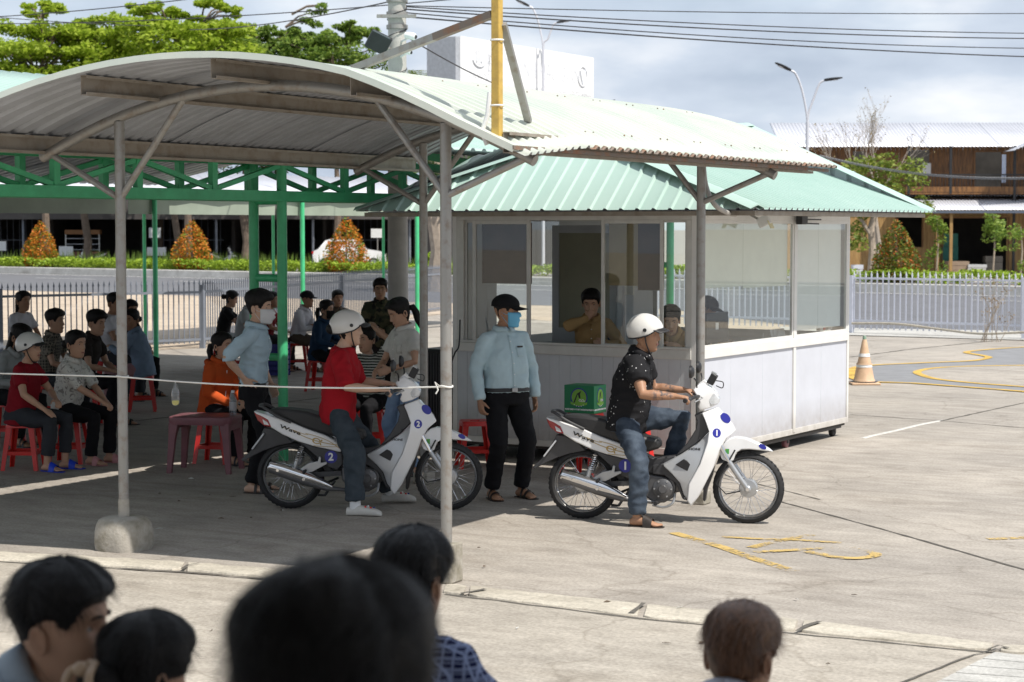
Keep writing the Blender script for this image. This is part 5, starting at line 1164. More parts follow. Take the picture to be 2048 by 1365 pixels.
    for sg in (-1, 1):
        pan('peg_bracket', [(398,1000),(450,968),(505,958),(512,930),(524,934),(520,968),(556,962),(560,975),(500,1005),(470,1022),(405,1022)], 0, M['silver'], .004, ys=(sg*.125-.01, sg*.125+.01))
        MB().tube([(BZ(760, 1140)[0], sg*.08, BZ(760, 1140)[1]), (BZ(765, 1140)[0], sg*.24, BZ(765, 1140)[1])], [.009,.016], 10).build('foot_peg', M['rubber'], B)
        MB().tube([(BZ(430, 1012)[0], sg*.13, BZ(430, 1012)[1]), (BZ(430, 1010)[0], sg*.20, BZ(430, 1010)[1])], .012, 8).build('foot_peg', M['rubber'], B)
    # engine
    pan('crankcase', [(640,1000),(700,985),(790,1000),(850,1015),(868,1060),(855,1120),(800,1150),(735,1150),(690,1110),(640,1080)], .085, M['engine'], .012)
    MB().tube([(BZ(830, 1060)[0], 0, BZ(830, 1060)[1]), (BZ(905, 1045)[0], 0, BZ(905, 1045)[1])], .062, 16).build('cylinder', M['engine'], B)
    cxx, czz = BZ(795, 1068)
    MB().lathe([(0,-.132), (.030,-.132), (.035,-.122), (.060,-.118), (.078,-.108), (.082,-.085), (0,-.085)], 24, 'y', (cxx, 0, czz)).build('clutch_cover', M['engine'], B)
    for k in range(6): a = k*1.047; MB().lathe([(0,-.122), (.007,-.122), (.007,-.11), (0,-.11)], 8, 'y', (cxx+.066*math.cos(a), 0, czz+.066*math.sin(a))).build('cover_bolt', M['silver'], B)
    MB().tube(smooth_path([Vector((BZ(735, 1160)[0], -.10, BZ(735, 1160)[1])), Vector((BZ(800, 1172)[0], -.11, BZ(800, 1172)[1])), Vector((BZ(850, 1150)[0], -.11, BZ(850, 1150)[1])), Vector((BZ(862, 1100)[0], -.08, BZ(862, 1100)[1]))]), .010, 8).build('kick_lever', M['silver'], B)
    MB().tube([(BZ(600, 1080)[0], -.08, BZ(600, 1080)[1]), (BZ(540, 1165)[0], -.09, BZ(540, 1165)[1]), (BZ(500, 1160)[0], -.11, BZ(500, 1160)[1])], .011, 8).build('main_stand', M['dark'], B)
    MB().tube([(BZ(600, 1080)[0], .10, BZ(600, 1080)[1]), (BZ(480, 1130)[0], .15, BZ(480, 1130)[1])], .010, 8).build('side_stand', M['dark'], B)
    # lettering and decals (right-hand side)
    disc(shield, 1098, 752, .036); text('number', number, .060, M['white_print'], shield, fr(shield, 1098, 753, 0, .004), .0008, bold=.0022)
    disc(shield, 1142, 672, .046, sq=.7, rot=-.75, off=.004)
    disc(tail if False else bpy.data.objects[[c.name for c in B.children if c.name.startswith('side_cover')][0]], 580, 936, .052)
    sc_ = [c for c in B.children if c.name.startswith('side_cover')][0]
    text('number', number, .085, M['white_print'], sc_, fr(sc_, 580, 937, 0, .005), .0008, bold=.003)
    text('lettering', 'HONDA', .026, M['black_print'], cover, fr(cover, 990, 842, -.02, .003), .0006, sx=1.35, bold=.0006)
    text('lettering', 'Wave', .040, M['black_print'], tail, fr(tail, 340, 770, -.36, .004), .0006, sx=1.9, bold=.001)
    text('lettering', 'α', .085, M['gold_print'], tail, fr(tail, 500, 838, -.30, .004), .0006, sx=1.7)
    for k, (pl, wd_) in enumerate((([(360,775),(400,800),(460,826),(540,850),(620,866)], .006), ([(430,792),(500,812),(570,842),(630,884)], .005), ([(300,756),(360,772),(420,796),(445,800)], .004), ([(480,866),(560,874),(632,876)], .004))):
        pts_ = [fr(tail, q[0], q[1], 0, .003).translation for q in pl]; g_ = MB(); pts_ = smooth_path(pts_, 4)
        vv = []
        for p in pts_: vv += [p+Vector((0,0,wd_/2)), p-Vector((0,0,wd_/2))]
        g_.add(vv, [(2*i, 2*i+1, 2*i+3, 2*i+2) for i in range(len(pts_)-1)]); g_.build('gold_stripe', M['gold_print'], tail, sharp=0, fix=False)
    return B
def place_bike(rear, front, number, label):
    a, b_ = G(*rear), G(*front); d = b_-a; rz = math.atan2(d.y, d.x); mid = (a+b_)/2; dd = Vector((math.cos(rz), math.sin(rz), 0))
    return motorbike(number, label, mid-dd*WBASE/2, rz)
bike1 = place_bike((1166, 1037), (1497, 1047), '1', 'white motorbike marked 1 ridden by the man in black, in the sun')
bike2 = place_bike((585, 1017), (895, 1020), '2', 'white motorbike marked 2 in the shade under the canopy')
# ------------------------------------------------------------------ people
def patmat(name, kind, a, b_, sc=10, rough=.85):
    m = mat(name, a, rough, 0, var=.08, vs=4, bump=.12, bs=90, spec=.2); t = m.node_tree; l = t.links.new; bs = t.nodes['Principled BSDF']
    src = bs.inputs['Base Color'].links[0].from_socket; co = N(t, 'ShaderNodeTexCoord').outputs['Object']
    def ramp(x, p0, p1):
        r = N(t, 'ShaderNodeValToRGB'); r.color_ramp.elements[0].position = p0; r.color_ramp.elements[1].position = p1; l(x, r.inputs[0]); return r.outputs[0]
    def wave(dirn, s, p0, p1, dist=0):
        w_ = N(t, 'ShaderNodeTexWave', bands_direction=dirn); w_.inputs['Scale'].default_value = s; w_.inputs['Distortion'].default_value = dist; l(co, w_.inputs[0]); return ramp(w_.outputs[1], p0, p1)
    def mixc(f, c1, c2, lit=True):
        x = N(t, 'ShaderNodeMix', data_type='RGBA'); l(f, x.inputs[0])
        if lit: l(c1, x.inputs[6])
        else: x.inputs[6].default_value = (*c1, 1)
        x.inputs[7].default_value = (*c2, 1); return x.outputs[2]
    if kind == 'speckle':
        v = N(t, 'ShaderNodeTexVoronoi'); v.inputs['Scale'].default_value = sc; l(co, v.inputs[0]); inv = N(t, 'ShaderNodeMath', operation='SUBTRACT'); inv.inputs[0].default_value = 1; l(v.outputs[0], inv.inputs[1])
        nz = N(t, 'ShaderNodeTexNoise'); nz.inputs['Scale'].default_value = 7; l(co, nz.inputs[0]); f1 = ramp(inv.outputs[0], .80, .84); f2 = ramp(nz.outputs[0], .50, .56)
        mu = N(t, 'ShaderNodeMath', operation='MULTIPLY'); l(f1, mu.inputs[0]); l(f2, mu.inputs[1]); c = mixc(mu.outputs[0], src, b_)
    elif kind == 'stripe': c = mixc(wave('Z', sc, .45, .5, 2.0), src, b_)
    elif kind == 'plaid':
        c = mixc(wave('Z', sc, .80, .84), src, [lerp(x, y, .55) for x, y in zip(a, b_)]); c = mixc(wave('Y', sc, .84, .88), c, [lerp(x, y, .75) for x, y in zip(a, b_)]); c = mixc(wave('X', sc, .9, .93), c, b_); c = mixc(wave('Z', sc*2.1, .93, .95), c, b_)
    elif kind == 'camo':
        n1_ = N(t, 'ShaderNodeTexNoise'); n1_.inputs['Scale'].default_value = sc; l(co, n1_.inputs[0]); c = mixc(ramp(n1_.outputs[0], .48, .52), src, b_)
        n2_ = N(t, 'ShaderNodeTexNoise'); n2_.inputs['Scale'].default_value = sc*1.4; n2_.inputs['Detail'].default_value = 1; mp_ = N(t, 'ShaderNodeMapping'); mp_.inputs['Location'].default_value = (5, 3, 1); l(co, mp_.inputs[0]); l(mp_.outputs[0], n2_.inputs[0]); c = mixc(ramp(n2_.outputs[0], .56, .60), c, (.02,.02,.018))
    else:
        n1_ = N(t, 'ShaderNodeTexNoise'); n1_.inputs['Scale'].default_value = sc; n1_.inputs['Detail'].default_value = 6; n1_.inputs['Distortion'].default_value = 1.5; l(co, n1_.inputs[0]); c = mixc(ramp(n1_.outputs[0], .56, .62), src, b_)
    l(c, bs.inputs['Base Color']); return m
def cloth(name, c, rough=.85, var=.10): return mat(name, c, rough, 0, var=var, vs=5, bump=.15, bs=110, spec=.2)
def denim(name, c, c2):
    return mat(name, c, .85, 0, vs=4, col2=c2, c2pos=(.40,.70), bump=.25, bs=160, spec=.2, detail=8)
M['skin'] = mat('skin_tan', (.52,.31,.21), .5, 0, var=.10, vs=9, sss=.12, bump=.05, bs=120, spec=.4)
M['skin_dark'] = mat('skin_brown', (.40,.22,.135), .5, 0, var=.12, vs=9, sss=.10, bump=.05, bs=120, spec=.4)
M['skin_fair'] = mat('skin_light', (.60,.39,.28), .5, 0, var=.08, vs=9, sss=.12, bump=.05, bs=120, spec=.4)
M['hair'] = mat('black_hair', (.010,.009,.009), .5, 0, var=.5, vs=10, bump=.6, bs=30, stretch=(8,8,1), spec=.22)
M['hair_brown'] = mat('brown_hair', (.15,.070,.033), .42, 0, var=.5, vs=10, bump=.6, bs=30, stretch=(8,8,1), spec=.5)
M['eye_white'] = mat('eye_white', (.42,.38,.35), .4); M['iris'] = mat('dark_iris', (.012,.008,.006), .15); M['lip'] = mat('lip', (.33,.13,.10), .45)
M['helmet'] = mat('helmet_shell', (.70,.69,.66), .28, 0, var=.04, coat=.4)
# head profile table: z, front, back, half width
HT = np.array([(-.120,.066,-.034,.016), (-.112,.082,-.008,.034), (-.094,.089,.016,.047), (-.074,.088,.036,.056), (-.052,.089,.052,.062), (-.030,.088,.066,.067), (-.005,.086,.080,.070), (.020,.089,.090,.073), (.045,.091,.095,.0745), (.070,.086,.092,.071), (.090,.072,.080,.061), (.107,.046,.056,.042), (.116,.022,.028,.020), (.1185,.004,.004,.004)])
NL, NR = 52, 42
def head_pt(z, lam, nose=1.0):
    F_, B_, W_ = (np.interp(z, HT[:, 0], HT[:, i]) for i in (1, 2, 3)); c, s = math.cos(lam), math.sin(lam); e = 2/2.25
    cx = math.copysign(abs(c)**e, c); sy = math.copysign(abs(s)**e, s); y = W_*sy
    x = F_*cx if c > 0 else B_*cx
    if c > 0:
        g = lambda dy, dz, sy_, sz: math.exp(-(dy/sy_)**2-(dz/sz)**2); f = 0
        n_ = np.interp(z, [-.042, -.032, -.024, -.010, .024, .04], [0, .018, .025, .018, .003, 0])*nose; f += n_*math.exp(-(y/(.0075+.006*max(0, min(1, (.02-z)/.05))))**2)
        for q in (-1, 1): f += -.011*g(y-q*.031, z-.012, .014, .011)+.004*g(y-q*.028, z-.032, .018, .007)+.005*g(y-q*.040, z+.022, .018, .016)+.006*nose*g(y-q*.013, z+.030, .006, .006)
        f += .007*g(y, z+.062, .022, .012)-.005*g(y, z+.0625, .024, .003)+.004*g(y, z+.103, .02, .012)-.003*g(y, z+.082, .02, .006)
        x += f*min(1, c*1.6)
    return x, y, z
def head_grid():
    Z = [ -.120+.2385*(k/(NR-1)) for k in range(NR)]
    LAM = [math.copysign(abs(u)**1.35, u)*math.pi for u in np.linspace(-1, 1, NL+1)[:-1]]
    return Z, LAM
HZs, HLs = head_grid()
def head_mb(sc=1.0):
    b = MB(); b.rings([[head_pt(z, l_) for l_ in HLs] for z in HZs])
    for sg in (-1, 1):                       # ears: flattened curved shells
        rr = []
        for k, (o_, w_) in enumerate(((.0,.45), (.006,.8), (.013,1.0), (.018,1.0), (.019,.82), (.012,.6), (.010,.3))):
            rr.append([(-.008-.006*math.sin(a)+w_*.016*math.cos(a)-o_*.5, sg*(.066+o_), -.008+w_*.030*math.sin(a)+w_*.004*math.cos(a)) for a in np.linspace(0, 6.283, 15)[:-1]])
        b.rings(rr)
    return b
def sstep(x): x = max(0, min(1, x)); return x*x*(3-2*x)
def hairline(lam, style):
    a = abs(lam)*180/math.pi
    if style == 'fringe': return np.interp(a, [0, 40, 60, 75, 90, 105, 120, 180], [.030, .034, .030, -.010, .0, -.02, -.07, -.085])
    if style in ('long', 'pony', 'bun'): return np.interp(a, [0, 30, 55, 70, 85, 100, 115, 180], [.078, .074, .052, .008, .006, -.02, -.075, -.090])
    if style == 'undercut': return np.interp(a, [0, 30, 52, 66, 74, 84, 100, 112, 180], [.066, .064, .054, .020, .006, .030, .030, -.01, -.040])
    return np.interp(a, [0, 30, 52, 66, 74, 84, 100, 112, 180], [.068, .066, .052, .016, -.008, .026, .022, -.040, -.062])
def hair_mb(style, th=.020, seed=1, top=1.0, rough=.004):
    b = MB(); rows = []
    for z in HZs:
        row = []
        for l_ in HLs:
            x, y, zz = head_pt(z, l_, 0); hl = hairline(l_, style)+.0025*noise.noise((l_*5, seed, 0)); k = sstep((z-hl)/.016+.35)
            up = sstep((z-.02)/.09); side = th*(.55+.75*up*top)
            if style in ('short', 'undercut'): side *= .55+.45*sstep((z+.01)/.06)
            v = Vector((x+.004, y, zz)); n_ = Vector((x/.09**2, y/.073**2, (z-.005)/.115**2)).normalized()
            w_ = noise.noise((l_*2.2+seed, z*16, seed))*1.1+noise.noise((l_*6+seed, z*9, seed))*.6+noise.noise((l_*22, z*12, seed+3))*.4
            d = side*k-.007*(1-k)+rough*w_*k
            row.append(v+n_*d)
        rows.append(row)
    b.rings(rows)
    if style == 'long':
        b.rings([[(-.050-.02*t+cx*(.052-.006*t), cy_*(.075-.012*t), .03-.30*t) for cx, cy_ in [(math.cos(a)*(1 if math.cos(a) < 0 else .55), math.sin(a)) for a in np.linspace(0, 6.283, 21)[:-1]]] for t in np.linspace(0, 1, 10)])
    if style == 'bun': b.ball((-.118, 0, .0), (.045,.050,.042), 14, 10)
    if style == 'pony': b.tube([(-.085,0,.01), (-.125,0,.0), (-.135,0,-.05), (-.120,0,-.12), (-.115,0,-.19)], [.022,.030,.032,.026,.008], 10)
    return b
def strands(style, n, ln, seed, th=.02, wid=.0014, wild=.16):
    rg = random.Random(seed); b = MB()
    for k in range(n):
        z = rg.uniform(-.06, .117); l_ = rg.uniform(-math.pi, math.pi)
        if z < hairline(l_, style)+.012 or (style != 'bun' and z < .035 and rg.random() < .8): continue
        ln_ = ln*(.35+.65*sstep((z+.02)/.09))
        x, y, zz = head_pt(z, l_, 0); n_ = Vector((x/.09**2, y/.073**2, z/.115**2)).normalized(); up = sstep((z-.02)/.09)
        p = Vector((x, y, zz))+n_*th*(.5+.7*up)*.92; fl_ = Vector((.9*up*(1 if x > -.03 else -1), y*2*up, -1*(1-up)-.15)); fl_ = (fl_-n_*fl_.dot(n_)).normalized(); d = (fl_+n_*.16+Vector((rg.uniform(-1,1), rg.uniform(-1,1), rg.uniform(-1,1)))*wild).normalized()
        sd = d.cross(n_).normalized()*wid; pts = []
        for i in range(4):
            q = p+d*ln_*i/3*rg.uniform(.8, 1.1)+Vector((0,0,-ln_*.10*(i/3)**2)); s_ = sd*(1-i/3.2); pts += [q+s_, q-s_]
        b.add(pts, [(0,1,3,2), (2,3,5,4), (4,5,7,6)])
    return b
def helmet_parts(par, mtx, m, vis=None):
    b = MB(); rows = []
    for k in range(15):
        ph = k/14; row = []
        for l_ in np.linspace(-math.pi, math.pi, 41)[:-1]:
            a = abs(l_)*180/math.pi; zb = np.interp(a, [0, 40, 70, 95, 120, 180], [.055, .046, .0, -.018, -.030, -.034]); el1 = math.asin(max(-.9, min(.9, (zb-.028)/.118)))
            el = lerp(math.pi/2-.02, el1, ph); x = .133*math.cos(el)*math.cos(l_)-.006; y = .108*math.cos(el)*math.sin(l_); z = .028+.118*math.sin(el); row.append((x, y, z))
        rows.append(row)
    last = rows[-1]; rows.append([(x*.93, y*.93, z-.003) for x, y, z in last]); rows.append([(x*.92, y*.92, z+.02) for x, y, z in last])
    b.rings(rows, True, False); o = b.build('helmet', m, par, sharp=60); o.data.transform(mtx)
    rim = MB(); rim.tube([Vector(p)+Vector((0,0,-.002)) for p in last+[last[0]]], .005, 6, cap=False); r_ = rim.build('helmet_rim', M['dark'], o); r_.data.transform(mtx)
    pk = MB(); rw = []
    for t in np.linspace(0, 1, 5):
        rw.append([((.122+.050*t)*math.cos(a*(1-.15*t))-.004, (.105+.01*t)*math.sin(a*(1-.15*t)), .058-.018*t-.02*abs(math.sin(a))*1.2) for a in np.linspace(-.95, .95, 13)])
    pk.rings(rw, closed=False); q = pk.build('visor_peak', M['dark'], o, sharp=80, fix=False); solid(q, .005, 0); q.data.transform(mtx)
    for sg in (-1, 1):
        q = MB().lathe([(0,-.004), (.013,-.004), (.013,.003), (0,.005)], 14, 'y', (.018, sg*.1075, .035)).build('vent_button', M['dark'], o); q.data.transform(mtx)
        q = MB().tube(smooth_path([Vector((.02, sg*.092, -.01)), Vector((.028, sg*.074, -.06)), Vector((.045, sg*.045, -.112)), Vector((.05, 0, -.132))]), .005, 6).build('chin_strap', M['dark'], o); q.data.transform(mtx)
    return o
def cap_parts(par, mtx, m):
    b = MB(); rows = []
    for k in range(12):
        ph = k/11; row = []
        for l_ in np.linspace(-math.pi, math.pi, 33)[:-1]:
            el = lerp(math.pi/2-.02, .02, ph**.9); bulge = 1+.06*math.sin(ph*math.pi)
            row.append((.108*math.cos(el)*bulge*math.cos(l_)-.004, .088*math.cos(el)*bulge*math.sin(l_), .038+.098*math.sin(el)))
        rows.append(row)
    b.rings(rows, True, True); o = b.build('cap', m, par, sharp=60); o.data.transform(mtx)
    pk = MB(); rw = []
    for t in np.linspace(0, 1, 6): rw.append([(.098*math.cos(a)+.075*t*math.cos(a*.9)**.5, .084*math.sin(a)*(1-.10*t), .042-.014*t-.018*math.sin(a)**2*t) for a in np.linspace(-1.15, 1.15, 15)])
    pk.rings(rw, closed=False); q = pk.build('cap_bill', m, o, sharp=80, fix=False); solid(q, .004, 0); q.data.transform(mtx)
    return o
def mask_parts(par, mtx, m, proud=.010, peak=0):
    b = MB(); rows = []; zz = np.linspace(-.112, .0, 9)
    for z in zz:
        row = []
        for l_ in np.linspace(-1.25, 1.25, 15):
            x, y, q = head_pt(z, l_, 1 if False else .9); k = (1-(l_/1.3)**2); t = (z+.056)/.056
            row.append((x+(proud+peak*max(0, 1-abs(t))*max(0, 1-abs(l_)/1.0))*max(.25, k), y*1.05, z))
        rows.append(row)
    b.rings(rows, closed=False); o = b.build('face_mask', m, par, sharp=80, fix=False); solid(o, .003, 1); o.data.transform(mtx)
    for sg in (-1, 1):
        for z in (-.018, -.095):
            x, y, q = head_pt(z, sg*1.22, .9); s_ = MB().tube([(x+.004, y*1.06, z), (.02, sg*.078, (z-.01)*.6), (-.012, sg*.082, -.01+(.012 if z > -.05 else -.014))], .0018, 5).build('ear_loop', m, o); s_.data.transform(mtx)
    return o
EYE = MB().ball((0,0,0), .0115, 14, 10).mesh('eye', 80); EYE.materials.append(M['eye_white']); EYE.materials.append(M['iris'])
for p_ in EYE.polygons:
    if p_.center.x > .0088: p_.material_index = 1
BROW = MB().tube([(0,-.016,-.002), (.002,-.006,.002), (.001,.006,.0025), (-.004,.017,-.002)], [.0035,.0055,.005,.0025], 6, flat=.6).mesh('eyebrow'); BROW.materials.append(M['hair'])
LIPS = MB().ball((0,0,0), (.006,.024,.009), 14, 8).mesh('lips'); LIPS.materials.append(M['lip'])
QUEUE = []; PLACK = []
def ik(a, t, l1, l2, pole):
    a = Vector(a); t = Vector(t); d = t-a; L_ = min(d.length, (l1+l2)*.995); d.normalize(); t = a+d*L_; c = (l1*l1+L_*L_-l2*l2)/(2*L_); h = math.sqrt(max(0, l1*l1-c*c))
    p = Vector(pole); p = p-d*p.dot(d); p = p.normalized() if p.length > 1e-4 else Vector((0,0,-1)); return a+d*c+p*h, t
def hand(m, w_, d, n_, side, curl, s, spread=1.0, fr_=1.0):
    d = Vector(d).normalized(); n_ = Vector(n_); n_ = (n_-d*n_.dot(d)).normalized(); th_ = d.cross(n_)*(1 if side == 'R' else -1); w_ = Vector(w_)
    m.tube([w_-d*.02*s, w_+d*.015*s, w_+d*.045*s, w_+d*.085*s, w_+d*.098*s], [.027*s,.033*s,.042*s,.042*s,.034*s], 12, flat=[.75,.6,.42,.38,.34], up=n_)
    for k, (o_, ln) in enumerate(((.031,.068), (.0105,.077), (-.0105,.071), (-.030,.055))):
        p = w_+d*.088*s+th_*o_*s; a = .12; pts = [p-d*.02*s, p]; dd = d.copy()
        for j, f in enumerate((.45,.30,.25)):
            a_ = curl*(.75, 1.0, .8)[j]*(1+.06*k); dd = (dd*math.cos(a_)+n_*math.sin(a_)*1.0).normalized() if j == 0 else (Matrix.Rotation(a_, 3, d.cross(n_)) @ dd)
            pts.append(pts[-1]+(dd+th_*o_*1.2*spread)*ln*f*s)
        m.tube(pts, [.0092*s*fr_,.0092*s*fr_,.0088*s*fr_,.008*s*fr_,.0066*s*fr_], 8)
    p = w_+d*.022*s+th_*.026*s; dd = (d*.65+th_*.75+n_*.25).normalized(); q = p+dd*.04*s; d2 = (d*.85+th_*.30+n_*(.25+.35*curl)).normalized(); r_ = q+d2*.030*s; d3 = (d2+n_*.4*curl).normalized()
    m.tube([p, q, r_, r_+d3*.024*s], [.0135*s,.0115*s*fr_,.0100*s*fr_,.0072*s*fr_], 8)
def person(label, loc, yaw, H=1.65, fem=False, girth=1.0, belly=0, pel=(0,.9), lean=0, twist=0, side=0, head=(0,0,0), LH=None, RH=None, LP=None, RP=None, LF=None, RF=None, LK=None, RK=None,
           curl=(.45,.45), hn=(None,None), hd=(None,None), fyaw=(8,-8), top='white', sleeve='short', bottom='black', bleg='long', shoes=('sandal','dark'), hair='short', hm='hair', hth=.020, skin='skin', helmet=None, cap=None, mask=None,
           tuck=False, collar=True, loose=1.0, q=.010, qc=.012, fs=1.0, hrough=.004, group=None, headscale=1.11, headup=-.010, extra=None, nstr=0, wr=.009):
    s = H/1.70; P = thing('person', label, 'person', loc, yaw, group); hs = s*headscale
    a0 = R(lean); z0 = pel[1]; S0 = Vector((pel[0], 0, z0))
    def S(t):
        n = 8; p = S0.copy(); a = 0
        for k in range(n):
            a = a0*(.55+.9*(k+.5)/n*min(1, max(0, t/(.5)))); p = p+Vector((math.sin(a), math.sin(R(side))*((k+.5)/n), math.cos(a)))*t*s/n
        return p, a
    def ring(t, w_, d_, off=0, n=22, mul=1.0, ex=2.5):
        p, a = S(t); tw_ = R(twist)*max(0, min(1, t/.45)); f = Vector((math.cos(a), 0, -math.sin(a))); u = Vector((math.sin(a), 0, math.cos(a))); y = Vector((0,1,0))
        f2 = f*math.cos(tw_)+y*math.sin(tw_); y2 = y*math.cos(tw_)-f*math.sin(tw_); e = 2/ex; o_ = []
        for j in range(n):
            g = 2*math.pi*j/n; c, si = math.cos(g), math.sin(g); o_.append(p+(f2*(math.copysign(abs(c)**e, c)*d_*mul+off)+y2*math.copysign(abs(si)**e, si)*w_*mul)*s)
        return o_
    sw = (.152 if fem else .172); hip = .170 if fem else .160
    def T(t): pts, a = S(t); tw_ = R(twist)*max(0, min(1, t/.45)); f = Vector((math.cos(a), 0, -math.sin(a))); y = Vector((0,1,0)); return pts, f*math.cos(tw_)+y*math.sin(tw_), y*math.cos(tw_)-f*math.sin(tw_), Vector((math.sin(a), 0, math.cos(a)))
    sp, sf, sy, su = T(.430)
    Lsh, Rsh = sp+sy*sw*s*.93, sp-sy*sw*s*.93
    ua, fa = .285*s, .250*s
    if LH is None: LH = tuple(Lsh+Vector((.04, .10, -.50))*s)
    if RH is None: RH = tuple(Rsh+Vector((.04, -.10, -.50))*s)
    Lel, Lw = ik(Lsh, LH, ua, fa, LP or (-.5,.8,-.4)); Rel, Rw = ik(Rsh, RH, ua, fa, RP or (-.5,-.8,-.4))
    th, sh = .430*s, .415*s; Lhp, Rhp = S0+Vector((.0, .088*s, -.03*s)), S0+Vector((.0, -.088*s, -.03*s)); ank = .078*s
    if LF is None: LF = (pel[0], .11*s, ank)
    if RF is None: RF = (pel[0], -.11*s, ank)
    Lkn, La = ik(Lhp, LF, th, sh, LK or (1,.15,.25)); Rkn, Ra = ik(Rhp, RF, th, sh, RK or (1,-.15,.25))
    # ---- skin
    m = MB()
    tor = [(-.08,hip*.92,.10), (.06,.140,.10), (.18,.138,.10), (.32,.150,.105), (.40,.130,.088), (.45,.085,.066), (.50,.05,.05)]
    m.rings([ring(t, w_*(girth if t < .3 else 1)*.94, d_*(girth if t < .3 else 1)*.94, belly*.7 if .0 < t < .25 else 0, 18) for t, w_, d_ in tor])
    nb, nf, ny, nu = T(.47); hyaw, hpit, hrol = (R(x) for x in head)
    base, bf, by, bu = T(.525)
    Rm = Matrix.Rotation(hyaw, 3, 'Z') @ Matrix.Rotation(hpit, 3, 'Y') @ Matrix.Rotation(hrol, 3, 'X')
    hc = base+Vector((bu.x*.5, bu.y, 1)).normalized()*(.086*hs+headup)+Rm @ Vector((.018,0,.035))*hs
    HM = Matrix.Translation(hc) @ Rm.to_4x4() @ Matrix.Scale(hs, 4)
    nr_ = (.050 if fem else .057)*s
    m.tube([nb, base, hc+Rm @ Vector((-.012,0,-.085))*hs, hc+Rm @ Vector((.0,0,-.02))*hs], [nr_*1.35, nr_*1.02, nr_*.86, nr_*.55], 14)
    for (sh_, el, w_, sd, hn_, hd_, cu) in ((Lsh, Lel, Lw, 'L', hn[0], hd[0], curl[0]), (Rsh, Rel, Rw, 'R', hn[1], hd[1], curl[1])):
        fk = .88 if fem else 1.0
        m.tube([sh_, sh_.lerp(el, .3), sh_.lerp(el, .7), el, el.lerp(w_, .3), el.lerp(w_, .7), w_], [x*s*fk*(1+(girth-1)*.6) for x in (.052,.050,.043,.038,.040,.032,.026)], 12, flat=[1,1,1,1,1,.9,.8])
        d_ = Vector(hd_) if hd_ is not None else (w_-el).normalized()
        n_ = Vector(hn_) if hn_ is not None else Vector((0, -1 if sd == 'L' else 1, -.3)); hand(m, w_, d_, n_, sd, cu, s*.98, 1, fs)
    feet = []
    for (hp, kn, an, fy_) in ((Lhp, Lkn, La, fyaw[0]), (Rhp, Rkn, Ra, fyaw[1])):
        m.tube([hp, hp.lerp(kn, .5), kn, kn.lerp(an, .3), kn.lerp(an, .75), an], [x*s for x in (.085,.072,.052,.054,.038,.034)], 12)
        fd = Vector((math.cos(R(fy_)), math.sin(R(fy_)), 0)); fl_ = Vector((-fd.y, fd.x, 0)); z_ = an.z-ank
        rr = []
        for x, w_, h0, h1 in ((-.058,.018,.012,.045), (-.05,.028,.004,.06), (-.01,.034,.002,.085), (.04,.037,.004,.078), (.09,.043,.004,.056), (.135,.046,.003,.038), (.165,.042,.003,.028), (.178,.030,.006,.022)):
            c = Vector((an.x, an.y, z_))+fd*x*s; rr.append([c+fl_*w_*s*math.cos(g)+Vector((0,0,((h0+h1)/2+(h1-h0)/2*math.sin(g))*s)) for g in np.linspace(0, 6.283, 15)[:-1]])
        m.rings(rr)
        for k, ln in enumerate((.030,.034,.030,.024,.017)):
            sgn = 1 if fy_ > 0 else -1; o_ = (-.034+.0165*k)*sgn; p = Vector((an.x, an.y, z_+.013*s))+fd*(.165-.004*k)*s+fl_*o_*s*1.0
            m.tube([p-fd*.02*s, p, p+fd*ln*s*.7, p+fd*ln*s], [x*s for x in (.011,.0105 if k else .013,.010 if k else .012,.006)], 7)
        feet.append((Vector((an.x, an.y, z_)), fd, fl_))
    QUEUE.append((P, 'body', m, q, M[skin], 3, 0, HM))
    # ---- shirt
    m = MB(); lo = (-.02 if tuck else -.115); lz = loose
    prof = ([(lo,hip*1.02*girth,.118*girth,belly*.3), (.03,.158*girth,.116*girth,belly*.8), (.10,.152*girth,.115*girth,belly), (.18,.152*girth,.114*girth,belly*.8), (.27,.162*(1+(girth-1)*.6),.120*(1+(girth-1)*.5),belly*.3+(.012 if fem else .004)), (.35,.166,.118,.004+(.008 if fem else 0)), (.40,.156,.106,0), (.440,.130,.090,-.004), (.475,.098,.076,-.004), (.503 if collar else .498,.068,.066,.002)])
    if fem: prof = [(t, w_*(.93 if t > .05 else 1.02), d_, o_) for t, w_, d_, o_ in prof]
    m.rings([ring(t, w_*lz, d_*lz, o_, 26) for t, w_, d_, o_ in prof])
    SL = {'short': .62, 'long': 1.97, 'roll': 1.12, 'half': .95}[sleeve]
    for sh_, el, w_, sd in ((Lsh, Lel, Lw, 1), (Rsh, Rel, Rw, -1)):
        pts, rr = [sp+sy*sd*.09*s+su*.012*s], [.058*s]
        for t in np.linspace(0, SL, 7 if SL > 1 else 5):
            pts.append(sh_.lerp(el, t) if t <= 1 else el.lerp(w_, t-1)); r0 = np.interp(t, [0,.3,.7,1,1.4,1.97], [.061,.062,.057,.053,.047,.038]); rr.append(r0*s*(.92 if fem else 1)*(1+(girth-1)*.5)*(1+(loose-1)*1.2)*(1.10 if sleeve == 'short' and t > .3 else 1))
        m.tube(pts, rr, 16)
    wr = wr*1.5 if q < .0075 else wr
    QUEUE.append((P, 'shirt', m, qc, M[top], 2, wr, None))
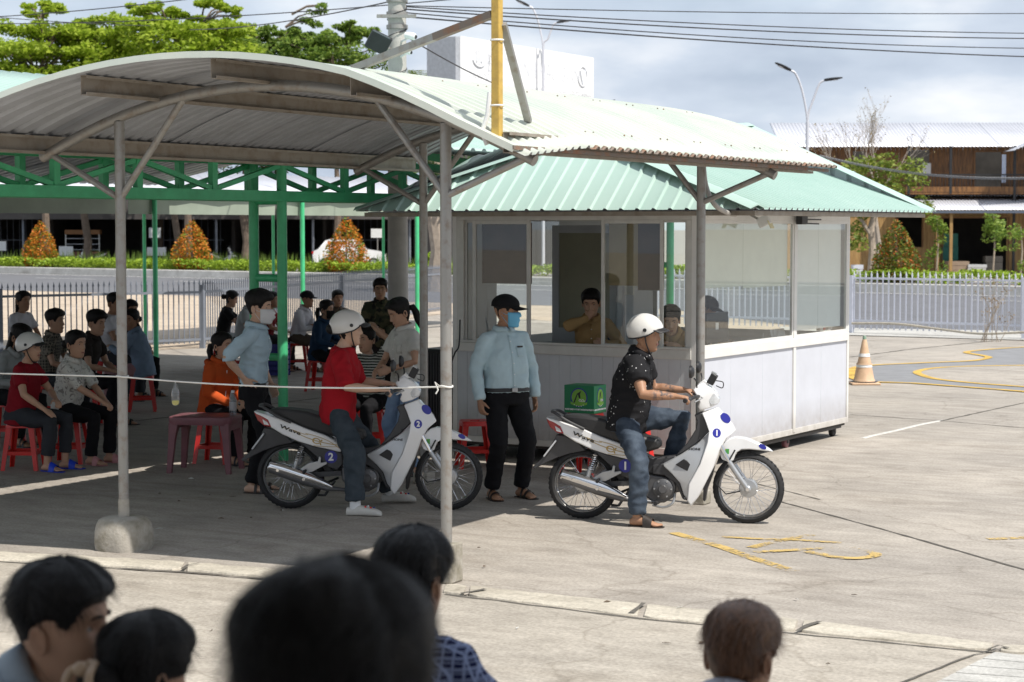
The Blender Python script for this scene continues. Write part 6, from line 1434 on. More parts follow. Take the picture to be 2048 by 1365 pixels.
    if collar:
        cpts = []
        for sg in (-1, 1):
            c_, cf, cyy, cu_ = T(.50); k = MB(); r0 = .067*s
            rows = []
            for g in np.linspace(.12, math.pi, 9):
                g2 = g*sg; dirn = cf*math.cos(g2)+cyy*math.sin(g2); lift = .004+.024*(1-math.cos(g))/2; rows.append([c_+dirn*(r0*1.0)+cu_*(lift+.018)*s, c_+dirn*(r0*1.25+.004)+cu_*(lift+.008)*s, c_+dirn*(r0*1.45)+cf*.02*s*max(0, math.cos(g))+cu_*(-.022+lift*.4)*s])
            k.rings(rows, closed=False); o = k.build('collar', M[top], P, sharp=80, fix=False); solid(o, .004, 0)
    # ---- trousers
    m = MB(); m.rings([ring(t, w_, d_, o_, 22) for t, w_, d_, o_ in ((-.12,hip*.98*girth,.120*girth,0), (-.04,hip*1.03*girth,.124*girth,0), (.03,.158*girth,.114*girth,belly*.5), (.065,.148*girth,.106*girth,belly*.5))])
    for hp, kn, an in ((Lhp, Lkn, La), (Rhp, Rkn, Ra)):
        e_ = {'long': .95, 'crop': .80, 'wide': .90, 'knee': .25}[bleg]; k = 1.22 if bleg == 'wide' else 1.0
        m.tube([hp+Vector((0,0,.02)), hp.lerp(kn, .3), hp.lerp(kn, .7), kn, kn.lerp(an, e_*.35), kn.lerp(an, e_*.75), kn.lerp(an, e_)], [x*s*g*(1+(girth-1)*.5) for x, g in ((.094,1), (.088,1), (.074,k), (.066,k), (.064,k), (.056,k*1.04), (.054,k*1.08))], 16)
    QUEUE.append((P, 'trousers', m, qc, M[bottom], 2, wr*.9, None))
    if tuck:
        o = MB(); r1, r2, r3, r4 = (ring(t, w_, d_, belly*.55, 26) for t, w_, d_ in ((-.012,.164*girth,.124*girth), (-.012,.168*girth,.128*girth), (.020,.166*girth,.126*girth), (.020,.162*girth,.122*girth)))
        o.rings([r1, r2, r3, r4]); bl = o.build('belt', M['seat'], P); c_, cf, cyy, cu_ = T(.004)
        MB().box(c_+cf*(.132*girth+belly*.55)*s, (.012, .052, .036)).build('belt_buckle', M['silver'], bl, bevel=.003)
    # ---- shoes
    kind, sm = shoes
    for c, fd, fl_ in feet:
        if kind == 'none': break
        k = MB(); out = [(-.066,.020), (-.055,.032), (-.01,.037), (.04,.038), (.10,.048), (.15,.052), (.19,.044), (.212,.022)]
        L1 = [c+fd*x*s+fl_*w_*s for x, w_ in out]; L2 = [c+fd*x*s-fl_*w_*s for x, w_ in reversed(out)]
        ol = L1+L2; zt_ = .004 if kind != 'clog' else .018; zl = -.016 if c.z > .02 else -.002
        if kind in ('sandal', 'slide'):
            k.rings([[p+Vector((0,0,zl)) for p in ol], [p+Vector((0,0,zt_)) for p in ol]])
            for x0, x1, hh in (((.055,.125,.090),) if kind == 'slide' else ((.10,.125,.066), (.045,.07,.092))):
                for sgx in ((1,) if kind == 'slide' else (1,)):
                    rr = [[c+fd*x*s+fl_*math.cos(g)*(.053 if x > .08 else .048)*s+Vector((0,0,(.004+(hh-(x-x0)*.48)*math.sin(g))*s)) for g in np.linspace(-.1, 3.24, 13)] for x in np.linspace(x0, x1, 4)]
                    k.rings(rr, closed=False)
        else:
            W_ = 1.12 if kind == 'clog' else 1.04
            rr = []
            for x, w_, h1 in ((-.072,.018,.040), (-.064,.036,.066), (-.02,.042,.075 if kind == 'shoe' else .062), (.03,.044,.085), (.08,.050,.074), (.13,.055,.062), (.175,.050,.050), (.205,.036,.036), (.216,.016,.022)):
                q0 = c+fd*x*s; rr.append([q0+fl_*w_*W_*s*math.copysign(abs(math.cos(g))**.8, math.cos(g))+Vector((0,0,(h1/2+h1/2*math.copysign(abs(math.sin(g))**.6, math.sin(g)))*s*1.02+zl)) for g in np.linspace(0, 6.283, 19)[:-1]])
            k.rings(rr)
        so_ = k.build(kind if kind != 'slide' else 'sandal', M[sm], P, sharp=50)
        if kind == 'clog':
            for x_, o_ in ((.10,.025), (.13,-.02), (.15,.018), (.09,-.03)):
                MB().ball(c+fd*x_*s+fl_*o_*s+Vector((0,0,(.072-.2*(x_-.09))*s)), .009, 8, 6).build('shoe_charm', M[('blue_print','red_plastic','white_print','navy')[int(x_*100) % 4]], so_)
            if c.z < .5: MB().tube([c+Vector((0,0,.05*s)), c+Vector((0,0,.20*s))], [.045*s,.043*s], 12).build('sock', M['white_print'], P)
    # ---- face and hair
    for sg in (-1, 1):
        e_ = mk('eye', EYE, None, P); ex, ey, ez2 = head_pt(.012, math.asin(.031/.073)*sg); e_.matrix_local = HM @ Matrix.Translation((ex-.0055, sg*.031, .011)) @ Matrix.Diagonal((.92, 1.25, .56, 1))
        b_ = mk('eyebrow', BROW, None, P); bx, by_, bz_ = head_pt(.034, math.asin(.030/.074)*sg); b_.matrix_local = HM @ Matrix.Translation((bx+.001, sg*.030, .034)) @ (Matrix.Identity(4) if sg > 0 else Matrix.Diagonal((1,-1,1,1))) @ Matrix.Rotation(R(20), 4, 'Z')
    if not mask:
        li = mk('lips', LIPS, None, P); li.matrix_local = HM @ Matrix.Translation((head_pt(-.0625, 0)[0]-.001, 0, -.0625))
    if hair:
        hb = hair_mb(hair, .006 if (helmet or cap) else hth, len(label), rough=.0015 if (helmet or cap) else hrough)
        if nstr: sb = strands(hair, nstr, .045, len(label), hth); hb.add(sb.v, sb.f)
        ho = mk('hair', hb.mesh('hair', 180, fix=not nstr), M[hm], P); ho.data.transform(HM)
        if hair == 'long' or hair == 'pony': pass
    if helmet: helmet_parts(P, HM, M[helmet])
    if cap: cap_parts(P, HM, M[cap])
    if mask: mask_parts(P, HM, M[mask[0]], mask[1], mask[2])
    if collar and q < .0095 and top not in ('orange_cloth', 'navy_jacket'): PLACK.append((P, T, M[top], top))
    return P, dict(HM=HM, Lw=Lw, Rw=Rw, Lel=Lel, Rel=Rel, hc=hc, T=T, S=S)
def tattoo_skin(name, base, pts, rad):
    m = base.copy(); m.name = name; t = m.node_tree; l = t.links.new; b = t.nodes['Principled BSDF']; src = b.inputs['Base Color'].links[0].from_socket; co = N(t, 'ShaderNodeTexCoord'); n = N(t, 'ShaderNodeTexNoise'); n.inputs['Scale'].default_value = 34; n.inputs['Detail'].default_value = 2; l(co.outputs['Object'], n.inputs[0])
    for p in pts:
        d = N(t, 'ShaderNodeVectorMath', operation='DISTANCE'); d.inputs[1].default_value = p; l(co.outputs['Object'], d.inputs[0]); mr = N(t, 'ShaderNodeMapRange'); mr.inputs[1].default_value = rad*.7; mr.inputs[2].default_value = rad; mr.inputs[3].default_value = 1; mr.inputs[4].default_value = 0; l(d.outputs['Value'], mr.inputs[0])
        r = N(t, 'ShaderNodeValToRGB'); r.color_ramp.elements[0].position = .46; r.color_ramp.elements[1].position = .56; l(n.outputs[0], r.inputs[0]); mu = N(t, 'ShaderNodeMath', operation='MULTIPLY'); l(mr.outputs[0], mu.inputs[0]); l(r.outputs[0], mu.inputs[1]); m2 = N(t, 'ShaderNodeMath', operation='MULTIPLY'); m2.inputs[1].default_value = .75; l(mu.outputs[0], m2.inputs[0])
        x = N(t, 'ShaderNodeMix', data_type='RGBA'); l(m2.outputs[0], x.inputs[0]); l(src, x.inputs[6]); x.inputs[7].default_value = (.10,.085,.085,1); src = x.outputs[2]
    l(src, b.inputs['Base Color']); return m
def flush():
    tmp = []
    for P, name, m, vox, mt, sm_, wr, HM in QUEUE:
        me = m.mesh('tmp', 0); o = bpy.data.objects.new('tmp', me); C.objects.link(o)
        r = o.modifiers.new('r', 'REMESH'); r.mode = 'VOXEL'; r.voxel_size = vox
        s_ = o.modifiers.new('s', 'SMOOTH'); s_.factor = .5; s_.iterations = sm_; tmp.append(o)
    bpy.context.view_layer.update(); dg = bpy.context.evaluated_depsgraph_get()
    for (P, name, m, vox, mt, sm_, wr, HM), o in zip(QUEUE, tmp):
        me = bpy.data.meshes.new_from_object(o.evaluated_get(dg)); me.name = name
        if wr:
            n = len(me.vertices); co = np.empty(n*3); me.vertices.foreach_get('co', co); nr = np.empty(n*3); me.vertices.foreach_get('normal', nr); co = co.reshape(-1, 3); nr = nr.reshape(-1, 3)
            sd = hash(P.name) % 50
            d = np.array([noise.noise((x*5+sd, y*5, z*8))*.9+(.40-abs(noise.noise((x*8+z*4, y*8+sd, z*13-x*3))))*1.7+noise.noise((x*24, y*24, z*28+sd))*.2 for x, y, z in co.tolist()])
            me.vertices.foreach_set('co', (co+nr*((d+.25)*wr)[:, None]).ravel())
        if HM is not None:
            hb = head_mb(); bm = bmesh.new(); bm.from_mesh(me); hm_ = hb.mesh('h', 0); hm_.transform(HM); bm.from_mesh(hm_); bm.to_mesh(me); bm.free(); bpy.data.meshes.remove(hm_)
        me.materials.clear(); me.materials.append(mt); me.polygons.foreach_set('use_smooth', [True]*len(me.polygons)); me.update()
        mk(name, me, None, P); om = o.data; bpy.data.objects.remove(o); bpy.data.meshes.remove(om)
    QUEUE.clear()
    bpm = {}
    for P, T, mt, nm in PLACK:
        so_ = [c for c in P.children if c.name.startswith('shirt')][0]; tr = BVHTree.FromPolygons([v.co[:] for v in so_.data.vertices], [p.vertices[:] for p in so_.data.polygons])
        def hit(t, oy):
            c, f, y, u = T(t); h = tr.ray_cast(c+f*.45+y*oy, -f); return (h[0]+f*.002) if h[0] is not None else None
        rows = []
        for t in np.linspace(-.01, .45, 16):
            r_ = [hit(t, oy) for oy in (-.015, 0, .015)]
            if all(r_): rows.append(r_)
        if len(rows) > 3:
            k = MB(); k.rings(rows, closed=False); pl = k.build('placket', mt, so_, sharp=80, fix=False); solid(pl, .003, 0)
            for t in (.04, .13, .22, .31, .40):
                h = hit(t, 0)
                if h: MB().ball(h+T(t)[1]*.002, (.0055,.0055,.0055), 8, 6).build('button', M['dark'] if nm == 'shirt_black' else M['white_print'], pl)
        rows = [[hit(t, oy) for oy in (.045, .065, .085, .105)] for t in (.27, .30, .33, .36)]
        if all(all(r_) for r_ in rows): k = MB(); k.rings(rows, closed=False); pk = k.build('chest_pocket', mt, so_, sharp=80, fix=False); solid(pk, .005, 0)
    PLACK.clear()
# ------------------------------------------------------------------ plastic stools
def stool_proto(h=.45):
    t = thing('plastic_stool', 'x', 'stool', (0,0,0), 0, 'red plastic stools'); w_ = .145; rnd = lambda k, z: [(math.copysign(abs(math.cos(a))**.45, math.cos(a))*w_*k, math.copysign(abs(math.sin(a))**.45, math.sin(a))*w_*k, z) for a in np.linspace(0, 6.283, 33)[:-1]]
    MB().rings([rnd(1.03,h-.045), rnd(1.0,h-.02), rnd(.97,h-.004), rnd(.9,h), rnd(.35,h-.004), rnd(.3,h-.012)]).build('seat', M['red_plastic'], t, sharp=40)
    for sx in (-1, 1):
        for sy in (-1, 1):
            a, b_ = Vector((sx*.118, sy*.118, h-.03)), Vector((sx*.165, sy*.165, 0)); k = MB(); rr = []
            for q in np.linspace(0, 1, 4):
                c = a.lerp(b_, q); e = lerp(.042, .026, q); rr.append([c+Vector((sx*.012, sy*.012, 0)), c+Vector((sx*.012, -sy*e, 0)), c+Vector((0, -sy*e, 0)), c, c+Vector((-sx*e, 0, 0)), c+Vector((-sx*e, sy*.012, 0))])
            k.rings(rr).build('leg', M['red_plastic'], t, sharp=30)
    for sx, sy in ((1,0), (-1,0), (0,1), (0,-1)):
        z = h*.36; r_ = .148; d = Vector((-sy, sx, 0)); c = Vector((sx*r_, sy*r_, z)); MB().bar(c-d*.135, c+d*.135, .010, .035).build('rung', M['red_plastic'], t, sharp=0)
    return t
_st = {}
def stool(loc, label, rz=0, h=.45):
    if h not in _st: _st[h] = stool_proto(h); o = _st[h]
    else: o = dup(_st[h], (0,0,0))
    o.location = loc; o.rotation_euler = (0,0,rz); o['label'] = label; return o
# ------------------------------------------------------------------ wardrobe
M['shirt_black'] = patmat('black_speckled_shirt', 'speckle', (.014,.014,.016), (.60,.60,.60), 34); M['tee_red'] = cloth('red_tee', (.36,.010,.018)); M['tee_darkred'] = cloth('dark_red_tee', (.22,.008,.016))
M['shirt_blue'] = cloth('pale_blue_shirt', (.47,.61,.66)); M['shirt_blue2'] = cloth('light_blue_shirt', (.44,.58,.66)); M['black_cloth'] = cloth('black_cloth', (.010,.010,.012)); M['charcoal'] = cloth('charcoal_cloth', (.035,.038,.045))
M['jeans'] = denim('washed_jeans', (.030,.042,.062), (.11,.14,.18)); M['jeans_dark'] = denim('dark_jeans', (.035,.048,.060), (.075,.090,.105)); M['jeans_light'] = denim('light_jeans', (.16,.25,.40), (.30,.40,.55))
M['orange_cloth'] = cloth('orange_hoodie', (.52,.085,.018)); M['blouse'] = patmat('floral_blouse', 'floral', (.66,.65,.60), (.30,.28,.26), 20); M['denim_jacket'] = cloth('grey_blue_hoodie', (.20,.27,.37)); M['pink_cloth'] = cloth('pink_trousers', (.36,.20,.21))
M['tee_white'] = cloth('white_tee', (.66,.66,.70)); M['plaid_dark'] = patmat('dark_plaid', 'plaid', (.020,.022,.022), (.28,.25,.20), 9); M['dark_shirt'] = cloth('dark_brown_shirt', (.028,.022,.020)); M['grey_shirt'] = cloth('grey_shirt', (.36,.38,.38)); M['white_shirt'] = cloth('cream_shirt', (.63,.62,.57))
M['tee_black'] = cloth('black_tee', (.012,.012,.013)); M['navy_jacket'] = cloth('navy_jacket', (.015,.040,.085)); M['camo'] = patmat('camouflage', 'camo', (.11,.10,.055), (.045,.050,.030), 9); M['brown_cloth'] = cloth('brown_trousers', (.10,.075,.055)); M['stripe'] = patmat('striped_top', 'stripe', (.45,.46,.42), (.03,.035,.03), 11)
M['uniform'] = cloth('tan_uniform', (.42,.27,.12)); M['plaid_navy'] = patmat('navy_plaid', 'plaid', (.010,.014,.06), (.30,.36,.55), 11); M['shirt_grey_blue'] = cloth('grey_blue_shirt', (.36,.43,.50)); M['shirt_lavender'] = cloth('white_lavender_shirt', (.58,.60,.68))
M['mask_blue'] = cloth('blue_mask', (.16,.46,.68)); M['mask_white'] = cloth('white_mask', (.72,.73,.74)); M['slide_blue'] = mat('blue_slide', (.01,.05,.55), .5); M['slide_pink'] = mat('pink_slide', (.55,.25,.26), .55); M['clog_white'] = mat('white_clog', (.66,.64,.59), .55); M['leather'] = mat('dark_leather', (.030,.022,.018), .5)
def on_bike(b): return tuple(b.location), b.rotation_euler.z
gx, gz = BZ(940, 552); gx += .008
def ride(bike, label, **k):
    l_, rz = on_bike(bike)
    return person(label, l_, rz, LH=(gx-.088, .292, gz+.026), RH=(gx-.088, -.292, gz+.026), LP=(-.1,.7,-1), RP=(-.1,-.7,-1), hn=((.1,0,-1), (.1,0,-1)), hd=((1,0,-.12), (1,0,-.12)), curl=(1.05,1.05), q=.0068, qc=.010, **k)
r1, j1 = ride(bike1, 'man in black speckled shirt and white helmet riding motorbike 1', H=1.72, girth=1.14, belly=.02, loose=1.10, pel=(.335,.825), lean=13, head=(-6,4,0), LF=(.66,.17,.385), LK=(1,.25,.7), RF=(.475,-.335,.082), RK=(.6,-1,.3), top='shirt_black', sleeve='short', bottom='jeans', shoes=('slide','leather'), helmet='helmet', skin='skin_dark', fyaw=(5,-8))
r2, j2 = ride(bike2, 'rider in loose red tee and white helmet on motorbike 2', H=1.70, pel=(.395,.825), lean=6, head=(12,2,0), LF=(.78,.36,.082), LK=(1,.5,.3), RF=(.585,-.37,.082), RK=(.7,-.9,.3), top='tee_red', sleeve='half', collar=False, loose=1.16, bottom='jeans_dark', bleg='wide', shoes=('clog','clog_white'), helmet='helmet', hair='bun', skin='skin_fair', fyaw=(5,-4))
# tattoo on the rider's forearm
_tm = tattoo_skin('tattooed_skin', M['skin_dark'], [tuple(j1['Rel'].lerp(j1['Rw'], .45)), tuple(j1['Rel'].lerp(j1['Rw'], .70)), tuple(j1['Lel'].lerp(j1['Lw'], .5))], .065)
for k_, it in enumerate(QUEUE):
    if it[0] == r1 and it[1] == 'body': QUEUE[k_] = it[:4]+(_tm,)+it[5:]
GROUP_S = 'people waiting in the shade'
guard, jg = person('stout guard in pale blue shirt, black cap and blue mask standing by the kiosk', G(1010, 996), R(-62), 1.73, girth=1.20, belly=.030, pel=(0,.925), lean=-3, head=(48,2,0), LF=(.03,.14,.082), RF=(0,-.13,.082), LH=(.03,.27,.85), RH=(.06,-.27,.85), top='shirt_blue', sleeve='long', tuck=True, bottom='black_cloth', shoes=('sandal','leather'), cap='black_cloth', mask=('mask_blue',.012,.004), hair='short', skin='skin_dark', q=.0068, qc=.010, curl=(.6,.6), wr=.0065)
tgm = MB(); c_, f_, y_, u_ = jg['T'](.355); tgm.box(c_+f_*.128+y_*.085, (.006,.05,.014)); tgm.build('name_tag', M['leather'], guard)
ym, jy = person('slim young man in light blue shirt and white mask standing with hand on hip', G(508, 983), R(-6), 1.74, girth=.92, pel=(0,.935), lean=3, head=(-4,4,0), RH=(-.03,-.19,.995), RP=(-1,-.75,.1), hd=(None,(.55,.2,-.8)), hn=(None,(.3,1,0)), LH=(.10,.24,.92), top='shirt_blue2', sleeve='roll', tuck=True, bottom='black_cloth', shoes=('sandal','leather'), mask=('mask_white',.014,.028), hair='short', hth=.030, skin='skin_fair', q=.0068, qc=.010)
def sit(label, px, py, yaw, what, H=1.6, h=.45, z0=0, hands=None, feet=.37, gp=GROUP_S, loc=None, st=True, **k):
    p = Vector(loc) if loc is not None else G(px, py); s = H/1.70; p.z = z0
    if st: stool(tuple(p), 'red plastic stool under the '+what, R(yaw)+.3, h)
    L_, R_ = hands or ((.34*s,.09,h+.19), (.34*s,-.09,h+.20))
    k.setdefault('lean', 9); k.setdefault('hn', ((0,-.4,-1), (0,.4,-1)))
    k.setdefault('LF', (feet*s+.02,.12,.080)); k.setdefault('RF', (feet*s-.03,-.12,.080))
    return person(label, tuple(p), R(yaw), H, pel=(-.02, h+.095), LH=L_, RH=R_, group=gp, **k)
w6 = sit('woman in dark red tee and white helmet seated at the left edge', 48, 938, -18, 'woman wearing a helmet', 1.62, fem=True, girth=1.12, belly=.01, hands=((.30,.10,.66), (.34,-.17,.59)), LP=(-.3,1,-.4), RP=(-.2,-.9,-.5), top='tee_darkred', collar=False, bottom='charcoal', bleg='crop', shoes=('slide','slide_blue'), helmet='helmet', hair='bun', skin='skin', q=.008)
w7 = sit('woman in white floral blouse and black trousers seated with clasped hands', 140, 925, -22, 'woman in floral blouse', 1.62, fem=True, girth=1.08, hands=((.40,.03,.62), (.40,-.04,.62)), top='blouse', sleeve='half', loose=1.05, bottom='black_cloth', shoes=('slide','slide_pink'), hair='bun', skin='skin', q=.008, head=(-8,3,0))
w5 = sit('woman in orange hoodie seated behind the maroon table', 432, 925, -30, 'woman in orange hoodie', 1.58, fem=True, girth=1.08, hands=((.28,.06,.62), (.26,-.10,.60)), top='orange_cloth', sleeve='long', loose=1.06, bottom='black_cloth', hair='pony', skin='skin', q=.008, head=(6,0,0))
hd5 = MB(); c_, f_, y_, u_ = w5[1]['T'](.46); hd5.tube(smooth_path([c_+f_*.06+y_*.05, c_-f_*.02+y_*.11, c_-f_*.10+y_*.06, c_-f_*.115, c_-f_*.10-y_*.06, c_-f_*.02-y_*.11, c_+f_*.06-y_*.05]), .03, 8); hd5.build('hood', M['orange_cloth'], w5[0])
zp = MB(); zp.tube([w5[1]['T'](t)[0]+w5[1]['T'](t)[1]*(.128 if t < .35 else .112) for t in (-.06,.05,.15,.25,.35,.42)], .006, 6); zp.build('zip', M['white_print'], w5[0])
w8 = sit('woman in grey blue hooded jacket and pink trousers seated facing left', 285, 822, 172, 'woman in grey blue jacket', 1.60, fem=True, girth=1.1, lean=14, hands=((.38,.05,.80), (.34,-.12,.75)), top='denim_jacket', sleeve='long', loose=1.06, bottom='pink_cloth', bleg='wide', hair='bun', skin='skin_dark', head=(70,5,0))
w9 = sit('person in white tee half hidden behind the left canopy post', 218, 800, -10, 'person in white tee', 1.70, h=.55, hands=((.33,.0,.82), (.36,-.06,.85)), top='tee_white', collar=False, loose=1.08, bottom='charcoal', skin='skin_dark', head=(-20,8,0), girth=1.1)
w10 = sit('boy in black plaid shirt seated behind the helmeted woman', 98, 845, -8, 'boy in plaid shirt', 1.70, girth=.92, top='plaid_dark', bottom='charcoal', skin='skin', head=(-5,0,0), hth=.026)
w11 = sit('boy with tousled hair in dark shirt seated behind the woman in floral blouse', 172, 850, -12, 'boy in dark shirt', 1.72, girth=.95, lean=14, top='dark_shirt', bottom='black_cloth', skin='skin', head=(-12,6,0), hth=.030)
w12 = sit('long haired person in pale top sitting near the fence at the far left', 40, 778, -35, 'long haired person near the fence', 1.72, h=.5, fem=True, top='tee_white', collar=False, bottom='charcoal', hair='long', skin='skin_dark')
w13 = sit('person in grey shirt leaning forward at the left border of the photo', 8, 888, -30, 'person in grey shirt', 1.70, fem=True, lean=24, top='grey_shirt', sleeve='long', bottom='black_cloth', hair='long', skin='skin_dark', head=(10,18,0))
w14 = sit('woman in black tee with tied hair looking down at a phone', 448, 738, 4, 'woman in black tee', 1.60, fem=True, lean=12, hands=((.33,.03,.92), (.33,-.04,.90)), LP=(-.2,.7,-1), RP=(-.2,-.7,-1), top='tee_black', collar=False, bottom='grey_shirt', hair='bun', skin='skin', head=(0,18,0), LF=(.30,.12,.08), RF=(.30,-.12,.08))
ph = tag(MB().box((0,0,0), (.012,.15,.075), Matrix.Rotation(R(-25), 3, 'Y')).build('phone', M['dark'], bevel=.006), 'dark smartphone held up by the woman in black tee', 'phone'); ph.parent = None
ph.location = Matrix.LocRotScale(Vector(w14[0].location), w14[0].rotation_euler, None) @ Vector((.415,-.005,.96)); ph.rotation_euler = (0,0,w14[0].rotation_euler.z)
w22 = sit('person in pale shirt seated right of the woman in black tee', 486, 745, -10, 'person in pale shirt', 1.62, top='grey_shirt', bottom='charcoal', skin='skin_dark', lean=14, head=(0,10,0))
w23 = sit('dark haired person in brown shirt seated behind the grey blue jacket', 252, 792, -25, 'person in brown shirt', 1.66, top='dark_shirt', sleeve='long', bottom='black_cloth', skin='skin_dark', hair='short', head=(-20,4,0))
w15 = sit('person in red top seated behind the standing young man', 535, 742, -10, 'person in red top', 1.56, top='tee_darkred', collar=False, bottom='charcoal', skin='skin_dark')
w16 = sit('man in black cap and white shirt seated with folded arms', 598, 742, -22, 'man in black cap', 1.64, lean=16, hands=((.30,-.06,.74), (.30,.06,.70)), top='tee_white', sleeve='long', bottom='brown_cloth', cap='tee_black', skin='skin_dark', girth=.95)
MB().tube([w16[1]['T'](.49)[0]+w16[1]['T'](.49)[1]*.07*math.cos(a)+w16[1]['T'](.49)[2]*.07*math.sin(a) for a in np.linspace(0, 6.283, 15)], .014, 6).build('neck_scarf', M['tee_red'], w16[0])
w17 = sit('woman in navy jacket and black mask seated left of the red rider', 640, 782, -30, 'woman in navy jacket', 1.60, fem=True, lean=12, top='navy_jacket', sleeve='long', loose=1.06, bottom='black_cloth', hair='pony', skin='skin', mask=('tee_black',.012,.004), head=(10,4,0))
w18 = sit('person in khaki top seated by the fence behind the red rider', 672, 742, -65, 'person in khaki top', 1.62, top='brown_cloth', bottom='charcoal', skin='skin_dark', hair='short')
w21 = sit('woman in striped top with one hand raised to her head', 742, 902, -112, 'woman in striped top', 1.60, fem=True, girth=1.1, hands=((.10,.10,1.27), (.30,-.10,.66)), LP=(.3,1,.25), hd=((-.5,-.5,.5), None), hn=((-.3,-.6,-.7), (0,.4,-1)), top='stripe', collar=False, bottom='black_cloth', hair='bun', skin='skin', head=(-14,4,0), curl=(.35,.45))
w19 = person('man in camouflage jacket standing before the concrete pole', tuple(G(762, 812)), R(-88), 1.66, lean=9, pel=(0,.88), LH=(.28,.05,.98), RH=(.28,-.06,.96), top='camo', sleeve='long', loose=1.06, bottom='dark_shirt', skin='skin_dark', head=(0,6,0), group=GROUP_S)
w20 = person('woman in cream short sleeved shirt standing and looking down', tuple(G(815, 950)), R(-142), 1.66, fem=True, pel=(0,.885), lean=4, LH=(.26,.10,1.0), RH=(.28,-.10,.97), LP=(-.4,1,-.3), top='white_shirt', sleeve='short', loose=1.06, bottom='jeans_light', hair='pony', skin='skin', head=(-14,24,0), group=GROUP_S, q=.008)
# ---- officers inside the kiosk
def kw(x, y, z=0): return K0+KE2*x+KE1*y+Vector((0,0,z))
OG = 'officers inside the kiosk'; rank = mat('red_epaulette', (.40,.03,.03), .6)
def officer(label, x, y, yaw, zpel, **k):
    p = kw(x, y, .165); P, j = person(label, tuple(p), R(yaw), 1.70, pel=(0, zpel-.165), LF=(.30,.12,.08), RF=(.28,-.12,.08), top='uniform', sleeve='long', bottom='uniform', shoes=('shoe','leather'), skin='skin', group=OG, q=.009, **k)
    for sg in (-1, 1):
        c_, f_, y_, u_ = j['T'](.462); q = MB().box(c_+y_*.105*sg+u_*.014, (.05,.10,.010), Matrix((f_, y_, u_)).transposed() @ Matrix.Rotation(-sg*R(24), 3, 'X')); q.build('epaulette', rank, P)
    return P, j
of1 = officer('officer in tan uniform with a hand at his mouth at the open kiosk window', .78, fy(1180)+.42, -92, .90, lean=8, head=(-6,16,0), RH=(.20,-.04,.735+.49), RP=(.2,-1,-.4), hd=(None,(.1,.5,.8)), hn=(None,(-.9,.3,.2)), LH=(.34,.14,.98), curl=(.4,1.2))
of2 = officer('officer in tan uniform bending over the desk behind the sliding pane', .82, fy(1330)+.20, -120, .86, lean=34, head=(25,20,0), LH=(.42,.16,.97), RH=(.42,-.10,.97))
of3 = officer('officer in dark cap seated behind the right kiosk window', 2.15, 1.05, -35, .80, lean=10, head=(0,14,0), LH=(.36,.14,.90), RH=(.36,-.14,.90), cap='charcoal')
for k_, (nm, x, y, h) in enumerate((('one', .78, fy(1180)+.42, .80), ('two', .82, fy(1330)+.20, .76), ('three', 2.15, 1.05, .70))):
    t = thing('office_chair', ('black office chair of the officer with a hand at his mouth', 'black office chair of the officer bending over the desk', 'black office chair of the officer in dark cap')[k_], 'chair', kw(x, y, .165), 0, 'office chairs in the kiosk'); hh = h-.165+.01
    MB().tube([(0,0,.05), (0,0,hh-.06)], .03, 10).build('column', M['dark'], t); MB().box((0,0,hh-.03), (.42,.42,.06)).build('seat', M['seat'], t, bevel=.02)
    for q in range(5): MB().bar((0,0,.05), (.25*math.cos(q*1.257), .25*math.sin(q*1.257), .02), .04, .03).build('foot', M['dark'], t)
    MB().box((KE2.x*.22, KE2.y*.22, hh+.30), (.34,.05,.36), Matrix.Rotation(KA_-math.pi/2, 3, 'Z')).build('backrest', M['seat'], t, bevel=.02)
# ---- spectators in the foreground, under the veranda of the camera's side
tag(MB().b2((-9,-6,-.05), (9,6.1,.25)).build('veranda', M['apron']), kind='structure')
vr = thing('veranda_roof', 'veranda roof above the spectators nearest the camera', 'roof', (0,0,0))
MB().b2((-9,-6,3.60), (9,4.35,3.66)).build('roof_slab', M['under'], vr)
for x in (-8.5, -4.5, 4.5, 8.5): MB().tube([(x,4.1,.25), (x,4.1,3.6)], .06, 12).build('post', M['steel'], vr)
FGG = 'spectators in the foreground'
def spect(label, px, Y, yaw, what, zt_, H, **k):
    pel = zt_-.80*H/1.70-.25; h = pel-.095
    return sit(label, 0, 0, yaw, what, H, h=round(h, 3), z0=.25, gp=FGG, loc=(X(px, Y), Y, .25), q=k.pop('q', .008), hrough=k.pop('hrough', .008), **k)
f1 = spect('man in grey blue shirt with undercut hair in the bottom left corner', -168, 4.3, -2, 'man in grey blue shirt', 1.675, 1.72, lean=33, headup=-.03, head=(-4,2,0), top='shirt_grey_blue', sleeve='short', bottom='charcoal', skin='skin', hair='undercut', hth=.022, nstr=2200, girth=1.08)
f2 = spect('woman with black hair held by a beige claw clip at the bottom left', 222, 4.12, 48, 'woman with the claw clip', 1.485, 1.58, fem=True, headup=-.02, lean=8, head=(0,6,0), top='charcoal', bottom='charcoal', skin='skin', hair='bun', hth=.020, nstr=1800)
f4 = spect('man with black hair and navy plaid shirt seen from behind at the bottom centre', 790, 5.06, 74, 'man in navy plaid shirt', 1.52, 1.66, headup=-.025, lean=10, head=(-12,6,0), top='plaid_navy', sleeve='short', bottom='charcoal', skin='skin_dark', hair='short', hth=.024, nstr=2600)
f5 = spect('man with short brown hair and white collar at the bottom right', 1440, 4.84, 62, 'man with brown hair', 1.40, 1.64, headup=-.05, hrough=.003, lean=16, head=(-8,5,0), top='shirt_lavender', bottom='charcoal', skin='skin_dark', hair='short', hm='hair_brown', hth=.019, nstr=2600)
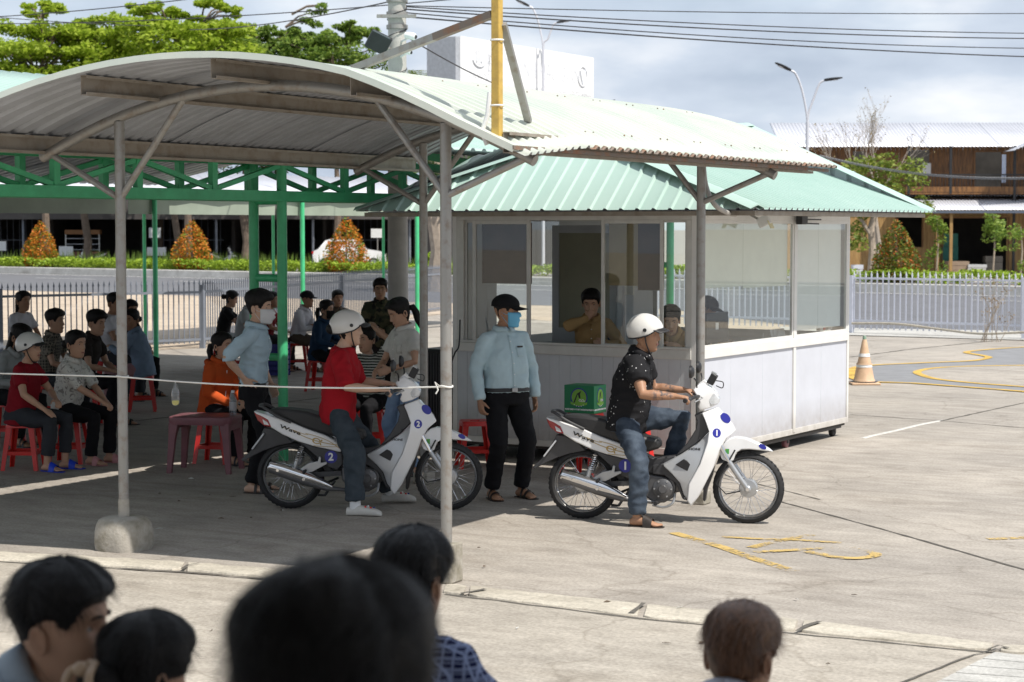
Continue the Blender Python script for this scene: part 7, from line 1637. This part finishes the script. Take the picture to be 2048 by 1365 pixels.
f3 = person('blurred black haired head close to the camera at the bottom centre', (X(595, 1.92), 1.92, .25), R(80), 1.70, pel=(0,.905), lean=5, top='tee_black', bottom='charcoal', skin='skin', hair='fringe', hth=.022, head=(-14,8,0), nstr=3000, hrough=.009, group=FGG, q=.009)
cc_ = f2[1]['HM']; q = MB()
for sg in (-1, 1):
    q2 = smooth_path([Vector((-.135, sg*.004, .035)), Vector((-.165, sg*.030, .020)), Vector((-.170, sg*.042, -.015)), Vector((-.145, sg*.045, -.045))]); q.tube(q2, [.012,.012]+[.009]*(len(q2)-2), 8)
q.ball((-.165, 0, .028), .016, 10, 8); clip = q.build('claw_clip', mat('beige_clip', (.50,.36,.24), .4), f2[0]); clip.data.transform(cc_)
flush()
# ------------------------------------------------------------------ small things
# maroon plastic table with a bottle
tp = G(412, 942); tb = thing('plastic_table', 'maroon plastic table in front of the woman in orange hoodie', 'table', tp, R(-8))
MB().rings([[(x*k, y*k*.8, z) for x, y in [(math.copysign(abs(math.cos(a))**.3, math.cos(a))*.31, math.copysign(abs(math.sin(a))**.3, math.sin(a))*.31) for a in np.linspace(0, 6.283, 33)[:-1]]] for k, z in ((.97,.455), (1,.50), (.985,.525), (.93,.53))]).build('table_top', M['maroon'], tb, sharp=40)
for sx in (-1, 1):
    for sy in (-1, 1):
        a, b_ = Vector((sx*.27, sy*.21, .47)), Vector((sx*.30, sy*.235, 0)); MB().rings([[a.lerp(b_, q)+Vector((sx*ox*e, sy*oy*e, 0)) for ox, oy in ((.2,.2), (.2,-.8), (-.8,-.8), (-.8,.2))] for q, e in ((0,.09), (.3,.062), (1,.045))]).build('leg', M['maroon'], tb, sharp=30)
    MB().b2((sx*.285-.006, -.18, .40), (sx*.285+.006, .18, .46)).build('apron', M['maroon'], tb, sharp=0)
bt = thing('water_bottle', 'clear water bottle with label standing on the maroon table', 'bottle', tp+Vector((.27,-.07,.53)))
M['pet'] = glass('clear_plastic', (.86,.90,.92), 1.5, .05)
MB().lathe([(0,0), (.031,0), (.033,.01), (.033,.15), (.030,.165), (.014,.205), (.013,.222), (0,.222)], 16).build('body', M['pet'], bt); MB().lathe([(.0335,.05), (.0345,.055), (.0345,.125), (.0335,.13)], 16).build('label', M['pvc'], bt); MB().lathe([(0,.24), (.0155,.24), (.0155,.215), (0,.215)], 12).build('lid', M['white'], bt)
# green printed carton on a red stool next to the kiosk
bp_ = G(1170, 955); stool(tuple(bp_), 'tall red plastic stool carrying the green printed carton', R(-32), .60)
stool(tuple(G(950, 934)), 'red plastic stool by the kiosk wall left of the guard', R(10), .45)
stool(tuple(G(1262, 945)), 'red plastic stool hidden behind motorbike 1 near the kiosk wall', R(25), .45)
bx = thing('carton', 'green printed carton with round white and blue emblem on a red stool', 'box', bp_+Vector((0,0,.602)), R(-30))
M['carton_green'] = mat('carton_green', (.015,.21,.085), .45, var=.06); M['emblem_green'] = mat('emblem_green', (.22,.48,.06), .5)
MB().b2((-.155,-.12,0), (.155,.12,.255)).build('carton_body', M['carton_green'], bx, bevel=.004)
def emblem(o, xa, ya, sx):
    mt = frame(o, xa, ya)
    def dsc(r, z, m, nm, cy_=0, sq=1):
        b = MB(); b.add([mt @ Vector((r*math.cos(a)*sx, cy_+r*sq*math.sin(a), z)) for a in np.linspace(0, 6.283, 29)[:-1]]+[mt @ Vector((r*math.cos(a)*sx, cy_+r*sq*math.sin(a), 0)) for a in np.linspace(0, 6.283, 29)[:-1]], [tuple(range(28))]+[(i, (i+1) % 28, 28+(i+1) % 28, 28+i) for i in range(28)]); b.build(nm, m, bx, sharp=0)
    dsc(.088, .0012, M['blue_print'], 'emblem_ring'); dsc(.076, .0022, M['emblem_green'], 'emblem_field')
    sw_ = MB(); P_ = [(-.058,-.050), (-.02,.035), (.025,.062), (.012,.030), (.018,-.008), (.0,-.005), (-.012,.028), (-.042,-.050)]
    sw_.add([mt @ Vector((x*sx, y, .0032)) for x, y in P_], [tuple(range(8))]); sw_.build('emblem_swoosh', M['black_print'], bx, sharp=0, tri=True)
    bd_ = MB(); bd_.add([mt @ Vector((x*sx, y, .0036)) for x, y in ((-.085,-.040), (-.05,-.052), (0,-.056), (.05,-.052), (.085,-.040), (.085,-.062), (.05,-.074), (0,-.078), (-.05,-.074), (-.085,-.062))], [(0,1,8,9), (1,2,7,8), (2,3,6,7), (3,4,5,6)]); bd_.build('emblem_band', M['emblem_green'], bx, sharp=0)
    wm_ = MB(); wm_.tube([mt @ Vector((x*sx, y, .004)) for x, y in ((.0,-.030), (.008,-.018), (.020,-.020), (.026,-.030), (.036,-.018), (.048,-.020), (.054,-.032), (.064,-.026))], .0035, 5); wm_.tube([mt @ Vector((x*sx, y, .004)) for x, y in ((.002,-.034), (.03,-.036), (.062,-.034))], .003, 5); wm_.build('emblem_scroll', M['white_print'], bx)
    st_ = MB()
    for k in range(5): a = -1.57+(k-2)*.30; st_.box(mt @ Vector((.082*math.cos(a)*sx, .082*math.sin(a), .003)), (.007,.007,.007))
    st_.build('emblem_stars', M['white_print'], bx, sharp=0)
emblem((0,-.1205,.145), (1,0,0), (0,0,1), 1.0); emblem((.1555,0,.145), (0,1,0), (0,0,1), .72)
rb_ = random.Random(2)
for (ox, oy, dx, dy, hw) in ((0,-.1206,1,0,.146), (.1556,0,0,1,.112)):       # line of small print, too fine to read
    ln_ = MB(); q = -hw
    while q < hw:
        w_ = rb_.uniform(.004, .0075); ln_.box((ox+dx*(q+w_/2), oy+dy*(q+w_/2), .034+rb_.uniform(-.001,.001)), (w_*dx+.0012*dy, w_*dy+.0012*dx, rb_.uniform(.012,.016))); q += w_+rb_.choice((.0015,.0015,.0015,.005))
    ln_.build('small_print', M['white_print'], bx, sharp=0)
# rope tied between the left and right canopy posts
pB = Matrix.LocRotScale(Vector(canopy.location), canopy.rotation_euler, None) @ Vector((1.32, 0, 0)); pA = Matrix.LocRotScale(Vector(canopy.location), canopy.rotation_euler, None) @ Vector((-1.37, 0, 0))
zB = V(893, 773, pB.y).z; zA = V(235, 753, pA.y).z; far = V(-200, 742, pA.y+1.0)
rp = MB(); rp.tube([far, Vector((pA.x, pA.y-.041, zA))]+[Vector((pA.x, pA.y-.041, zA)).lerp(Vector((pB.x, pB.y-.042, zB)), t)-Vector((0,0,.035*4*t*(1-t))) for t in np.linspace(.1, 1, 10)], .0055, 6)
for c, z in ((pB, zB), (pA, zA)): rp.tube([Vector((c.x+.042*math.cos(a), c.y+.042*math.sin(a), z+.004*math.sin(a*2))) for a in np.linspace(0, 6.283, 17)], .006, 6)
rp.tube([Vector((pB.x-.04,pB.y-.03,zB)), Vector((pB.x-.07,pB.y-.05,zB+.03)), Vector((pB.x-.05,pB.y-.05,zB-.02)), Vector((pB.x-.065,pB.y-.05,zB-.045))], .005, 6)
tag(rp.build('rope', M['rope']), 'white rope stretched between the two front canopy posts', 'rope')
# plastic bag hanging from a stick-like hook over the floor
_a, _b = Vector((pA.x, pA.y-.041, zA)), Vector((pB.x, pB.y-.042, zB)); _t = (359-235)/(893-235)*.96; bg_p = _a.lerp(_b, _t)-Vector((0,0,.035*4*_t*(1-_t)+.115)); bgo = thing('plastic_bag', 'small clear plastic bag with yellow drink hanging from the rope', 'bag', bg_p)
bgo.scale = (.62,.62,.62)
M['bag'] = glass('bag_film', (.80,.82,.84), 2.0, .15)
MB().lathe([(.004,.17), (.03,.12), (.045,.06), (.048,0), (.045,-.06), (.03,-.085), (0,-.085)], 12).build('film', M['bag'], bgo); MB().lathe([(0,-.03), (.040,-.03), (.042,-.055), (.028,-.080), (0,-.080)], 12).build('drink', mat('yellow_drink', (.62,.55,.12), .3), bgo); MB().tube([(0,0,.165), (.006,0,.178), (0,.009,.186), (-.006,0,.178), (0,0,.165)], .003, 5).build('tie', M['white'], bgo)
# black ribbed cabinet between the two dark posts and the kiosk
cbp = G(884, 895); cbn = thing('ribbed_cabinet', 'black ribbed metal cabinet standing at the left wall of the kiosk', 'cabinet', cbp, KA_-math.pi/2)
MB().b2((-.16,-.2,.08), (.16,.2,1.04)).build('casing', M['dark'], cbn, bevel=.01)
for k in range(9): MB().b2((-.14+k*.034, -.212, .12), (-.122+k*.034, -.2, 1.0)).build('rib', M['panel_dark'], cbn, sharp=0)
for sx in (-1, 1): MB().b2((sx*.13-.02,-.18,0), (sx*.13+.02,.18,.08)).build('foot', M['dark'], cbn)
# things on the kiosk desk
def desk(name, label, cat, x, y, z, fn):
    t = thing(name, label, cat, kw(x, y, z), KA_); fn(t)
desk('drink_cup', 'clear plastic cup of tea on the desk in the right window', 'cup', 1.95, .20, 1.046, lambda t: (MB().lathe([(0,0), (.030,0), (.042,.12), (.043,.125)], 16).build('cup', M['pet'], t), MB().lathe([(0,.004), (.028,.004), (.035,.06), (0,.06)], 14).build('tea', mat('tea', (.45,.18,.05), .3), t), MB().tube([(0,0,.02), (.02,0,.17)], .003, 6).build('straw', M['white'], t)))
desk('paper_stack', 'white papers leaning on the right kiosk window', 'papers', 2.30, .17, 1.046, lambda t: [MB().box((.03*k, .01*k, .10), (.21,.002,.20), Matrix.Rotation(R(-20+14*k), 3, 'Z') @ Matrix.Rotation(R(14*k-18), 3, 'X')).build('sheet', M['white_print'], t) for k in range(3)])
desk('monitor', 'computer monitor seen from behind in the right kiosk window', 'monitor', 1.15, .34, 1.046, lambda t: (MB().box((0,0,.26), (.50,.03,.30)).build('panel', M['dark'], t, bevel=.006), MB().b2((-.03,0,.02), (.03,.03,.14)).build('stand', M['dark'], t), MB().b2((-.11,-.06,0), (.11,.1,.012)).build('foot', M['dark'], t), MB().b2((-.05,-.017,.24), (.02,-.0155,.31)).build('sticker', M['white_print'], t)))
desk('document_tray', 'small pile of papers on the desk at the open kiosk window', 'papers', .30, fy(1165), 1.126, lambda t: [MB().box((.01*k,0,.004+.004*k), (.21,.30,.003), Matrix.Rotation(R(6*k), 3, 'Z')).build('sheet', M['white_print'], t) for k in range(3)])
desk('snack_packets', 'red and white packets on the right window sill of the kiosk', 'packets', LX-.45, .12, ZS+.055, lambda t: [MB().box((.09*k-.1,0,.025), (.08,.05,.05), Matrix.Rotation(R(12*k), 3, 'Z')).build('packet', (M['white_print'], M['red_plastic'], M['pvc'])[k % 3], t, bevel=.008) for k in range(4)])
# blue crate behind the standing young man
ct = thing('plastic_crate', 'blue plastic crate between the green columns and the fence', 'crate', G(548, 752))
for k in range(6): MB().b2((-.22,-.2,.02+k*.08), (.22,-.185,.075+k*.08)).build('slat', M['navy'], ct, sharp=0); MB().b2((-.22,.185,.02+k*.08), (.22,.2,.075+k*.08)).build('slat', M['navy'], ct, sharp=0); MB().b2((-.22,-.185,.02+k*.08), (-.205,.185,.075+k*.08)).build('slat', M['navy'], ct, sharp=0); MB().b2((.205,-.185,.02+k*.08), (.22,.185,.075+k*.08)).build('slat', M['navy'], ct, sharp=0)
for sx in (-1, 1):
    for sy in (-1, 1): MB().box((sx*.215, sy*.195, .25), (.03,.03,.5)).build('corner_post', M['navy'], ct, sharp=0)
# two parked motorbikes in front of the dim shops
for px, lb in ((205, 'dark parked motorbike in front of the shops left of the canopy post'), (425, 'dark parked motorbike in front of the shops beside the middle shrub')):
    p = Vector((X(px, 110.5), 110.5, .06)); o = dup(bike2, p, R(200 if px < 300 else 20), lb); o['group'] = 'bikes parked at the shops'
